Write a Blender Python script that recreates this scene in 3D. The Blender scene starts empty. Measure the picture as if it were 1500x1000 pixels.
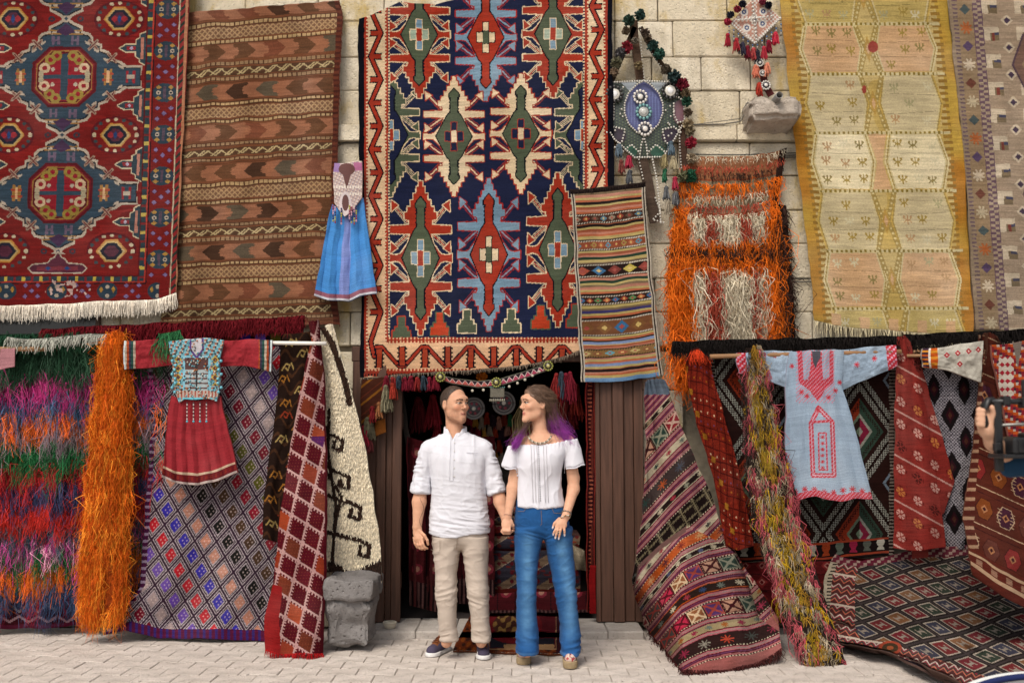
import bpy, math, random
import numpy as np
rng = np.random.default_rng(7)
random.seed(7)
sc = bpy.context.scene
C = sc.collection
# ------------------------------------------------------------ camera, light
F = 1458.0                      # focal length in photo pixels (35 mm on a 36 mm sensor)
TH = math.atan(128 / F)         # camera tipped up about five degrees
CX, CY, CZ = 0.0, -7.7, 1.5
cam_d = bpy.data.cameras.new('camera')
cam_d.sensor_width = 36; cam_d.lens = F / 1500 * 36
cam_d.dof.use_dof = True; cam_d.dof.focus_distance = 6.7; cam_d.dof.aperture_fstop = 2.0
cam_d.clip_start = .05; cam_d.clip_end = 400
cam = bpy.data.objects.new('camera', cam_d); C.objects.link(cam)
cam.location = (CX, CY, CZ); cam.rotation_euler = (math.pi / 2 + TH, 0, 0)
sc.camera = cam
sc.render.resolution_x = 1024; sc.render.resolution_y = 682
w = bpy.data.worlds.new('World'); sc.world = w; w.use_nodes = True
nt = w.node_tree; bg = nt.nodes['Background']
SUN_EL, SUN_ROT = math.radians(50), math.radians(205)
sky = nt.nodes.new('ShaderNodeTexSky'); sky.sky_type = 'NISHITA'; sky.sun_disc = False
sky.sun_elevation = SUN_EL; sky.sun_rotation = SUN_ROT; sky.air_density = 1.0; sky.dust_density = 4.0
hs = nt.nodes.new('ShaderNodeHueSaturation'); hs.inputs['Saturation'].default_value = .30
nt.links.new(sky.outputs[0], hs.inputs['Color']); nt.links.new(hs.outputs[0], bg.inputs[0])
bg.inputs[1].default_value = .095
sd = bpy.data.lights.new('sun', 'SUN'); sd.energy = 1.5; sd.angle = math.radians(24); sd.color = (1, .90, .78)
so = bpy.data.objects.new('sun', sd); C.objects.link(so)
so.rotation_euler = (math.radians(40), 0, math.radians(-25)); so.location = (-3, -8, 8)
sc.view_settings.view_transform = 'Standard'; sc.view_settings.look = 'None'
sc.view_settings.exposure = 0.64; sc.view_settings.gamma = 1; sc.view_settings.use_curve_mapping = False
sc.cycles.max_bounces = 6

# ------------------------------------------------------------ helpers
def c(h):
    v = np.array([int(h[i:i + 2], 16) / 255 for i in (0, 2, 4)])
    return np.where(v <= .04045, v / 12.92, ((v + .055) / 1.055) ** 2.4)
def at(px, py, Y):
    """photo pixel -> point on the vertical plane y = Y"""
    px, py, Y = np.broadcast_arrays(np.asarray(px, float), np.asarray(py, float), np.asarray(Y, float))
    u = (px - 750) / F; v = (500 - py) / F
    t = (Y - CY) / (math.cos(TH) - v * math.sin(TH))
    return np.stack([CX + u * t, Y, CZ + (math.sin(TH) + v * math.cos(TH)) * t], -1)
def gY(py, z=0.0):
    """depth at which a photo row meets the level z"""
    v = (500 - np.asarray(py, float)) / F
    dz = math.sin(TH) + v * math.cos(TH)
    dz = np.minimum(dz, -1e-4)
    return CY + (z - CZ) / dz * (math.cos(TH) - v * math.sin(TH))
def tag(o, label=None, cat=None, group=None, kind=None):
    if label: o['label'] = label
    if cat: o['category'] = cat
    if group: o['group'] = group
    if kind: o['kind'] = kind
    return o
def empty(name, loc=(0, 0, 0), label=None, cat=None, group=None):
    o = bpy.data.objects.new(name, None); C.objects.link(o); o.location = loc; o.empty_display_size = .1
    return tag(o, label, cat, group)
def link(name, me, mat, parent=None):
    o = bpy.data.objects.new(name, me); C.objects.link(o)
    if mat is not None and not me.materials: me.materials.append(mat)
    if parent is not None:
        o.parent = parent
        if parent.type == 'EMPTY':
            q = parent
            off = np.array(q.location, float)
            o.matrix_parent_inverse.translation = tuple(-off)
    return o
def mesh(name, V, Fc, mat, parent=None, col=None, smooth=True, loose=None):
    """V (n,3); Fc array (m,4)/(m,3) or list of such; col per face linear rgb"""
    me = bpy.data.meshes.new(name)
    Fs = Fc if isinstance(Fc, list) and len(Fc) and isinstance(Fc[0], np.ndarray) else [np.asarray(Fc)]
    V = np.asarray(V, np.float32).reshape(-1, 3)
    Fs = [f for f in Fs if len(f)]
    tot = np.concatenate([np.full(len(f), f.shape[1]) for f in Fs]).astype(np.int32)
    idx = np.concatenate([f.ravel() for f in Fs]).astype(np.int32)
    me.vertices.add(len(V)); me.vertices.foreach_set('co', V.ravel())
    me.loops.add(len(idx)); me.loops.foreach_set('vertex_index', idx)
    st = np.concatenate([[0], np.cumsum(tot)[:-1]]).astype(np.int32)
    me.polygons.add(len(tot)); me.polygons.foreach_set('loop_start', st); me.polygons.foreach_set('loop_total', tot)
    me.polygons.foreach_set('use_smooth', np.full(len(tot), smooth))
    if col is not None:
        a = me.attributes.new('dye', 'FLOAT_COLOR', 'FACE')
        cc = np.ones((len(tot), 4), np.float32); col = np.asarray(col); cc[:, :3] = col
        a.data.foreach_set('color', cc.ravel())
    me.update(calc_edges=True); me.validate()
    return link(name, me, mat, parent)

# --- smooth value noise in numpy
def vnoise(P, seed=0):
    """P (...,k) k=2,3 -> -1..1"""
    P = np.asarray(P, float); k = P.shape[-1]
    i = np.floor(P).astype(np.int64); f = P - i; f = f * f * (3 - 2 * f)
    out = 0
    for corner in range(2 ** k):
        wgt = 1.0; h = np.full(P.shape[:-1], seed * 374761 + 1013, np.int64)
        for d in range(k):
            b = (corner >> d) & 1
            wgt = wgt * (f[..., d] if b else 1 - f[..., d])
            h = (h * 1103515245 + (i[..., d] + b) * (12345 + 7919 * d) + 12345) & 0x7fffffff
            h = h ^ (h >> 13)
        h = (h * 1274126177) & 0x7fffffff; h = h ^ (h >> 15)
        out = out + wgt * ((h & 0xffff) / 32767.5 - 1)
    return out
def fbm(P, n=3, seed=0):
    a = 0; s = 1.0
    for k in range(n): a = a + s * vnoise(np.asarray(P) * 2 ** k, seed + k); s *= .5
    return a
def sstep(a, b, x):
    t = np.clip((x - a) / (b - a), 0, 1); return t * t * (3 - 2 * t)

# ------------------------------------------------------------ materials
def new_mat(name):
    m = bpy.data.materials.new(name); m.use_nodes = True
    return m, m.node_tree, m.node_tree.nodes['Principled BSDF']
def plain(name, col, rough=.7, metal=0.0, noise=0.0, nscale=30, bump=0.0, bscale=80, spec=.3, stretch=None, col2=None):
    m, t, b = new_mat(name)
    b.inputs['Base Color'].default_value = (*col, 1); b.inputs['Roughness'].default_value = rough
    b.inputs['Metallic'].default_value = metal; b.inputs['Specular IOR Level'].default_value = spec
    tc = t.nodes.new('ShaderNodeTexCoord'); mp = t.nodes.new('ShaderNodeMapping')
    t.links.new(tc.outputs['Object'], mp.inputs[0])
    if stretch: mp.inputs['Scale'].default_value = stretch
    if noise or col2 is not None:
        n = t.nodes.new('ShaderNodeTexNoise'); n.inputs['Scale'].default_value = nscale; n.inputs['Detail'].default_value = 5
        t.links.new(mp.outputs[0], n.inputs[0])
        r = t.nodes.new('ShaderNodeMapRange'); r.inputs[1].default_value = .3; r.inputs[2].default_value = .7
        t.links.new(n.outputs[0], r.inputs[0])
        mx = t.nodes.new('ShaderNodeMix'); mx.data_type = 'RGBA'
        mx.inputs[6].default_value = (*(np.array(col) * (1 - noise)), 1)
        mx.inputs[7].default_value = (*(np.array(col if col2 is None else col2) * (1 + noise * .6)), 1)
        t.links.new(r.outputs[0], mx.inputs[0]); t.links.new(mx.outputs[2], b.inputs['Base Color'])
    if bump:
        n2 = t.nodes.new('ShaderNodeTexNoise'); n2.inputs['Scale'].default_value = bscale; n2.inputs['Detail'].default_value = 4
        t.links.new(mp.outputs[0], n2.inputs[0])
        bp = t.nodes.new('ShaderNodeBump'); bp.inputs['Strength'].default_value = bump; bp.inputs['Distance'].default_value = .004
        t.links.new(n2.outputs[0], bp.inputs['Height']); t.links.new(bp.outputs[0], b.inputs['Normal'])
    return m
def dyed(name, rough=.92, wear=.14, weave=.5, ribs=170, gain=1.0, spec=.06, sheen=.0, fine=320):
    """woven cloth: colours come from the 'dye' attribute of each knot; noise gives abrash and wear"""
    m, t, b = new_mat(name)
    a = t.nodes.new('ShaderNodeAttribute'); a.attribute_name = 'dye'
    tc = t.nodes.new('ShaderNodeTexCoord')
    mp = t.nodes.new('ShaderNodeMapping'); mp.inputs['Scale'].default_value = (6, 6, 55)
    t.links.new(tc.outputs['Object'], mp.inputs[0])
    n = t.nodes.new('ShaderNodeTexNoise'); n.inputs['Scale'].default_value = 1.0; n.inputs['Detail'].default_value = 6
    t.links.new(mp.outputs[0], n.inputs[0])
    r = t.nodes.new('ShaderNodeMapRange'); r.inputs[1].default_value = .25; r.inputs[2].default_value = .75
    r.inputs[3].default_value = gain * (1 - wear); r.inputs[4].default_value = gain * (1 + wear)
    t.links.new(n.outputs[0], r.inputs[0])
    vm = t.nodes.new('ShaderNodeVectorMath'); vm.operation = 'SCALE'
    t.links.new(a.outputs['Color'], vm.inputs[0]); t.links.new(r.outputs[0], vm.inputs['Scale'])
    t.links.new(vm.outputs[0], b.inputs['Base Color'])
    b.inputs['Roughness'].default_value = rough; b.inputs['Specular IOR Level'].default_value = spec
    b.inputs['Sheen Weight'].default_value = sheen; b.inputs['Sheen Roughness'].default_value = .5
    if weave:
        n2 = t.nodes.new('ShaderNodeTexNoise'); n2.inputs['Scale'].default_value = fine; n2.inputs['Detail'].default_value = 2
        t.links.new(tc.outputs['Object'], n2.inputs[0])
        wv = t.nodes.new('ShaderNodeTexWave'); wv.bands_direction = 'Z'; wv.inputs['Scale'].default_value = ribs / 3.0
        wv.inputs['Distortion'].default_value = 1.5; t.links.new(tc.outputs['Object'], wv.inputs[0])
        ad = t.nodes.new('ShaderNodeMath'); ad.operation = 'ADD'
        t.links.new(n2.outputs[0], ad.inputs[0]); t.links.new(wv.outputs[0], ad.inputs[1])
        bp = t.nodes.new('ShaderNodeBump'); bp.inputs['Strength'].default_value = weave; bp.inputs['Distance'].default_value = .003
        t.links.new(ad.outputs[0], bp.inputs['Height']); t.links.new(bp.outputs[0], b.inputs['Normal'])
    return m
M_KILIM = dyed('woven_wool', gain=.78, wear=.2, weave=.7)
M_PILE = dyed('wool_pile', weave=.8, wear=.24, sheen=.05, gain=.8)
M_YARN = dyed('yarn', weave=0, wear=.15, sheen=.0, spec=.03, rough=1.0, gain=1.3)
M_COTTON = dyed('cotton', weave=.25, wear=.05, sheen=.03, gain=.95, ribs=400, fine=500)
M_BEAD = dyed('glass_beads', weave=0, wear=.04, rough=.3, spec=.5, sheen=0, gain=.95)

# ------------------------------------------------------------ boxes, tubes, lathes
def boxmesh(sx, sy, sz, bevel=0.0, jitter=0.0, seed=0, seg=1):
    import bmesh
    bm = bmesh.new(); bmesh.ops.create_cube(bm, size=1)
    for v in bm.verts: v.co = (v.co.x * sx, v.co.y * sy, v.co.z * sz)
    if bevel: bmesh.ops.bevel(bm, geom=bm.edges[:], offset=bevel, segments=seg, affect='EDGES', profile=.6)
    if jitter:
        r = random.Random(seed)
        for v in bm.verts: v.co += __import__('mathutils').Vector((r.uniform(-1, 1), r.uniform(-1, 1), r.uniform(-1, 1))) * jitter
    me = bpy.data.meshes.new('box'); bm.to_mesh(me); bm.free(); return me
def box(name, lo, hi, mat, parent=None, bevel=0.004, jitter=0.0, seed=0):
    lo = np.array(lo, float); hi = np.array(hi, float)
    me = boxmesh(*(hi - lo), bevel, jitter, seed); me.transform(__import__('mathutils').Matrix.Translation((lo + hi) / 2))
    me.name = name
    return link(name, me, mat, parent)
def tube(name, pts, r, mat, parent=None, n=8, col=None, caps=True):
    V, Fq = tube_geo(pts, r, n, caps)
    cc = None if col is None else np.repeat(np.array(col)[None], sum(len(f) for f in Fq), 0)
    return mesh(name, V, Fq, mat, parent, cc)
def tube_geo(pts, r, n=8, caps=True):
    P = np.asarray(pts, float); k = len(P); r = np.broadcast_to(np.asarray(r, float), (k,))
    T = np.gradient(P, axis=0); T /= np.linalg.norm(T, axis=1)[:, None] + 1e-9
    ref = np.array([0, 0, 1.0]) if abs(T[:, 2]).mean() < .8 else np.array([1.0, 0, 0])
    A = np.cross(T, ref); A /= np.linalg.norm(A, axis=1)[:, None] + 1e-9
    B = np.cross(T, A)
    th = np.arange(n) / n * 2 * np.pi
    V = P[:, None] + r[:, None, None] * (np.cos(th)[None, :, None] * A[:, None] + np.sin(th)[None, :, None] * B[:, None])
    V = V.reshape(-1, 3)
    i = np.arange(k - 1)[:, None] * n; j = np.arange(n)[None]; j2 = (j + 1) % n
    Q = np.stack([i + j, i + j2, i + n + j2, i + n + j], -1).reshape(-1, 4)
    out = [Q]
    if caps:
        V = np.vstack([V, P[0], P[-1]]); a = len(V) - 2; b = a + 1; jj = np.arange(n); e = (k - 1) * n
        out.append(np.vstack([np.stack([np.full(n, a), (jj + 1) % n, jj], -1), np.stack([np.full(n, b), e + jj, e + (jj + 1) % n], -1)]))
    return V, out
def ball_geo(cn, rx, ry, rz, nu=8, nv=5):
    th = np.arange(nu) / nu * 2 * np.pi; ph = (np.arange(nv + 1) / nv - .5) * np.pi
    V = np.stack([np.outer(np.cos(ph), np.cos(th)) * rx, np.outer(np.cos(ph), np.sin(th)) * ry, np.outer(np.sin(ph), np.ones(nu)) * rz], -1).reshape(-1, 3) + np.array(cn)
    i = np.arange(nv)[:, None] * nu; j = np.arange(nu)[None]; j2 = (j + 1) % nu
    return V, np.stack([i + j, i + j2, i + nu + j2, i + nu + j], -1).reshape(-1, 4)
class Geo:
    """collects coloured pieces of ONE part"""
    def __init__(s): s.V = []; s.F = []; s.c = []; s.n = 0
    def add(s, V, Fs, col):
        if not isinstance(Fs, list): Fs = [Fs]
        for f in Fs:
            s.F.append(np.asarray(f) + s.n); s.c.append(np.repeat(np.array(col, float)[None], len(f), 0))
        s.V.append(V); s.n += len(V)
    def ball(s, cn, r, col, ry=None, rz=None, nu=6, nv=4):
        s.add(*ball_geo(cn, r, r if ry is None else ry, r if rz is None else rz, nu, nv), col)
    def tube(s, pts, r, col, n=6): s.add(*tube_geo(pts, r, n), col)
    def build(s, name, mat, parent=None):
        q = [(f, k) for f, k in zip(s.F, s.c) if f.shape[1] == 4]; t = [(f, k) for f, k in zip(s.F, s.c) if f.shape[1] == 3]
        Fs = []; cc = []
        for grp in (q, t):
            if grp: Fs.append(np.vstack([g[0] for g in grp])); cc.append(np.vstack([g[1] for g in grp]))
        return mesh(name, np.vstack(s.V), Fs, mat, parent, np.vstack(cc))

# ------------------------------------------------------------ yarn strands (fringes, shag, tassels, hair)
def strand_geo(P, D, Ln, r, seg=3, curl=.25, grav=.4, tip=.35, cwave=2.0):
    P = np.asarray(P, float); N = len(P); D = np.broadcast_to(np.asarray(D, float), (N, 3)).copy()
    D /= np.linalg.norm(D, axis=1)[:, None]; Ln = np.broadcast_to(np.asarray(Ln, float), (N,)); r = np.broadcast_to(np.asarray(r, float), (N,))
    s = np.linspace(0, 1, seg + 1)
    ph = rng.uniform(0, 6.28, (N, 3)); am = rng.normal(0, 1, (N, 3)) * curl
    path = P[:, None] + Ln[:, None, None] * (s[None, :, None] * D[:, None] + (s ** 2)[None, :, None] * np.array([0, 0, -grav])
            + am[:, None] * (np.sin(ph[:, None] + s[None, :, None] * cwave * np.pi) - np.sin(ph)[:, None]) * .35)
    T = np.gradient(path, axis=1); T /= np.linalg.norm(T, axis=2)[..., None] + 1e-9
    ref = rng.normal(0, 1, (N, 1, 3)); A = np.cross(T, ref); A /= np.linalg.norm(A, axis=2)[..., None] + 1e-9; B = np.cross(T, A)
    rr = r[:, None] * (1 - (1 - tip) * s[None])
    th = np.arange(3) / 3 * 2 * np.pi
    V = path[:, :, None] + rr[..., None, None] * (np.cos(th)[None, None, :, None] * A[:, :, None] + np.sin(th)[None, None, :, None] * B[:, :, None])
    base = (np.arange(N) * (seg + 1) * 3)[:, None, None]; k = (np.arange(seg) * 3)[None, :, None]; j = np.arange(3)[None, None]; j2 = (j + 1) % 3
    Q = np.stack([base + k + j, base + k + j2, base + k + 3 + j2, base + k + 3 + j], -1).reshape(-1, 4)
    return V.reshape(-1, 3), Q
def strands(name, P, D, Ln, r, col, parent=None, mat=None, seg=3, var=.18, kind='stuff', **kw):
    V, Q = strand_geo(P, D, Ln, r, seg, **kw)
    N = len(P); col = np.broadcast_to(np.asarray(col, float), (N, 3)) * np.clip(1 + rng.normal(0, var, (N, 1)), .4, 1.8)
    o = mesh(name, V, Q, mat or M_YARN, parent, np.repeat(col, seg * 3, 0))
    if kind: o['kind'] = kind
    return o

# ------------------------------------------------------------ cloth sheets
def polyc(pts, t):
    P = np.asarray(pts, float); d = np.r_[0, np.cumsum(np.hypot(*np.diff(P, axis=0).T))]; d /= d[-1]
    # smooth a little: catmull through a dense resample
    return np.stack([np.interp(t, d, P[:, 0]), np.interp(t, d, P[:, 1])], -1)
def coons(T, B, L, R, u, v):
    T = list(T); B = list(B); L = [T[0]] + list(L) + [B[0]]; R = [T[-1]] + list(R) + [B[-1]]
    t = polyc(T, u)[None]; b = polyc(B, u)[None]; l = polyc(L, v)[:, None]; r = polyc(R, v)[:, None]
    U = u[None, :, None]; W = v[:, None, None]
    P00, P10, P01, P11 = (np.array(q, float) for q in (T[0], T[-1], B[0], B[-1]))
    return (1 - W) * t + W * b + (1 - U) * l + U * r - ((1 - U) * (1 - W) * P00 + U * (1 - W) * P10 + (1 - U) * W * P01 + U * W * P11)
class Cv:
    def __init__(s, X, Y, u, v, base):
        s.X = X; s.Y = Y; s.u = u; s.v = v; s.X0 = X; s.Y0 = Y
        s.a = np.empty(X.shape + (3,)); s.a[:] = base
    def set(s, X, Y): s.X, s.Y = np.broadcast_arrays(X, Y)
    def reset(s): s.X, s.Y = s.X0, s.Y0
    def fill(s, m, col):
        s.a[m] = col
    def rect(s, x0, y0, x1, y1, col): s.fill((s.X >= x0) & (s.X < x1) & (s.Y >= y0) & (s.Y < y1), col)
    def _in(s, pts, pad=0):
        P = np.asarray(pts, float); lo = P.min(0) - pad; hi = P.max(0) + pad
        i = np.nonzero((s.X >= lo[0]) & (s.X <= hi[0]) & (s.Y >= lo[1]) & (s.Y <= hi[1])); return P, i
    def poly(s, pts, col, edge=None, ew=1.5):
        if edge is not None: s.line(list(pts) + [pts[0]], ew * 2, edge)
        P, i = s._in(pts); x = s.X[i]; y = s.Y[i]; ins = np.zeros(len(x), bool)
        for (x0, y0), (x1, y1) in zip(P, np.roll(P, -1, 0)):
            if y0 == y1: continue
            k = ((y0 > y) != (y1 > y)) & (x < (x1 - x0) * (y - y0) / (y1 - y0) + x0); ins ^= k
        s.a[i[0][ins], i[1][ins]] = col
    def line(s, pts, w, col):
        P, i = s._in(pts, w); x = s.X[i]; y = s.Y[i]; d = np.full(len(x), 1e9)
        for (x0, y0), (x1, y1) in zip(P[:-1], P[1:]):
            L2 = (x1 - x0) ** 2 + (y1 - y0) ** 2 + 1e-9
            t = np.clip(((x - x0) * (x1 - x0) + (y - y0) * (y1 - y0)) / L2, 0, 1)
            d = np.minimum(d, np.hypot(x - x0 - t * (x1 - x0), y - y0 - t * (y1 - y0)))
        k = d < w / 2; s.a[i[0][k], i[1][k]] = col
    def ell(s, cx, cy, rx, ry, col, inner=0):
        d = np.hypot((s.X - cx) / rx, (s.Y - cy) / ry); s.fill((d <= 1) & (d >= inner), col)
    def dia(s, cx, cy, rx, ry, col, inner=0):
        d = abs(s.X - cx) / rx + abs(s.Y - cy) / ry; s.fill((d <= 1) & (d >= inner), col)
    def star(s, cx, cy, r, col, w=None):
        w = w or max(1.2, r * .33)
        for a in range(4):
            dx, dy = r * math.cos(a * math.pi / 4 + .39), r * math.sin(a * math.pi / 4 + .39)
            s.line([(cx - dx, cy - dy), (cx + dx, cy + dy)], w, col)
def cloth(name, T, B, L=(), R=(), depth=-.1, draw=None, base='808080', res=.78, thick=.007, mat=None, parent=None,
          wob=1.3, seed=1, knot=.07, weft=.05, back=None, fade=1.0, boff=None, bstep=6):
    w_ = max(np.hypot(*np.diff(np.array(q, float), axis=0).T).sum() for q in (T, B))
    h_ = max(np.hypot(*np.diff(np.array([T[k]] + list(q) + [B[k]], float), axis=0).T).sum() for k, q in ((0, L), (-1, R)))
    nx = max(4, int(w_ * res)); ny = max(4, int(h_ * res))
    u = np.linspace(0, 1, nx + 1); v = np.linspace(0, 1, ny + 1)
    P = coons(T, B, L, R, u, v)
    U, W = np.meshgrid(u, v)
    q = np.stack([U * w_ / 28, W * h_ / 28], -1)
    if wob: P = P + wob * np.stack([fbm(q, 2, seed + 31), fbm(q, 2, seed + 57)], -1)
    D = depth(U, W, P[..., 0], P[..., 1]) if callable(depth) else np.full(U.shape, float(depth))
    G = at(P[..., 0], P[..., 1], D)
    V = G.reshape(-1, 3)
    idx = np.arange((nx + 1) * (ny + 1)).reshape(ny + 1, nx + 1)
    Q = np.stack([idx[:-1, :-1], idx[1:, :-1], idx[1:, 1:], idx[:-1, 1:]], -1).reshape(-1, 4)
    Pc = (P[:-1, :-1] + P[1:, :-1] + P[1:, 1:] + P[:-1, 1:]) / 4
    uc = (u[:-1] + u[1:]) / 2; vc = (v[:-1] + v[1:]) / 2
    cv = Cv(Pc[..., 0], Pc[..., 1], *np.meshgrid(uc, vc), c(base) if isinstance(base, str) else base)
    if draw: draw(cv)
    a = cv.a * (1 + rng.normal(0, knot, cv.a.shape[:2] + (1,))) * (1 + rng.normal(0, weft, (ny, 1, 1)))
    if fade:                              # abrash: bands and patches where the dye has faded, grime in others
        pat = fbm(np.stack([cv.u * w_ / 70, cv.v * h_ / 60], -1), 4, seed + 5)[..., None]; bnd = vnoise(np.stack([cv.v * h_ / 14 + seed, 0 * cv.v + .3 * cv.u], -1), seed + 8)[..., None]
        a = a * (1 + fade * (.13 * pat + .07 * bnd)); gl = a.mean(-1, keepdims=True); a = a + (gl * np.array([1.06, 1.0, .9]) - a) * np.clip(.14 * fade * (pat + .3), 0, .4)
    a = np.clip(a, .001, 1) ** 1.10 * 1.12        # tone-curve contrast put into the dye colours: darker darks, more saturated
    cols = [np.clip(a, .002, .92).reshape(-1, 3)]
    # rim and back
    bi = np.r_[idx[0, :], idx[1:, -1], idx[-1, -2::-1], idx[-2:0:-1, 0]]
    boff = np.array([0, thick, 0] if boff is None else boff, float)
    m0 = len(V); rim = V[bi] + boff; n = len(bi); k = np.arange(n); k2 = (k + 1) % n
    R4 = np.stack([bi[k], bi[k2], m0 + k2, m0 + k], -1)
    flat = a.reshape(-1, 3); mean = flat.mean(0) * .8 if back is None else c(back)
    st = bstep; gy = np.unique(np.r_[np.arange(0, ny + 1, st), ny]); gx = np.unique(np.r_[np.arange(0, nx + 1, st), nx])
    Vb = G[np.ix_(gy, gx)].reshape(-1, 3) + boff; m1 = m0 + n
    ib = m1 + np.arange(len(gy) * len(gx)).reshape(len(gy), len(gx))
    Qb = np.stack([ib[:-1, :-1], ib[:-1, 1:], ib[1:, 1:], ib[1:, :-1]], -1).reshape(-1, 4)
    cols += [np.repeat(mean[None], n + len(Qb), 0)]
    o = mesh(name, np.vstack([V, rim, Vb]), np.vstack([Q, R4, Qb]), mat or M_KILIM, parent, np.vstack(cols))
    o['_g'] = 0; del o['_g']
    cloth.last = (G, u, v, P)
    return o
def folds(Y0, Y1=None, amp=.012, nf=4, seed=0, lean=0.0, noise=.012, groundrow=None, ease=1.0):
    """hanging sheet: vertical folds that grow downwards plus soft unevenness"""
    def f(u, v, X, Y):
        y1 = Y0 if Y1 is None else Y1
        b = Y0 + (y1 - Y0) * v ** ease
        ph = seed * 1.7; 
        b = b + 1.5 * amp * np.sin(u * nf * 6.283 + ph + 1.3 * vnoise(np.stack([v * 2.2 + seed, u * 0 + 3], -1), seed)) * (.35 + .65 * v)
        b = b + 1.6 * noise * fbm(np.stack([u * 3.1 + seed, v * 4.3], -1), 3, seed)
        return b
    return f
def edge_strands(o_last, which, n, ln, r, col, parent, name='fringe', jit=.25, drop=0.0, mat=None, spread=.18, **kw):
    """fringe along one edge ('top','bottom','left','right') of the last cloth"""
    G, u, v, P = o_last
    e = {'bottom': G[-1], 'top': G[0], 'left': G[:, 0], 'right': G[:, -1]}[which]
    t = np.linspace(0, len(e) - 1, n); i = np.clip(t.astype(int), 0, len(e) - 2); f = (t - i)[:, None]
    p = e[i] * (1 - f) + e[i + 1] * f
    d = np.stack([rng.normal(0, spread, n), rng.normal(-.08, spread * .6, n), -np.ones(n)], -1)
    return strands(name, p + [0, -.002, drop], d, ln * (1 + rng.normal(0, jit, n)).clip(.3, 2), r, col, parent, mat, **kw)
# ============================================================ the setting
def stone_mat(name, a, b_, stain, pit=.5):
    m, t, b = new_mat(name)
    tc = t.nodes.new('ShaderNodeTexCoord'); oi = t.nodes.new('ShaderNodeObjectInfo')
    def noise(scale, det=6, rough=.6, st=None):
        n = t.nodes.new('ShaderNodeTexNoise'); n.inputs['Scale'].default_value = scale; n.inputs['Detail'].default_value = det; n.inputs['Roughness'].default_value = rough
        if st:
            mp = t.nodes.new('ShaderNodeMapping'); mp.inputs['Scale'].default_value = st; t.links.new(tc.outputs['Object'], mp.inputs[0]); t.links.new(mp.outputs[0], n.inputs[0])
        else: t.links.new(tc.outputs['Object'], n.inputs[0])
        return n
    def ramp(n, lo, hi):
        r = t.nodes.new('ShaderNodeMapRange'); r.inputs[1].default_value = lo; r.inputs[2].default_value = hi; t.links.new(n.outputs[0], r.inputs[0]); return r
    def mix(f, A, B):
        x = t.nodes.new('ShaderNodeMix'); x.data_type = 'RGBA'; t.links.new(f, x.inputs[0])
        for k, s in ((6, A), (7, B)):
            if hasattr(s, 'is_linked'): t.links.new(s, x.inputs[k])
            else: x.inputs[k].default_value = (*s, 1)
        return x.outputs[2]
    base = mix(oi.outputs['Random'], a, b_)
    base = mix(ramp(noise(9), .3, .75).outputs[0], base, tuple(np.array(b_) * .78))
    base = mix(ramp(noise(3.2, 5, .65, (1, 1, .55)), .52, .66).outputs[0], base, stain)
    base = mix(ramp(noise(1.7, 6, .7, (2.2, 2.2, .5)), .55, .75).outputs[0], base, tuple(np.array(b_) * .6))
    base = mix(ramp(noise(55, 4), .59, .68).outputs[0], base, tuple(np.array(a) * .45))
    t.links.new(base, b.inputs['Base Color']); b.inputs['Roughness'].default_value = .95; b.inputs['Specular IOR Level'].default_value = .15
    n1 = noise(48, 6, .7); vo = t.nodes.new('ShaderNodeTexVoronoi'); vo.inputs['Scale'].default_value = 34; t.links.new(tc.outputs['Object'], vo.inputs[0])
    r1 = t.nodes.new('ShaderNodeMapRange'); r1.inputs[1].default_value = .05; r1.inputs[2].default_value = .32; t.links.new(vo.outputs['Distance'], r1.inputs[0])
    ad = t.nodes.new('ShaderNodeMath'); ad.operation = 'MULTIPLY_ADD'; ad.inputs[1].default_value = pit
    t.links.new(r1.outputs[0], ad.inputs[0]); t.links.new(n1.outputs[0], ad.inputs[2])
    bp = t.nodes.new('ShaderNodeBump'); bp.inputs['Strength'].default_value = .8; bp.inputs['Distance'].default_value = .014
    t.links.new(ad.outputs[0], bp.inputs['Height']); t.links.new(bp.outputs[0], b.inputs['Normal'])
    return m
M_LIME = stone_mat('limestone', c('e6dcc8'), c('d3c6ac'), c('b7a06a'))
M_CORE = plain('mortar', c('8d8371'), .95, noise=.25, nscale=20, bump=.5)
M_PAVER = stone_mat('paver_concrete', c('d9cec4'), c('cbc0b6'), c('b8ada2'), .15)
M_SAND = plain('joint_sand', c('b4a99e'), .95, noise=.2, nscale=40, bump=.4, bscale=200)
M_KERB = stone_mat('kerb_stone', c('c2bab2'), c('b0a8a0'), c('9a928a'), .2)
M_BASALT = stone_mat('basalt', c('8a8684'), c('7a7674'), c('5f5b59'), 1.0)
M_WOOD = plain('brown_painted_wood', c('543a2e'), .55, noise=.35, nscale=4, bump=.35, bscale=30, stretch=(12, 12, .7), spec=.3)
M_ROD = plain('pale_wood', c('8d6a4a'), .6, noise=.25, nscale=6, stretch=(1, 10, 10))
M_WHITE = plain('white_paint', c('dcd8d0'), .5, noise=.05)
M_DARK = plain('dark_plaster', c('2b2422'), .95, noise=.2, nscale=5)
M_STEEL = plain('grey_steel', c('8a8884'), .4, metal=.7, noise=.1)
M_BLACK = plain('black_plastic', c('18181a'), .4, noise=.1, spec=.5)
M_CABLE = plain('cable_grey', c('5b5852'), .6)

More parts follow.
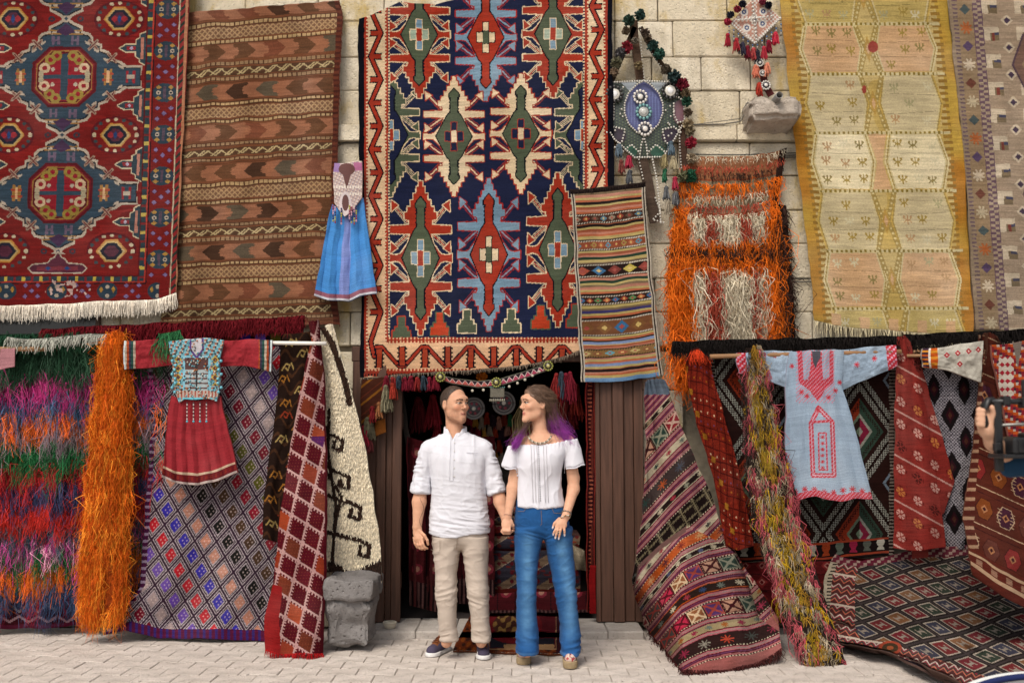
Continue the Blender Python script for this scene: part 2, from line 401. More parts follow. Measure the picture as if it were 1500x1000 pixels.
# --- pavement: base sheet + interlocking pavers
pave = mesh('pavement', [(-60, -60, -.012), (60, -60, -.012), (60, 1.2, -.012), (-60, 1.2, -.012)], np.array([[0, 1, 2, 3]]), M_SAND)
pave['kind'] = 'structure'
a_, wd, nr = .24, .094, .074
pitch = wd + nr
def paver_mesh(seed):
    r = random.Random(seed); g = .0022
    e = a_ / 4; ch = .008
    up = [(-a_ / 2 + g, wd - g), (-a_ / 2 + e - ch - g, wd - g), (-a_ / 2 + e + ch - g, nr - g), (a_ / 2 - e - ch + g, nr - g), (a_ / 2 - e + ch + g, wd - g), (a_ / 2 - g, wd - g)]
    P = np.array(up + [(x, -y) for x, y in up[::-1]])
    n = len(P); top = P * .965
    V = np.vstack([np.c_[top, np.full(n, .0)], np.c_[P, np.full(n, -.004)], np.c_[P, np.full(n, -.05)]])
    V[:n, 2] += np.array([r.uniform(-.0012, .0012) for _ in range(n)])
    k = np.arange(n); k2 = (k + 1) % n
    side = np.vstack([np.stack([n + k, n + k2, k2, k], -1), np.stack([2 * n + k, 2 * n + k2, n + k2, n + k], -1)])
    # top as three quads + waist
    tq = np.array([[11, 10, 1, 0], [10, 9, 2, 1], [9, 8, 3, 2], [8, 7, 4, 3], [7, 6, 5, 4]])
    return V, np.vstack([side, tq])
pm = []
for k in range(5):
    V, Q = paver_mesh(k); o = mesh('paver', V, Q, M_PAVER, smooth=False); pm.append(o.data); bpy.data.objects.remove(o)
spots = []
y0 = -.42 - wd
for j in range(-1, 34):
    yy = y0 - j * pitch
    for i in range(-26, 27):
        xx = (i + .5 * (j % 2)) * a_
        spots.append((xx, yy))
for j in range(1, 5):                      # beside the doorstep, up to the wall
    yy = y0 + j * pitch
    for i in range(-26, 27):
        xx = (i + .5 * (j % 2)) * a_
        if (xx < -1.25 or xx > 1.15): spots.append((xx, yy))
def inview(x, y):
    d = y - CY
    if d < .4: return 1e9
    px = 750 + F * x / d; py = 628 + F * CZ / d
    hid = (940 < px < 1140 and py < 985) or (1150 < px < 1400 and 800 < py < 955 + (px - 1180) * .15) or (160 < px < 420 and py < 932) or px > 1400 or (px < 130 and py < 912)
    if -15 < px < 1515 and py < 1008 and not hid: return -d
    return 100 + d
spots = [s for s in spots if s[1] < -.05]
spots.sort(key=lambda s: inview(*s))
vis = [s for s in spots if inview(*s) < 0]
vis.sort(key=lambda s: -inview(*s)); one = vis[:300]; rest = [s for s in spots if s not in set(one)]
for k, (x, y) in enumerate(one):
    o = bpy.data.objects.new('paver', pm[k % 5]); C.objects.link(o); o.parent = pave
    o.location = (x, y, rng.normal(0, .0012)); o.rotation_euler = (rng.normal(0, .004), rng.normal(0, .004), rng.normal(0, .006) + (math.pi if k % 3 == 0 else 0))
Vs = []; Qs = []
for k, (x, y) in enumerate(rest):
    V, Q = paver_mesh(k % 5); Qs.append(Q + k * len(V)); Vs.append(V + [x, y, 0])
tag(mesh('far_pavers', np.vstack(Vs), np.vstack(Qs), M_PAVER, pave, smooth=False), kind='stuff')

# --- stone wall
zof = lambda py, Y=0.0: float(at(750, py, Y)[2])
xof = lambda px, Y=0.0, py=500: float(at(px, py, Y)[0])
wall = empty('stone_wall', (0, .2, 0), 'pale limestone block facade behind the hanging rugs', 'wall')
xl, xr = xof(560), xof(900); zl = zof(507)
for nm, lo, hi in (('wall_core', (-7.5, .06, 0), (xl, .5, zl)), ('wall_core', (xr, .06, 0), (7.5, .5, zl)), ('wall_core', (-7.5, .06, zl + .002), (7.5, .5, 6.2))):
    box(nm, lo, hi, M_CORE, wall, 0)
rows = [-190, -130, -72, -20, 31, 84, 133, 184, 209, 257, 308, 357, 408, 457, 507]
spec = {3: [905, 970, 1075, 1190], 4: [905, 992, 1130, 1230], 5: [860, 960, 1034, 1108, 1200], 6: [880, 1091, 1185], 7: [], 1: []}
k = 0
def stone(x0, x1, z0, z1, seed, Yf=0.0):
    g = .0035; r = random.Random(seed)
    yf = Yf + r.uniform(-.006, .006)
    return box('stone', (x0 + g, yf, z0 + g), (x1 - g, .075, z1 - g), M_LIME, wall, .008, .0022, seed)
for i in range(len(rows) - 1):
    z1, z0 = zof(rows[i]), zof(rows[i + 1])
    r = random.Random(100 + i); xs = [-120 + r.uniform(0, 60)]
    sp = spec.get(i, [])
    while xs[-1] < 1620:
        nx_ = xs[-1] + r.uniform(95, 160)
        if sp:
            if nx_ > sp[0] - 50 and xs[-1] < sp[0]: nx_ = sp[0]
            elif xs[-1] in sp and sp.index(xs[-1]) + 1 < len(sp): nx_ = sp[sp.index(xs[-1]) + 1]
        xs.append(nx_)
    sag = lambda px: 0
    for x0, x1 in zip(xs[:-1], xs[1:]):
        stone(xof(x0), xof(x1), z0, z1, k, -.05 if rows[i] == 184 else 0.0); k += 1
for side in ((395, 475, 521), (936, 958, 1000)):
    for j, (z0, z1) in enumerate(zip(np.arange(0, zl - .2, .3), np.arange(.3, zl + .1, .3))):
        for q in range(2):
            stone(xof(side[q]), min(xof(side[q + 1]), 99), z0 + .004, min(z1, zl), k); k += 1

# --- doorstep
step = empty('doorstep', (0, -.25, 0), 'low grey stone doorstep under the shop door', 'doorstep')
xs = [545, 612, 668, 748, 835, 888, 940]
for i, (a, b) in enumerate(zip(xs[:-1], xs[1:])):
    box('step_slab', (xof(a, -.42) + .002, -.41, -.01), (xof(b, -.42) - .002, .1, .055 + .002 * (i % 2)), M_KERB, step, .009, .002, i)

# --- brown plank doors left and right of the opening
def door(lab, xs, Yd, ztop, skip=None):
    d = empty('wooden_door', (xof(xs[0], Yd), Yd, .06), lab, 'door')
    for i, (a, b) in enumerate(zip(xs[:-1], xs[1:])):
        off = (0, .012, -.01, .018, 0)[i % 5]
        box('plank', (xof(a, Yd) + .0015, Yd + off, .062), (xof(b, Yd) - .0015, Yd + off + .045, ztop), M_WOOD, d, .004)
    box('door_rail', (xof(xs[0], Yd), Yd + .065, .3), (xof(xs[-1], Yd), Yd + .09, .42), M_WOOD, d, .003)
    box('door_rail', (xof(xs[0], Yd), Yd + .065, 1.5), (xof(xs[-1], Yd), Yd + .09, 1.62), M_WOOD, d, .003)
    return d
door('brown plank door post left of the opening, beside the cream rug', [517, 536, 553, 567, 576, 590], -.1, zof(531))
door('brown plank door leaf right of the opening, beside the striped draped rug', [871, 878, 896, 912, 927, 941], -.1, zof(531))
lin = box('door_lintel', (xof(517), -.05, zof(530)), (xof(941), .055, zof(508)), M_WOOD, None, .005)
tag(lin, 'brown wooden lintel above the shop doorway behind the big navy kilim', 'lintel')

# --- shop interior
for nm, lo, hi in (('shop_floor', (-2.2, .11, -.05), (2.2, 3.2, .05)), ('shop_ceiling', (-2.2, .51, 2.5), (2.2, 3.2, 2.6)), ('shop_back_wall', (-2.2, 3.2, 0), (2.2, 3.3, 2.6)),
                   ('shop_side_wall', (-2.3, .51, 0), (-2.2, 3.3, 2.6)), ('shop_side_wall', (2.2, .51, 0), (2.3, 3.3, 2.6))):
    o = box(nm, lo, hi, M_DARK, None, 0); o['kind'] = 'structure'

# --- shop window behind the lower left rugs
win = empty('shop_window', (xof(40), -.02, zof(490)), 'dark shop window above the shaggy striped rug at the left', 'window')
box('window_pane', (xof(-120), -.012, zof(600)), (xof(141), -.008, zof(440)), plain('dark_glass', c('0c0b0c'), .12, spec=.5), win, 0)
box('window_frame', (xof(141), -.03, zof(600)), (xof(147), 0.02, zof(440)), M_WOOD, win, .003)
box('window_frame', (xof(-120), -.03, zof(440)), (xof(147), 0.02, zof(434)), M_WOOD, win, .003)

# --- corbel with water spout
cb = empty('stone_spout', (xof(1137), -.2, zof(165)), 'protruding weathered stone block with a metal spout, right of the beaded hanging', 'stone spout')
xa, xb = float(at(1101, 150, -.34)[0]), float(at(1174, 150, -.34)[0])
zt, zb = float(at(1140, 141, -.34)[2]), float(at(1140, 172, -.34)[2])
import bmesh
def corbel():
    bm = bmesh.new(); bmesh.ops.create_cube(bm, size=1)
    for v in bm.verts:
        f = v.co.y < 0
        v.co = ((xa if v.co.x < 0 else xb), (-.34 if f else .03), (zt if v.co.z > 0 else zb) + (0 if f else (.03 if v.co.z > 0 else -.05)))
    bmesh.ops.bevel(bm, geom=bm.edges[:], offset=.03, segments=3, affect='EDGES')
    bmesh.ops.subdivide_edges(bm, edges=bm.edges[:], cuts=5, use_grid_fill=True)
    P = np.array([v.co[:] for v in bm.verts]); n = fbm(P * 16, 5, 5)
    cxm = (xa + xb) / 2 + .01
    for v, q in zip(bm.verts, n):
        s = 1 + q * .02
        v.co.z += q * .016; v.co.x += q * .013; v.co.y += q * .010
        if v.co.z > (zt + zb) / 2: v.co.z -= .05 * math.exp(-((v.co.x - cxm) / .05) ** 2)
    me = bpy.data.meshes.new('stone_block'); bm.to_mesh(me); bm.free()
    for p in me.polygons: p.use_smooth = True
    return link('stone_block', me, stone_mat('weathered_stone', c('c9bfb2'), c('ab9f92'), c('7d7268')), cb)
corbel()
pc = np.array([float(at(1142, 140, -.4)[0]), 0, zt - .012])
th = np.linspace(0, 2 * np.pi, 13)[:-1]
ring = lambda r, y: np.stack([pc[0] + r * np.cos(th), np.full(12, y), pc[2] + r * np.sin(th)], -1)
Vp = np.vstack([ring(.028, .0), ring(.028, -.40), ring(.023, -.40), ring(.023, -.05)]); kk = np.arange(12); k2 = (kk + 1) % 12
mesh('spout_pipe', Vp, np.vstack([np.stack([s + kk, s + k2, s + 12 + k2, s + 12 + kk], -1) for s in (0, 12, 24)]), M_STEEL, cb)

# --- cables on the wall
def cable(lab, pts, Y, r=.005):
    P = np.array([at(x, y, Y)[:] for x, y in pts]); t = np.linspace(0, 1, 40); d = np.linspace(0, 1, len(P))
    return tag(tube('cable', np.stack([np.interp(t, d, P[:, q]) for q in range(3)], -1) + [0, 0, 0], r, M_CABLE, None, 6), lab, 'cable')
cable('grey cable running along the ledge below the stone spout', [(1010, 183), (1060, 182), (1085, 178), (1091, 165), (1093, 152), (1100, 150)], -.06)
cable('thin pale cable looping beside the stone spout corner', [(1006, 184), (1085, 174), (1088, 160), (1096, 149)], -.055, .003)
for i in range(3):
    cable(('upper', 'middle', 'lower')[i] + ' dark cable strung behind the shaggy orange rug', [(1000, 226 + i * 4), (1080, 227 + i * 3), (1170, 224 + i * 3)], -.03, .005)
for i in range(2):
    cable(('upper', 'lower')[i] + ' dark cable crossing the wall strip left of the gold kilim', [(1150, 408 + 5 * i), (1200, 408 + 5 * i)], -.012, .004)
cable('white cable above the small blue dress', [(492, 240), (494, 214), (505, 209), (530, 208)], -.012, .004)
# ============================================================ upper rugs
# --- big navy kilim
NAVY, RED, GRN, LBL, CRM, PCH, BLK = c('252b47'), c('a53c29'), c('59634f'), c('7d99ac'), c('dcc6a4'), c('dfb48e'), c('14141f')
def medal(v, cx, cy, out, inn, edge, cross, sy=1.0, sx=1.0):
    def S(pts): return [(cx + x * sx, cy + y * sy) for x, y in pts]
    def mir(pts): return S(pts + [(-x, y) for x, y in pts[::-1]])
    half = [(0, -93), (3, -93), (3, -86), (6, -86), (6, -78), (10, -78), (10, -70), (14.5, -70), (14.5, -62), (19, -62), (19, -55), (23, -55), (23, -47), (17, -46), (16, -40), (44, -39), (44, -30), (15, -29), (18, -18), (29, -5), (36, -3.5), (45, -5), (45, 0)]
    half = half + [(x, -y) for x, y in half[-2::-1]]
    for sgn in (-1, 1):                                     # diagonal hooks
        for s2 in (-1, 1):
            for (x0, y0, x1, y1) in ((19, 44, 39, 65), (18, 28, 40, 11)):
                A, B_ = S([(sgn * x0, s2 * y0), (sgn * x1, s2 * y1)])
                v.line([A, B_], 7.4, edge); v.line([A, B_], 5.4, NAVY); v.line([A, B_], 3.2, edge); v.line([A, B_], 1.8, out)
                hx = S([(sgn * (x1 + 3), s2 * (y1 + (5 if y1 > y0 else -5))), (sgn * (x1 + 3), s2 * (y1 - (9 if y1 > y0 else -9))), (sgn * (x1 - 7), s2 * (y1 - (1 if y1 > y0 else -1)))])
                v.poly(hx, out, edge, 1.3)
    h = mir(half); v.poly(h, out, edge, 1.5)
    inner = [(0, -74), (7, -66), (7, -61), (5, -61), (5, -38), (10, -32), (26, 0), (10, 32), (5, 38), (5, 61), (7, 61), (7, 66), (0, 74)]
    v.poly(mir(inner), inn, BLK, 1.7)
    for k in range(-3, 4):                                  # toothed stem
        pass
    for s2 in (-1, 1):
        for yy in range(38, 60, 5):
            for sg in (-1, 1): v.rect(*sorted((cx + sg * 5 * sx, cx + sg * 7.5 * sx))[:1], cy + s2 * yy * sy - 1.2, max(cx + sg * 5 * sx, cx + sg * 7.5 * sx), cy + s2 * yy * sy + 1.2, BLK)
    a, b, d, e = cross
    v.poly(S([(-4, -22), (4, -22), (4, -9), (4, 22), (-4, 22)]), a, e, 1.2)
    v.poly(S([(-13, -7), (13, -7), (13, 7), (-13, 7)]), b, e, 1.2)
    v.poly(S([(-4, -9), (4, -9), (4, 9), (-4, 9)]), d, e, .8)
    v.poly(S([(-3.2, -21), (3.2, -21), (3.2, -10), (-3.2, -10)]), a); v.poly(S([(-3.2, 21), (3.2, 21), (3.2, 10), (-3.2, 10)]), a)
def draw_navy(v):
    v.a[:] = c('12131d')
    x0, x1 = 533.5, 890
    def teeth(xa, xb, ya, yb, bg_, fg, per, vert=True):
        m = (v.X >= xa) & (v.X < xb) & (v.Y >= ya) & (v.Y < yb)
        k = ((v.Y if vert else v.X) % per) < per * .55
        v.a[m & k] = fg; v.a[m & ~k] = bg_
    v.rect(x0, -40, x1, 552, PCH)
    cr = np.clip((v.Y / 550), 0, 1)[..., None]; m = (v.X >= x0) & (v.X < x1); v.a[m] = (CRM * (1 - cr) + PCH * cr)[m]
    low = 541                                    # lower edge pattern
    v.rect(x0, -40, 536.5, 552, RED); teeth(536.5, 539, -40, 552, CRM, RED, 5.2)
    v.rect(886.5, -40, 890, 552, RED); teeth(884, 886.5, -40, 552, CRM, RED, 5.2)
    fx0, fx1, fy1 = 571, 854, 494
    v.rect(566, -40, 860, fy1 + 6, RED); teeth(564, 566, -40, fy1 + 6, CRM, RED, 5.2); teeth(860, 862, -40, fy1 + 6, CRM, RED, 5.2)
    teeth(568.5, 571, -40, fy1, NAVY, CRM, 4.5); teeth(854, 856.5, -40, fy1, NAVY, CRM, 4.5)
    v.rect(fx0, -40, fx1, fy1, NAVY)
    teeth(fx0 - 5, fx1 + 5, fy1, fy1 + 3, PCH, RED, 5.2, False); teeth(fx0 - 5, fx1 + 5, fy1 + 5, fy1 + 8, PCH, RED, 5.2, False)
    v.rect(x0, 543, x1, 547, RED); teeth(x0, x1, 540, 543, PCH, RED, 5.2, False); teeth(x0, x1, 547, 551, c('12131d'), RED, 4.4, False)
    # vine borders
    for (xa, xb, ph) in ((543, 558, 49), (866, 882, 44)):
        ys = np.arange(ph - 34 * 4, 470, 34); pts = [((xb if i % 2 == 0 else xa), y) for i, y in enumerate(ys)]
        if xa < 700: pts += [(543, 500), (548, 522)]
        v.line(pts, 8.5, BLK); v.line(pts, 4.6, RED)
        for (x, y), i in zip(pts[:len(ys)], range(99)):
            s = -1 if i % 2 == 0 else 1
            xe = x + s * 17
            v.poly([(x, y - 5), (xe, y - 5), (xe - s * 2, y), (xe, y + 5), (x, y + 5)], BLK); v.poly([(x, y - 3.2), (xe - s * .8, y - 3.2), (xe - s * 3, y), (xe - s * .8, y + 3.2), (x, y + 3.2)], RED)
            v.line([pts[max(i - 1, 0)], (x, y), pts[min(i + 1, len(pts) - 1)]], 4.4, RED)
    xs = np.arange(551, 885, 33.5)
    pts = []
    for i, x in enumerate(xs): pts += ([(x, 536), (x + 8, 536)] if i % 2 else [(x, 508), (x + 8, 508)])
    v.line(pts, 7.5, BLK); v.line(pts, 4, RED)
    for i, x in enumerate(xs):
        for yy in (505, 540): pass
        ya, yb = (507, 536) if i % 2 else (510, 539)
        v.rect(x - 1, ya, x + 10, yb, BLK); v.rect(x + 1, ya + 1, x + 8, yb - 1, c('a8452b'))
        for yy in np.arange(ya + 2, yb, 6): v.rect(x - 3, yy, x + 12, yy + 2.4, BLK); v.rect(x + 1, yy, x + 8, yy + 2.4, c('a8452b'))
    # medallions: green halves at the field edges first
    v2 = v
    fieldm = (v.X >= fx0) & (v.X < fx1) & (v.Y < fy1)
    keep = v.a.copy()
    for cx in (572, 855): medal(v, cx, 198, GRN, NAVY, CRM, (LBL, LBL, RED, CRM), .97, .95)
    medal(v, 614, 51, RED, GRN, CRM, (LBL, c('9fae9c'), RED, CRM)); medal(v, 711.5, 55, LBL, RED, c('a52f28'), (CRM, CRM, GRN, BLK)); medal(v, 810, 50, RED, GRN, CRM, (LBL, c('9fae9c'), RED, CRM))
    medal(v, 665, 200, CRM, GRN, RED, (NAVY, NAVY, CRM, RED), .94); medal(v, 763, 196, CRM, GRN, RED, (NAVY, NAVY, CRM, RED), .94)
    medal(v, 616, 378, RED, GRN, CRM, (LBL, LBL, RED, CRM), 1.21, 1.02); medal(v, 716, 373, LBL, RED, c('a52f28'), (CRM, CRM, GRN, BLK), 1.2, 1.02); medal(v, 817, 366, RED, GRN, CRM, (LBL, LBL, RED, CRM), 1.21, 1.02)
    for cx, cy, o, i in ((588, 480, RED, GRN), (644, 474, GRN, c('b8482c')), (684, 470, CRM, GRN), (749, 469, CRM, GRN), (792, 464, GRN, c('b8482c')), (843, 462, RED, GRN)):
        v.poly([(cx - 13, cy + 17), (cx - 13, cy + 5), (cx - 9, cy + 5), (cx - 9, cy - 1), (cx - 5, cy - 1), (cx - 5, cy - 16), (cx + 5, cy - 16), (cx + 5, cy - 1), (cx + 9, cy - 1), (cx + 9, cy + 5), (cx + 13, cy + 5), (cx + 13, cy + 17)], i, o, 1.8)
    v.a[~fieldm] = keep[~fieldm]
kil = cloth('flatwoven_kilim', [(525, 28), (546, 22), (588, 2), (640, 6), (690, -6), (760, -22), (896, -30)], [(528, 553), (605, 547), (700, 541), (770, 534), (818, 525), (850, 513), (900, 492)],
      [(526, 200), (530, 330)], [(898, 120), (900, 280)], depth=folds(-.10, -.13, .014, 3, 3, noise=.02), draw=draw_navy, res=.9, seed=4)
tag(kil, 'large navy kilim with red, cream and light blue medallions over the doorway', 'rug')
last = cloth.last
edge_strands(last, 'bottom', 260, .018, .003, c('8a7a6a'), kil, jit=.4)

# --- red medallion rug, top left
def draw_red(v):
    X, Y = v.X0, v.Y0; R0, BG, MAR, WH, TAN, PUR = c('781e1c'), c('394b59'), c('5e1a22'), c('ada090'), c('97723f'), c('4a3350')
    v.a[:] = R0
    x = X - (98 - .035 * Y); y = Y
    # field
    fy = ((y - 113 + 85) % 170) - 85
    ax, ay = abs(x), abs(fy)
    v.set(ax, ay)
    v.a[(fbm(np.stack([X / 40, Y / 9], -1), 2, 9) > .45)] = R0 * 1.25
    st = [(0, 83), (9, 77), (22, 71), (22, 64), (33, 61), (38, 55), (38, 49), (51, 45), (51, 38), (62, 34), (66, 28), (66, 24), (80, 20), (88, 14), (112, 14), (112, 0), (0, 0)]
    v.poly([(px * 1.0 + 2.6, py + 3.2) if i < len(st) - 2 else (px, py) for i, (px, py) in enumerate(st)], WH)
    v.poly(st, c('2a2326')); v.poly([(px - 1.2 if px > 1 else px, py - 1.6 if py > 1 else py) for px, py in st], BG)
    for px, py in ((20, 66), (36, 51), (49, 40), (64, 26), (86, 16)): v.poly([(px, py), (px - 8, py + 2), (px - 6, py - 2), (px, py - 5)], WH)
    for px, py in ((41, 47), (69, 28)):
        for s in (-1, 1):
            v.line([(px - 6, py - 6 * s), (px + 6, py + 6 * s)], 4.2, c('96806f')); v.line([(px - 5, py - 5 * s), (px + 5, py + 5 * s)], 1.7, c('6b2d30'))
    oc = lambda k, q=1: [(46 * k, 0), (46 * k, 20 * k), (22 * k, 43 * k), (0, 43 * k), (0, 0)]
    for k, col in ((1.03, MAR), (.95, c('7a2229')), (.9, TAN), (.86, MAR), (.8, c('8e2530'))): v.poly(oc(k), col)
    v.rect(0, 0, 5.5, 34, BG); v.rect(0, 0, 36, 3, BG)
    lt = ((x > 0) ^ (fy > 0))
    for px, py, cc in ((21, 25, c('94803f')), (29, 13, c('c0a98a')), (12, 31, c('94803f'))):
        v.ell(px, py, 8, 7.5, cc, .45)
    v.ell(17, 11, 3, 3, WH); v.ell(34, 4, 4, 5, c('a69a80'))
    v.rect(58, 0, 62, 12, TAN); v.rect(66, 0, 70, 12, TAN); v.rect(56, 3, 72, 6, c('a14a35')); v.rect(62, 0, 66, 9, c('c9a37a'))
    v.rect(90, 0, 94, 9, c('8e2530')); v.rect(100, 0, 104, 9, c('8e2530')); v.rect(92, 0, 103, 3, WH)
    v.rect(0, 62, 26, 64, TAN); v.rect(0, 67, 24, 69, TAN); v.poly([(0, 60), (14, 66), (0, 79)], PUR)
    v.rect(8, 47, 12, 60, c('6d5d70')); v.rect(16, 47, 20, 60, c('6d5d70')); v.rect(8, 52, 20, 55, c('6d5d70'))
    v.ell(0, 85, 6, 5, WH); v.dia(0, 85, 3, 3, BG); v.ell(21, 85, 5, 4, c('3c3a44')); v.ell(21, 85, 2, 2, R0)
    # small hexagons in the field
    for k, col in ((1.75, MAR), (1.55, R0)): v.ell(78, 84, 21 * k, 15 * k, col)
    for a in np.linspace(0, 6.28, 17): v.ell(78 + 31 * math.cos(a), 84 + 22 * math.sin(a), 3, 2.4, c('3f4a4e') if int(a * 9) % 2 else c('b9a98e'))
    hx = lambda k: [(78 - 21 * k, 84), (78 - 8 * k, 84 - 15 * k), (78 + 8 * k, 84 - 15 * k), (78 + 21 * k, 84), (78 + 8 * k, 84 + 15 * k), (78 - 8 * k, 84 + 15 * k)]
    for k, col in ((1.08, c('b47f3c')), (.97, c('b39a66')), (.82, c('2c2b38')), (.55, c('5b3040'))): v.poly(hx(k), col)
    v.dia(71, 84, 5, 4, c('99323a')); v.dia(85, 84, 5, 4, c('99323a')); v.dia(78, 84, 3, 6, c('2d4775'))
    ar = [(80, 42), (89, 37), (104, 37), (104, 30), (110, 27), (110, 22), (118, 18), (118, 66), (110, 62), (110, 57), (104, 54), (104, 47), (89, 47)]
    v.poly(ar, c('35464f'), c('c2b294'), 1.6); v.rect(90, 39, 103, 45, c('8e2a33')); v.dia(97, 42, 3, 3, c('a9a2b8')); v.rect(111, 26, 115, 58, c('b07868'))
    # last arrow at the foot of the field
    v.set(ax, y)
    v.rect(0, 372, 118, 404, R0)
    v.poly([(0, 370), (5, 378), (10, 380), (14, 386), (36, 388), (42, 393), (36, 399), (0, 399)], c('5b2c3c'), WH, 1.8); v.rect(0, 390, 30, 396, c('7a3742')); v.dia(14, 393, 5, 3, c('2d4775'))
    for a in np.linspace(0, 6.28, 17): v.ell(78 + 31 * math.cos(a), 368 + 23 * math.sin(a), 3, 2.4, c('3f4a4e') if int(a * 9) % 2 else c('b9a98e'))
    hx = lambda k: [(78 - 21 * k, 368), (78 - 8 * k, 368 - 15 * k), (78 + 8 * k, 368 - 15 * k), (78 + 21 * k, 368), (78 + 8 * k, 368 + 15 * k), (78 - 8 * k, 368 + 15 * k)]
    for k, col in ((1.08, c('b47f3c')), (.97, c('b39a66')), (.82, c('2c2b38')), (.55, c('5b3040'))): v.poly(hx(k), col)
    # borders
    def inb(d0, d1): return ((ax >= 118 + d0) & (ax < 118 + d1) & (y < 403 + d1)) | ((y >= 403 + d0) & (y < 403 + d1) & (ax < 118 + d1))
    v.a[inb(0, 99)] = R0
    s_ = np.where(y > 403 + (ax - 118), x, y)
    v.a[inb(0, 2)] = c('5b1a20'); v.a[inb(2, 9)] = c('33424a'); v.a[inb(2, 9) & ((s_ % 26) < 5)] = c('b5a04c'); v.a[inb(2, 9) & ((s_ % 26) > 14) & ((s_ % 26) < 17)] = c('7a2a2c')
    v.a[inb(9, 11)] = c('a63a2e'); v.a[inb(11, 13)] = c('3a1a20')
    v.a[inb(47, 49)] = c('b5a58c'); g = inb(49, 56); v.a[g] = c('8b2a2c'); v.a[g & (((s_ + ax) % 12) < 5)] = c('2f3a33'); v.a[inb(56, 60)] = c('b07a5a')
    v.set(ax, ((y - 14) % 61) - 30.5); side = (y < 403)
    def five(cx, cy, dx, dy):
        for ox, oy in ((0, 0), (-dx, -dy), (dx, -dy), (-dx, dy), (dx, dy)):
            v.dia(cx + ox, cy + oy, 6, 5, c('6a1f2a')); v.dia(cx + ox, cy + oy, 3.8, 3.4, c('7a6a90'))
    keep = v.a.copy(); md = y < 405
    v.ell(148, -30.5, 17.5, 14, BG * .8); v.ell(148, 30.5, 17.5, 14, BG * .8)
    for yy in (-30.5, 30.5):
        for sx in (-9, 9):
            v.ell(148 + sx, yy, 3.2, 3.0, WH); v.ell(148 + sx, yy, 1.4, 1.4, c('26303a'))
            for sy in (-8, 8): v.dia(148 + sx, yy + sy, 4.5, 3.2, c('a8823f'))
        v.rect(146, yy - 9, 150, yy + 9, c('5a4a58'))
    five(148, 0, 10, 8)
    v.a[~md] = keep[~md]; keep = v.a.copy(); md = (y > 414) & (y < 441) & (ax < 150)
    v.set(((x + 37) % 74) - 37, y)
    v.ell(0, 426, 15, 12.5, BG * .8); v.ell(0, 420, 3, 2.8, WH); v.ell(0, 433, 3, 2.8, WH); v.dia(-9, 424, 3, 5, c('a8823f')); v.dia(9, 424, 3, 5, c('a8823f'))
    for cx in (-37, 37): five(cx, 426, 9, 8)
    v.a[~md] = keep[~md]
    wearm = (np.hypot((X - 92) / 28, (Y - 424) / 9) < 1 + .7 * fbm(np.stack([X / 9, Y / 9], -1), 3, 3)) & (fbm(np.stack([X / 5, Y / 5], -1), 2, 8) > .1)
    v.a[wearm] = c('c4a9a0')
o = cloth('medallion_rug', [(-78, -110), (282, -110)], [(-95, 449), (0, 447), (120, 444), (230, 438), (257, 430)], [(-85, 200)], [(278, 0), (271, 150), (264, 300), (258, 420)],
          depth=folds(-.16, -.13, .010, 2, 5, noise=.02), draw=draw_red, mat=M_PILE, res=.85, seed=9)
tag(o, 'worn red pile rug with blue stepped medallions and white fringe at the top left', 'rug')
edge_strands(cloth.last, 'bottom', 900, .115, .0035, c('cfc6b8'), o, jit=.12, spread=.05, curl=.12, grav=.0)

# --- brown banded flatweave
def draw_brown(v):
    X = v.X0; h = v.v * 472 + 4
    B0, B1, LT, DK, GY = c('7a4f37'), c('8d5f46'), c('b59a72'), c('4f382a'), c('645848')
    v.a[:] = B0; H = 119.0; t = (h + 8) % H; k = np.floor((h + 8) / H)
    v.a[(h % 7) < 1.2] = c('63412f')
    def arrows(lo, hi, d, sd):
        m = (t >= lo) & (t < hi); mid = (lo + hi) / 2; y = abs(t - mid)
        q = (X * d - y * 1.15 + sd + k * 17); ph = q % 44; cell = np.floor(q / 44)
        rr = (np.sin(cell * 12.9 + sd + k * 3.1) * 43758) % 1
        v.a[m] = c('9a6a50')
        stp = ph + (np.floor(y / 3) % 2) * 3
        a = m & (stp < 24)
        for i, col in enumerate((DK, c('6a4a34'), GY, c('7d4e3a'))): v.a[a & (rr > i * .25)] = col
    def dots(y0, strong):
        m = (t >= y0) & (t < y0 + 6); v.a[m] = c('5c3d2d'); n = m & (t > y0 + 1) & (t < y0 + 5) & ((X % 7) > 1.6); v.a[n] = LT if strong else c('9b7f60')
    def chain(y0):
        m = (t >= y0) & (t < y0 + 16); v.a[m] = c('80604a'); z = abs(((X / 1.0) % 16) - 8)
        a = m & ((abs(z - abs(t - y0 - 8)) < 1.2) | (abs(8 - z - abs(t - y0 - 8)) < 1.2)); v.a[a] = c('ad8f6b')
    def braid(y0):
        m = (t >= y0) & (t < y0 + 11); v.a[m] = c('5a4130'); ph = (X + (t - y0) * 1.3) % 20
        a = m & (ph < 9) & (t > y0 + 1.2) & (t < y0 + 9.8) & (abs(ph - 4.5) > 1.1); v.a[a] = c('b3a078')
        a = m & ((X - (t - y0) * 1.5) % 20 < 3) & (t > y0 + 1) & (t < y0 + 10); v.a[a] = c('b3a078')
    arrows(4, 26, 1, 5); dots(30, 1); chain(38); dots(56, 1); arrows(64, 86, -1, 23); dots(90, 0); braid(99); dots(112, 0)
    e = v.u > .965; v.a[e] = c('542f27'); v.a[e & ((v.Y0 % 8) < 4)] = c('6d3d2e')
o = cloth('banded_flatweave', [(264, 22), (300, 17), (400, 9), (498, 0)], [(232, 482), (330, 478), (497, 474)], [(262, 150), (255, 330)], [(501, 20), (496, 140), (493, 300), (491, 400)],
          depth=folds(-.09, -.11, .012, 4, 8, noise=.018), draw=draw_brown, res=.85, seed=3)
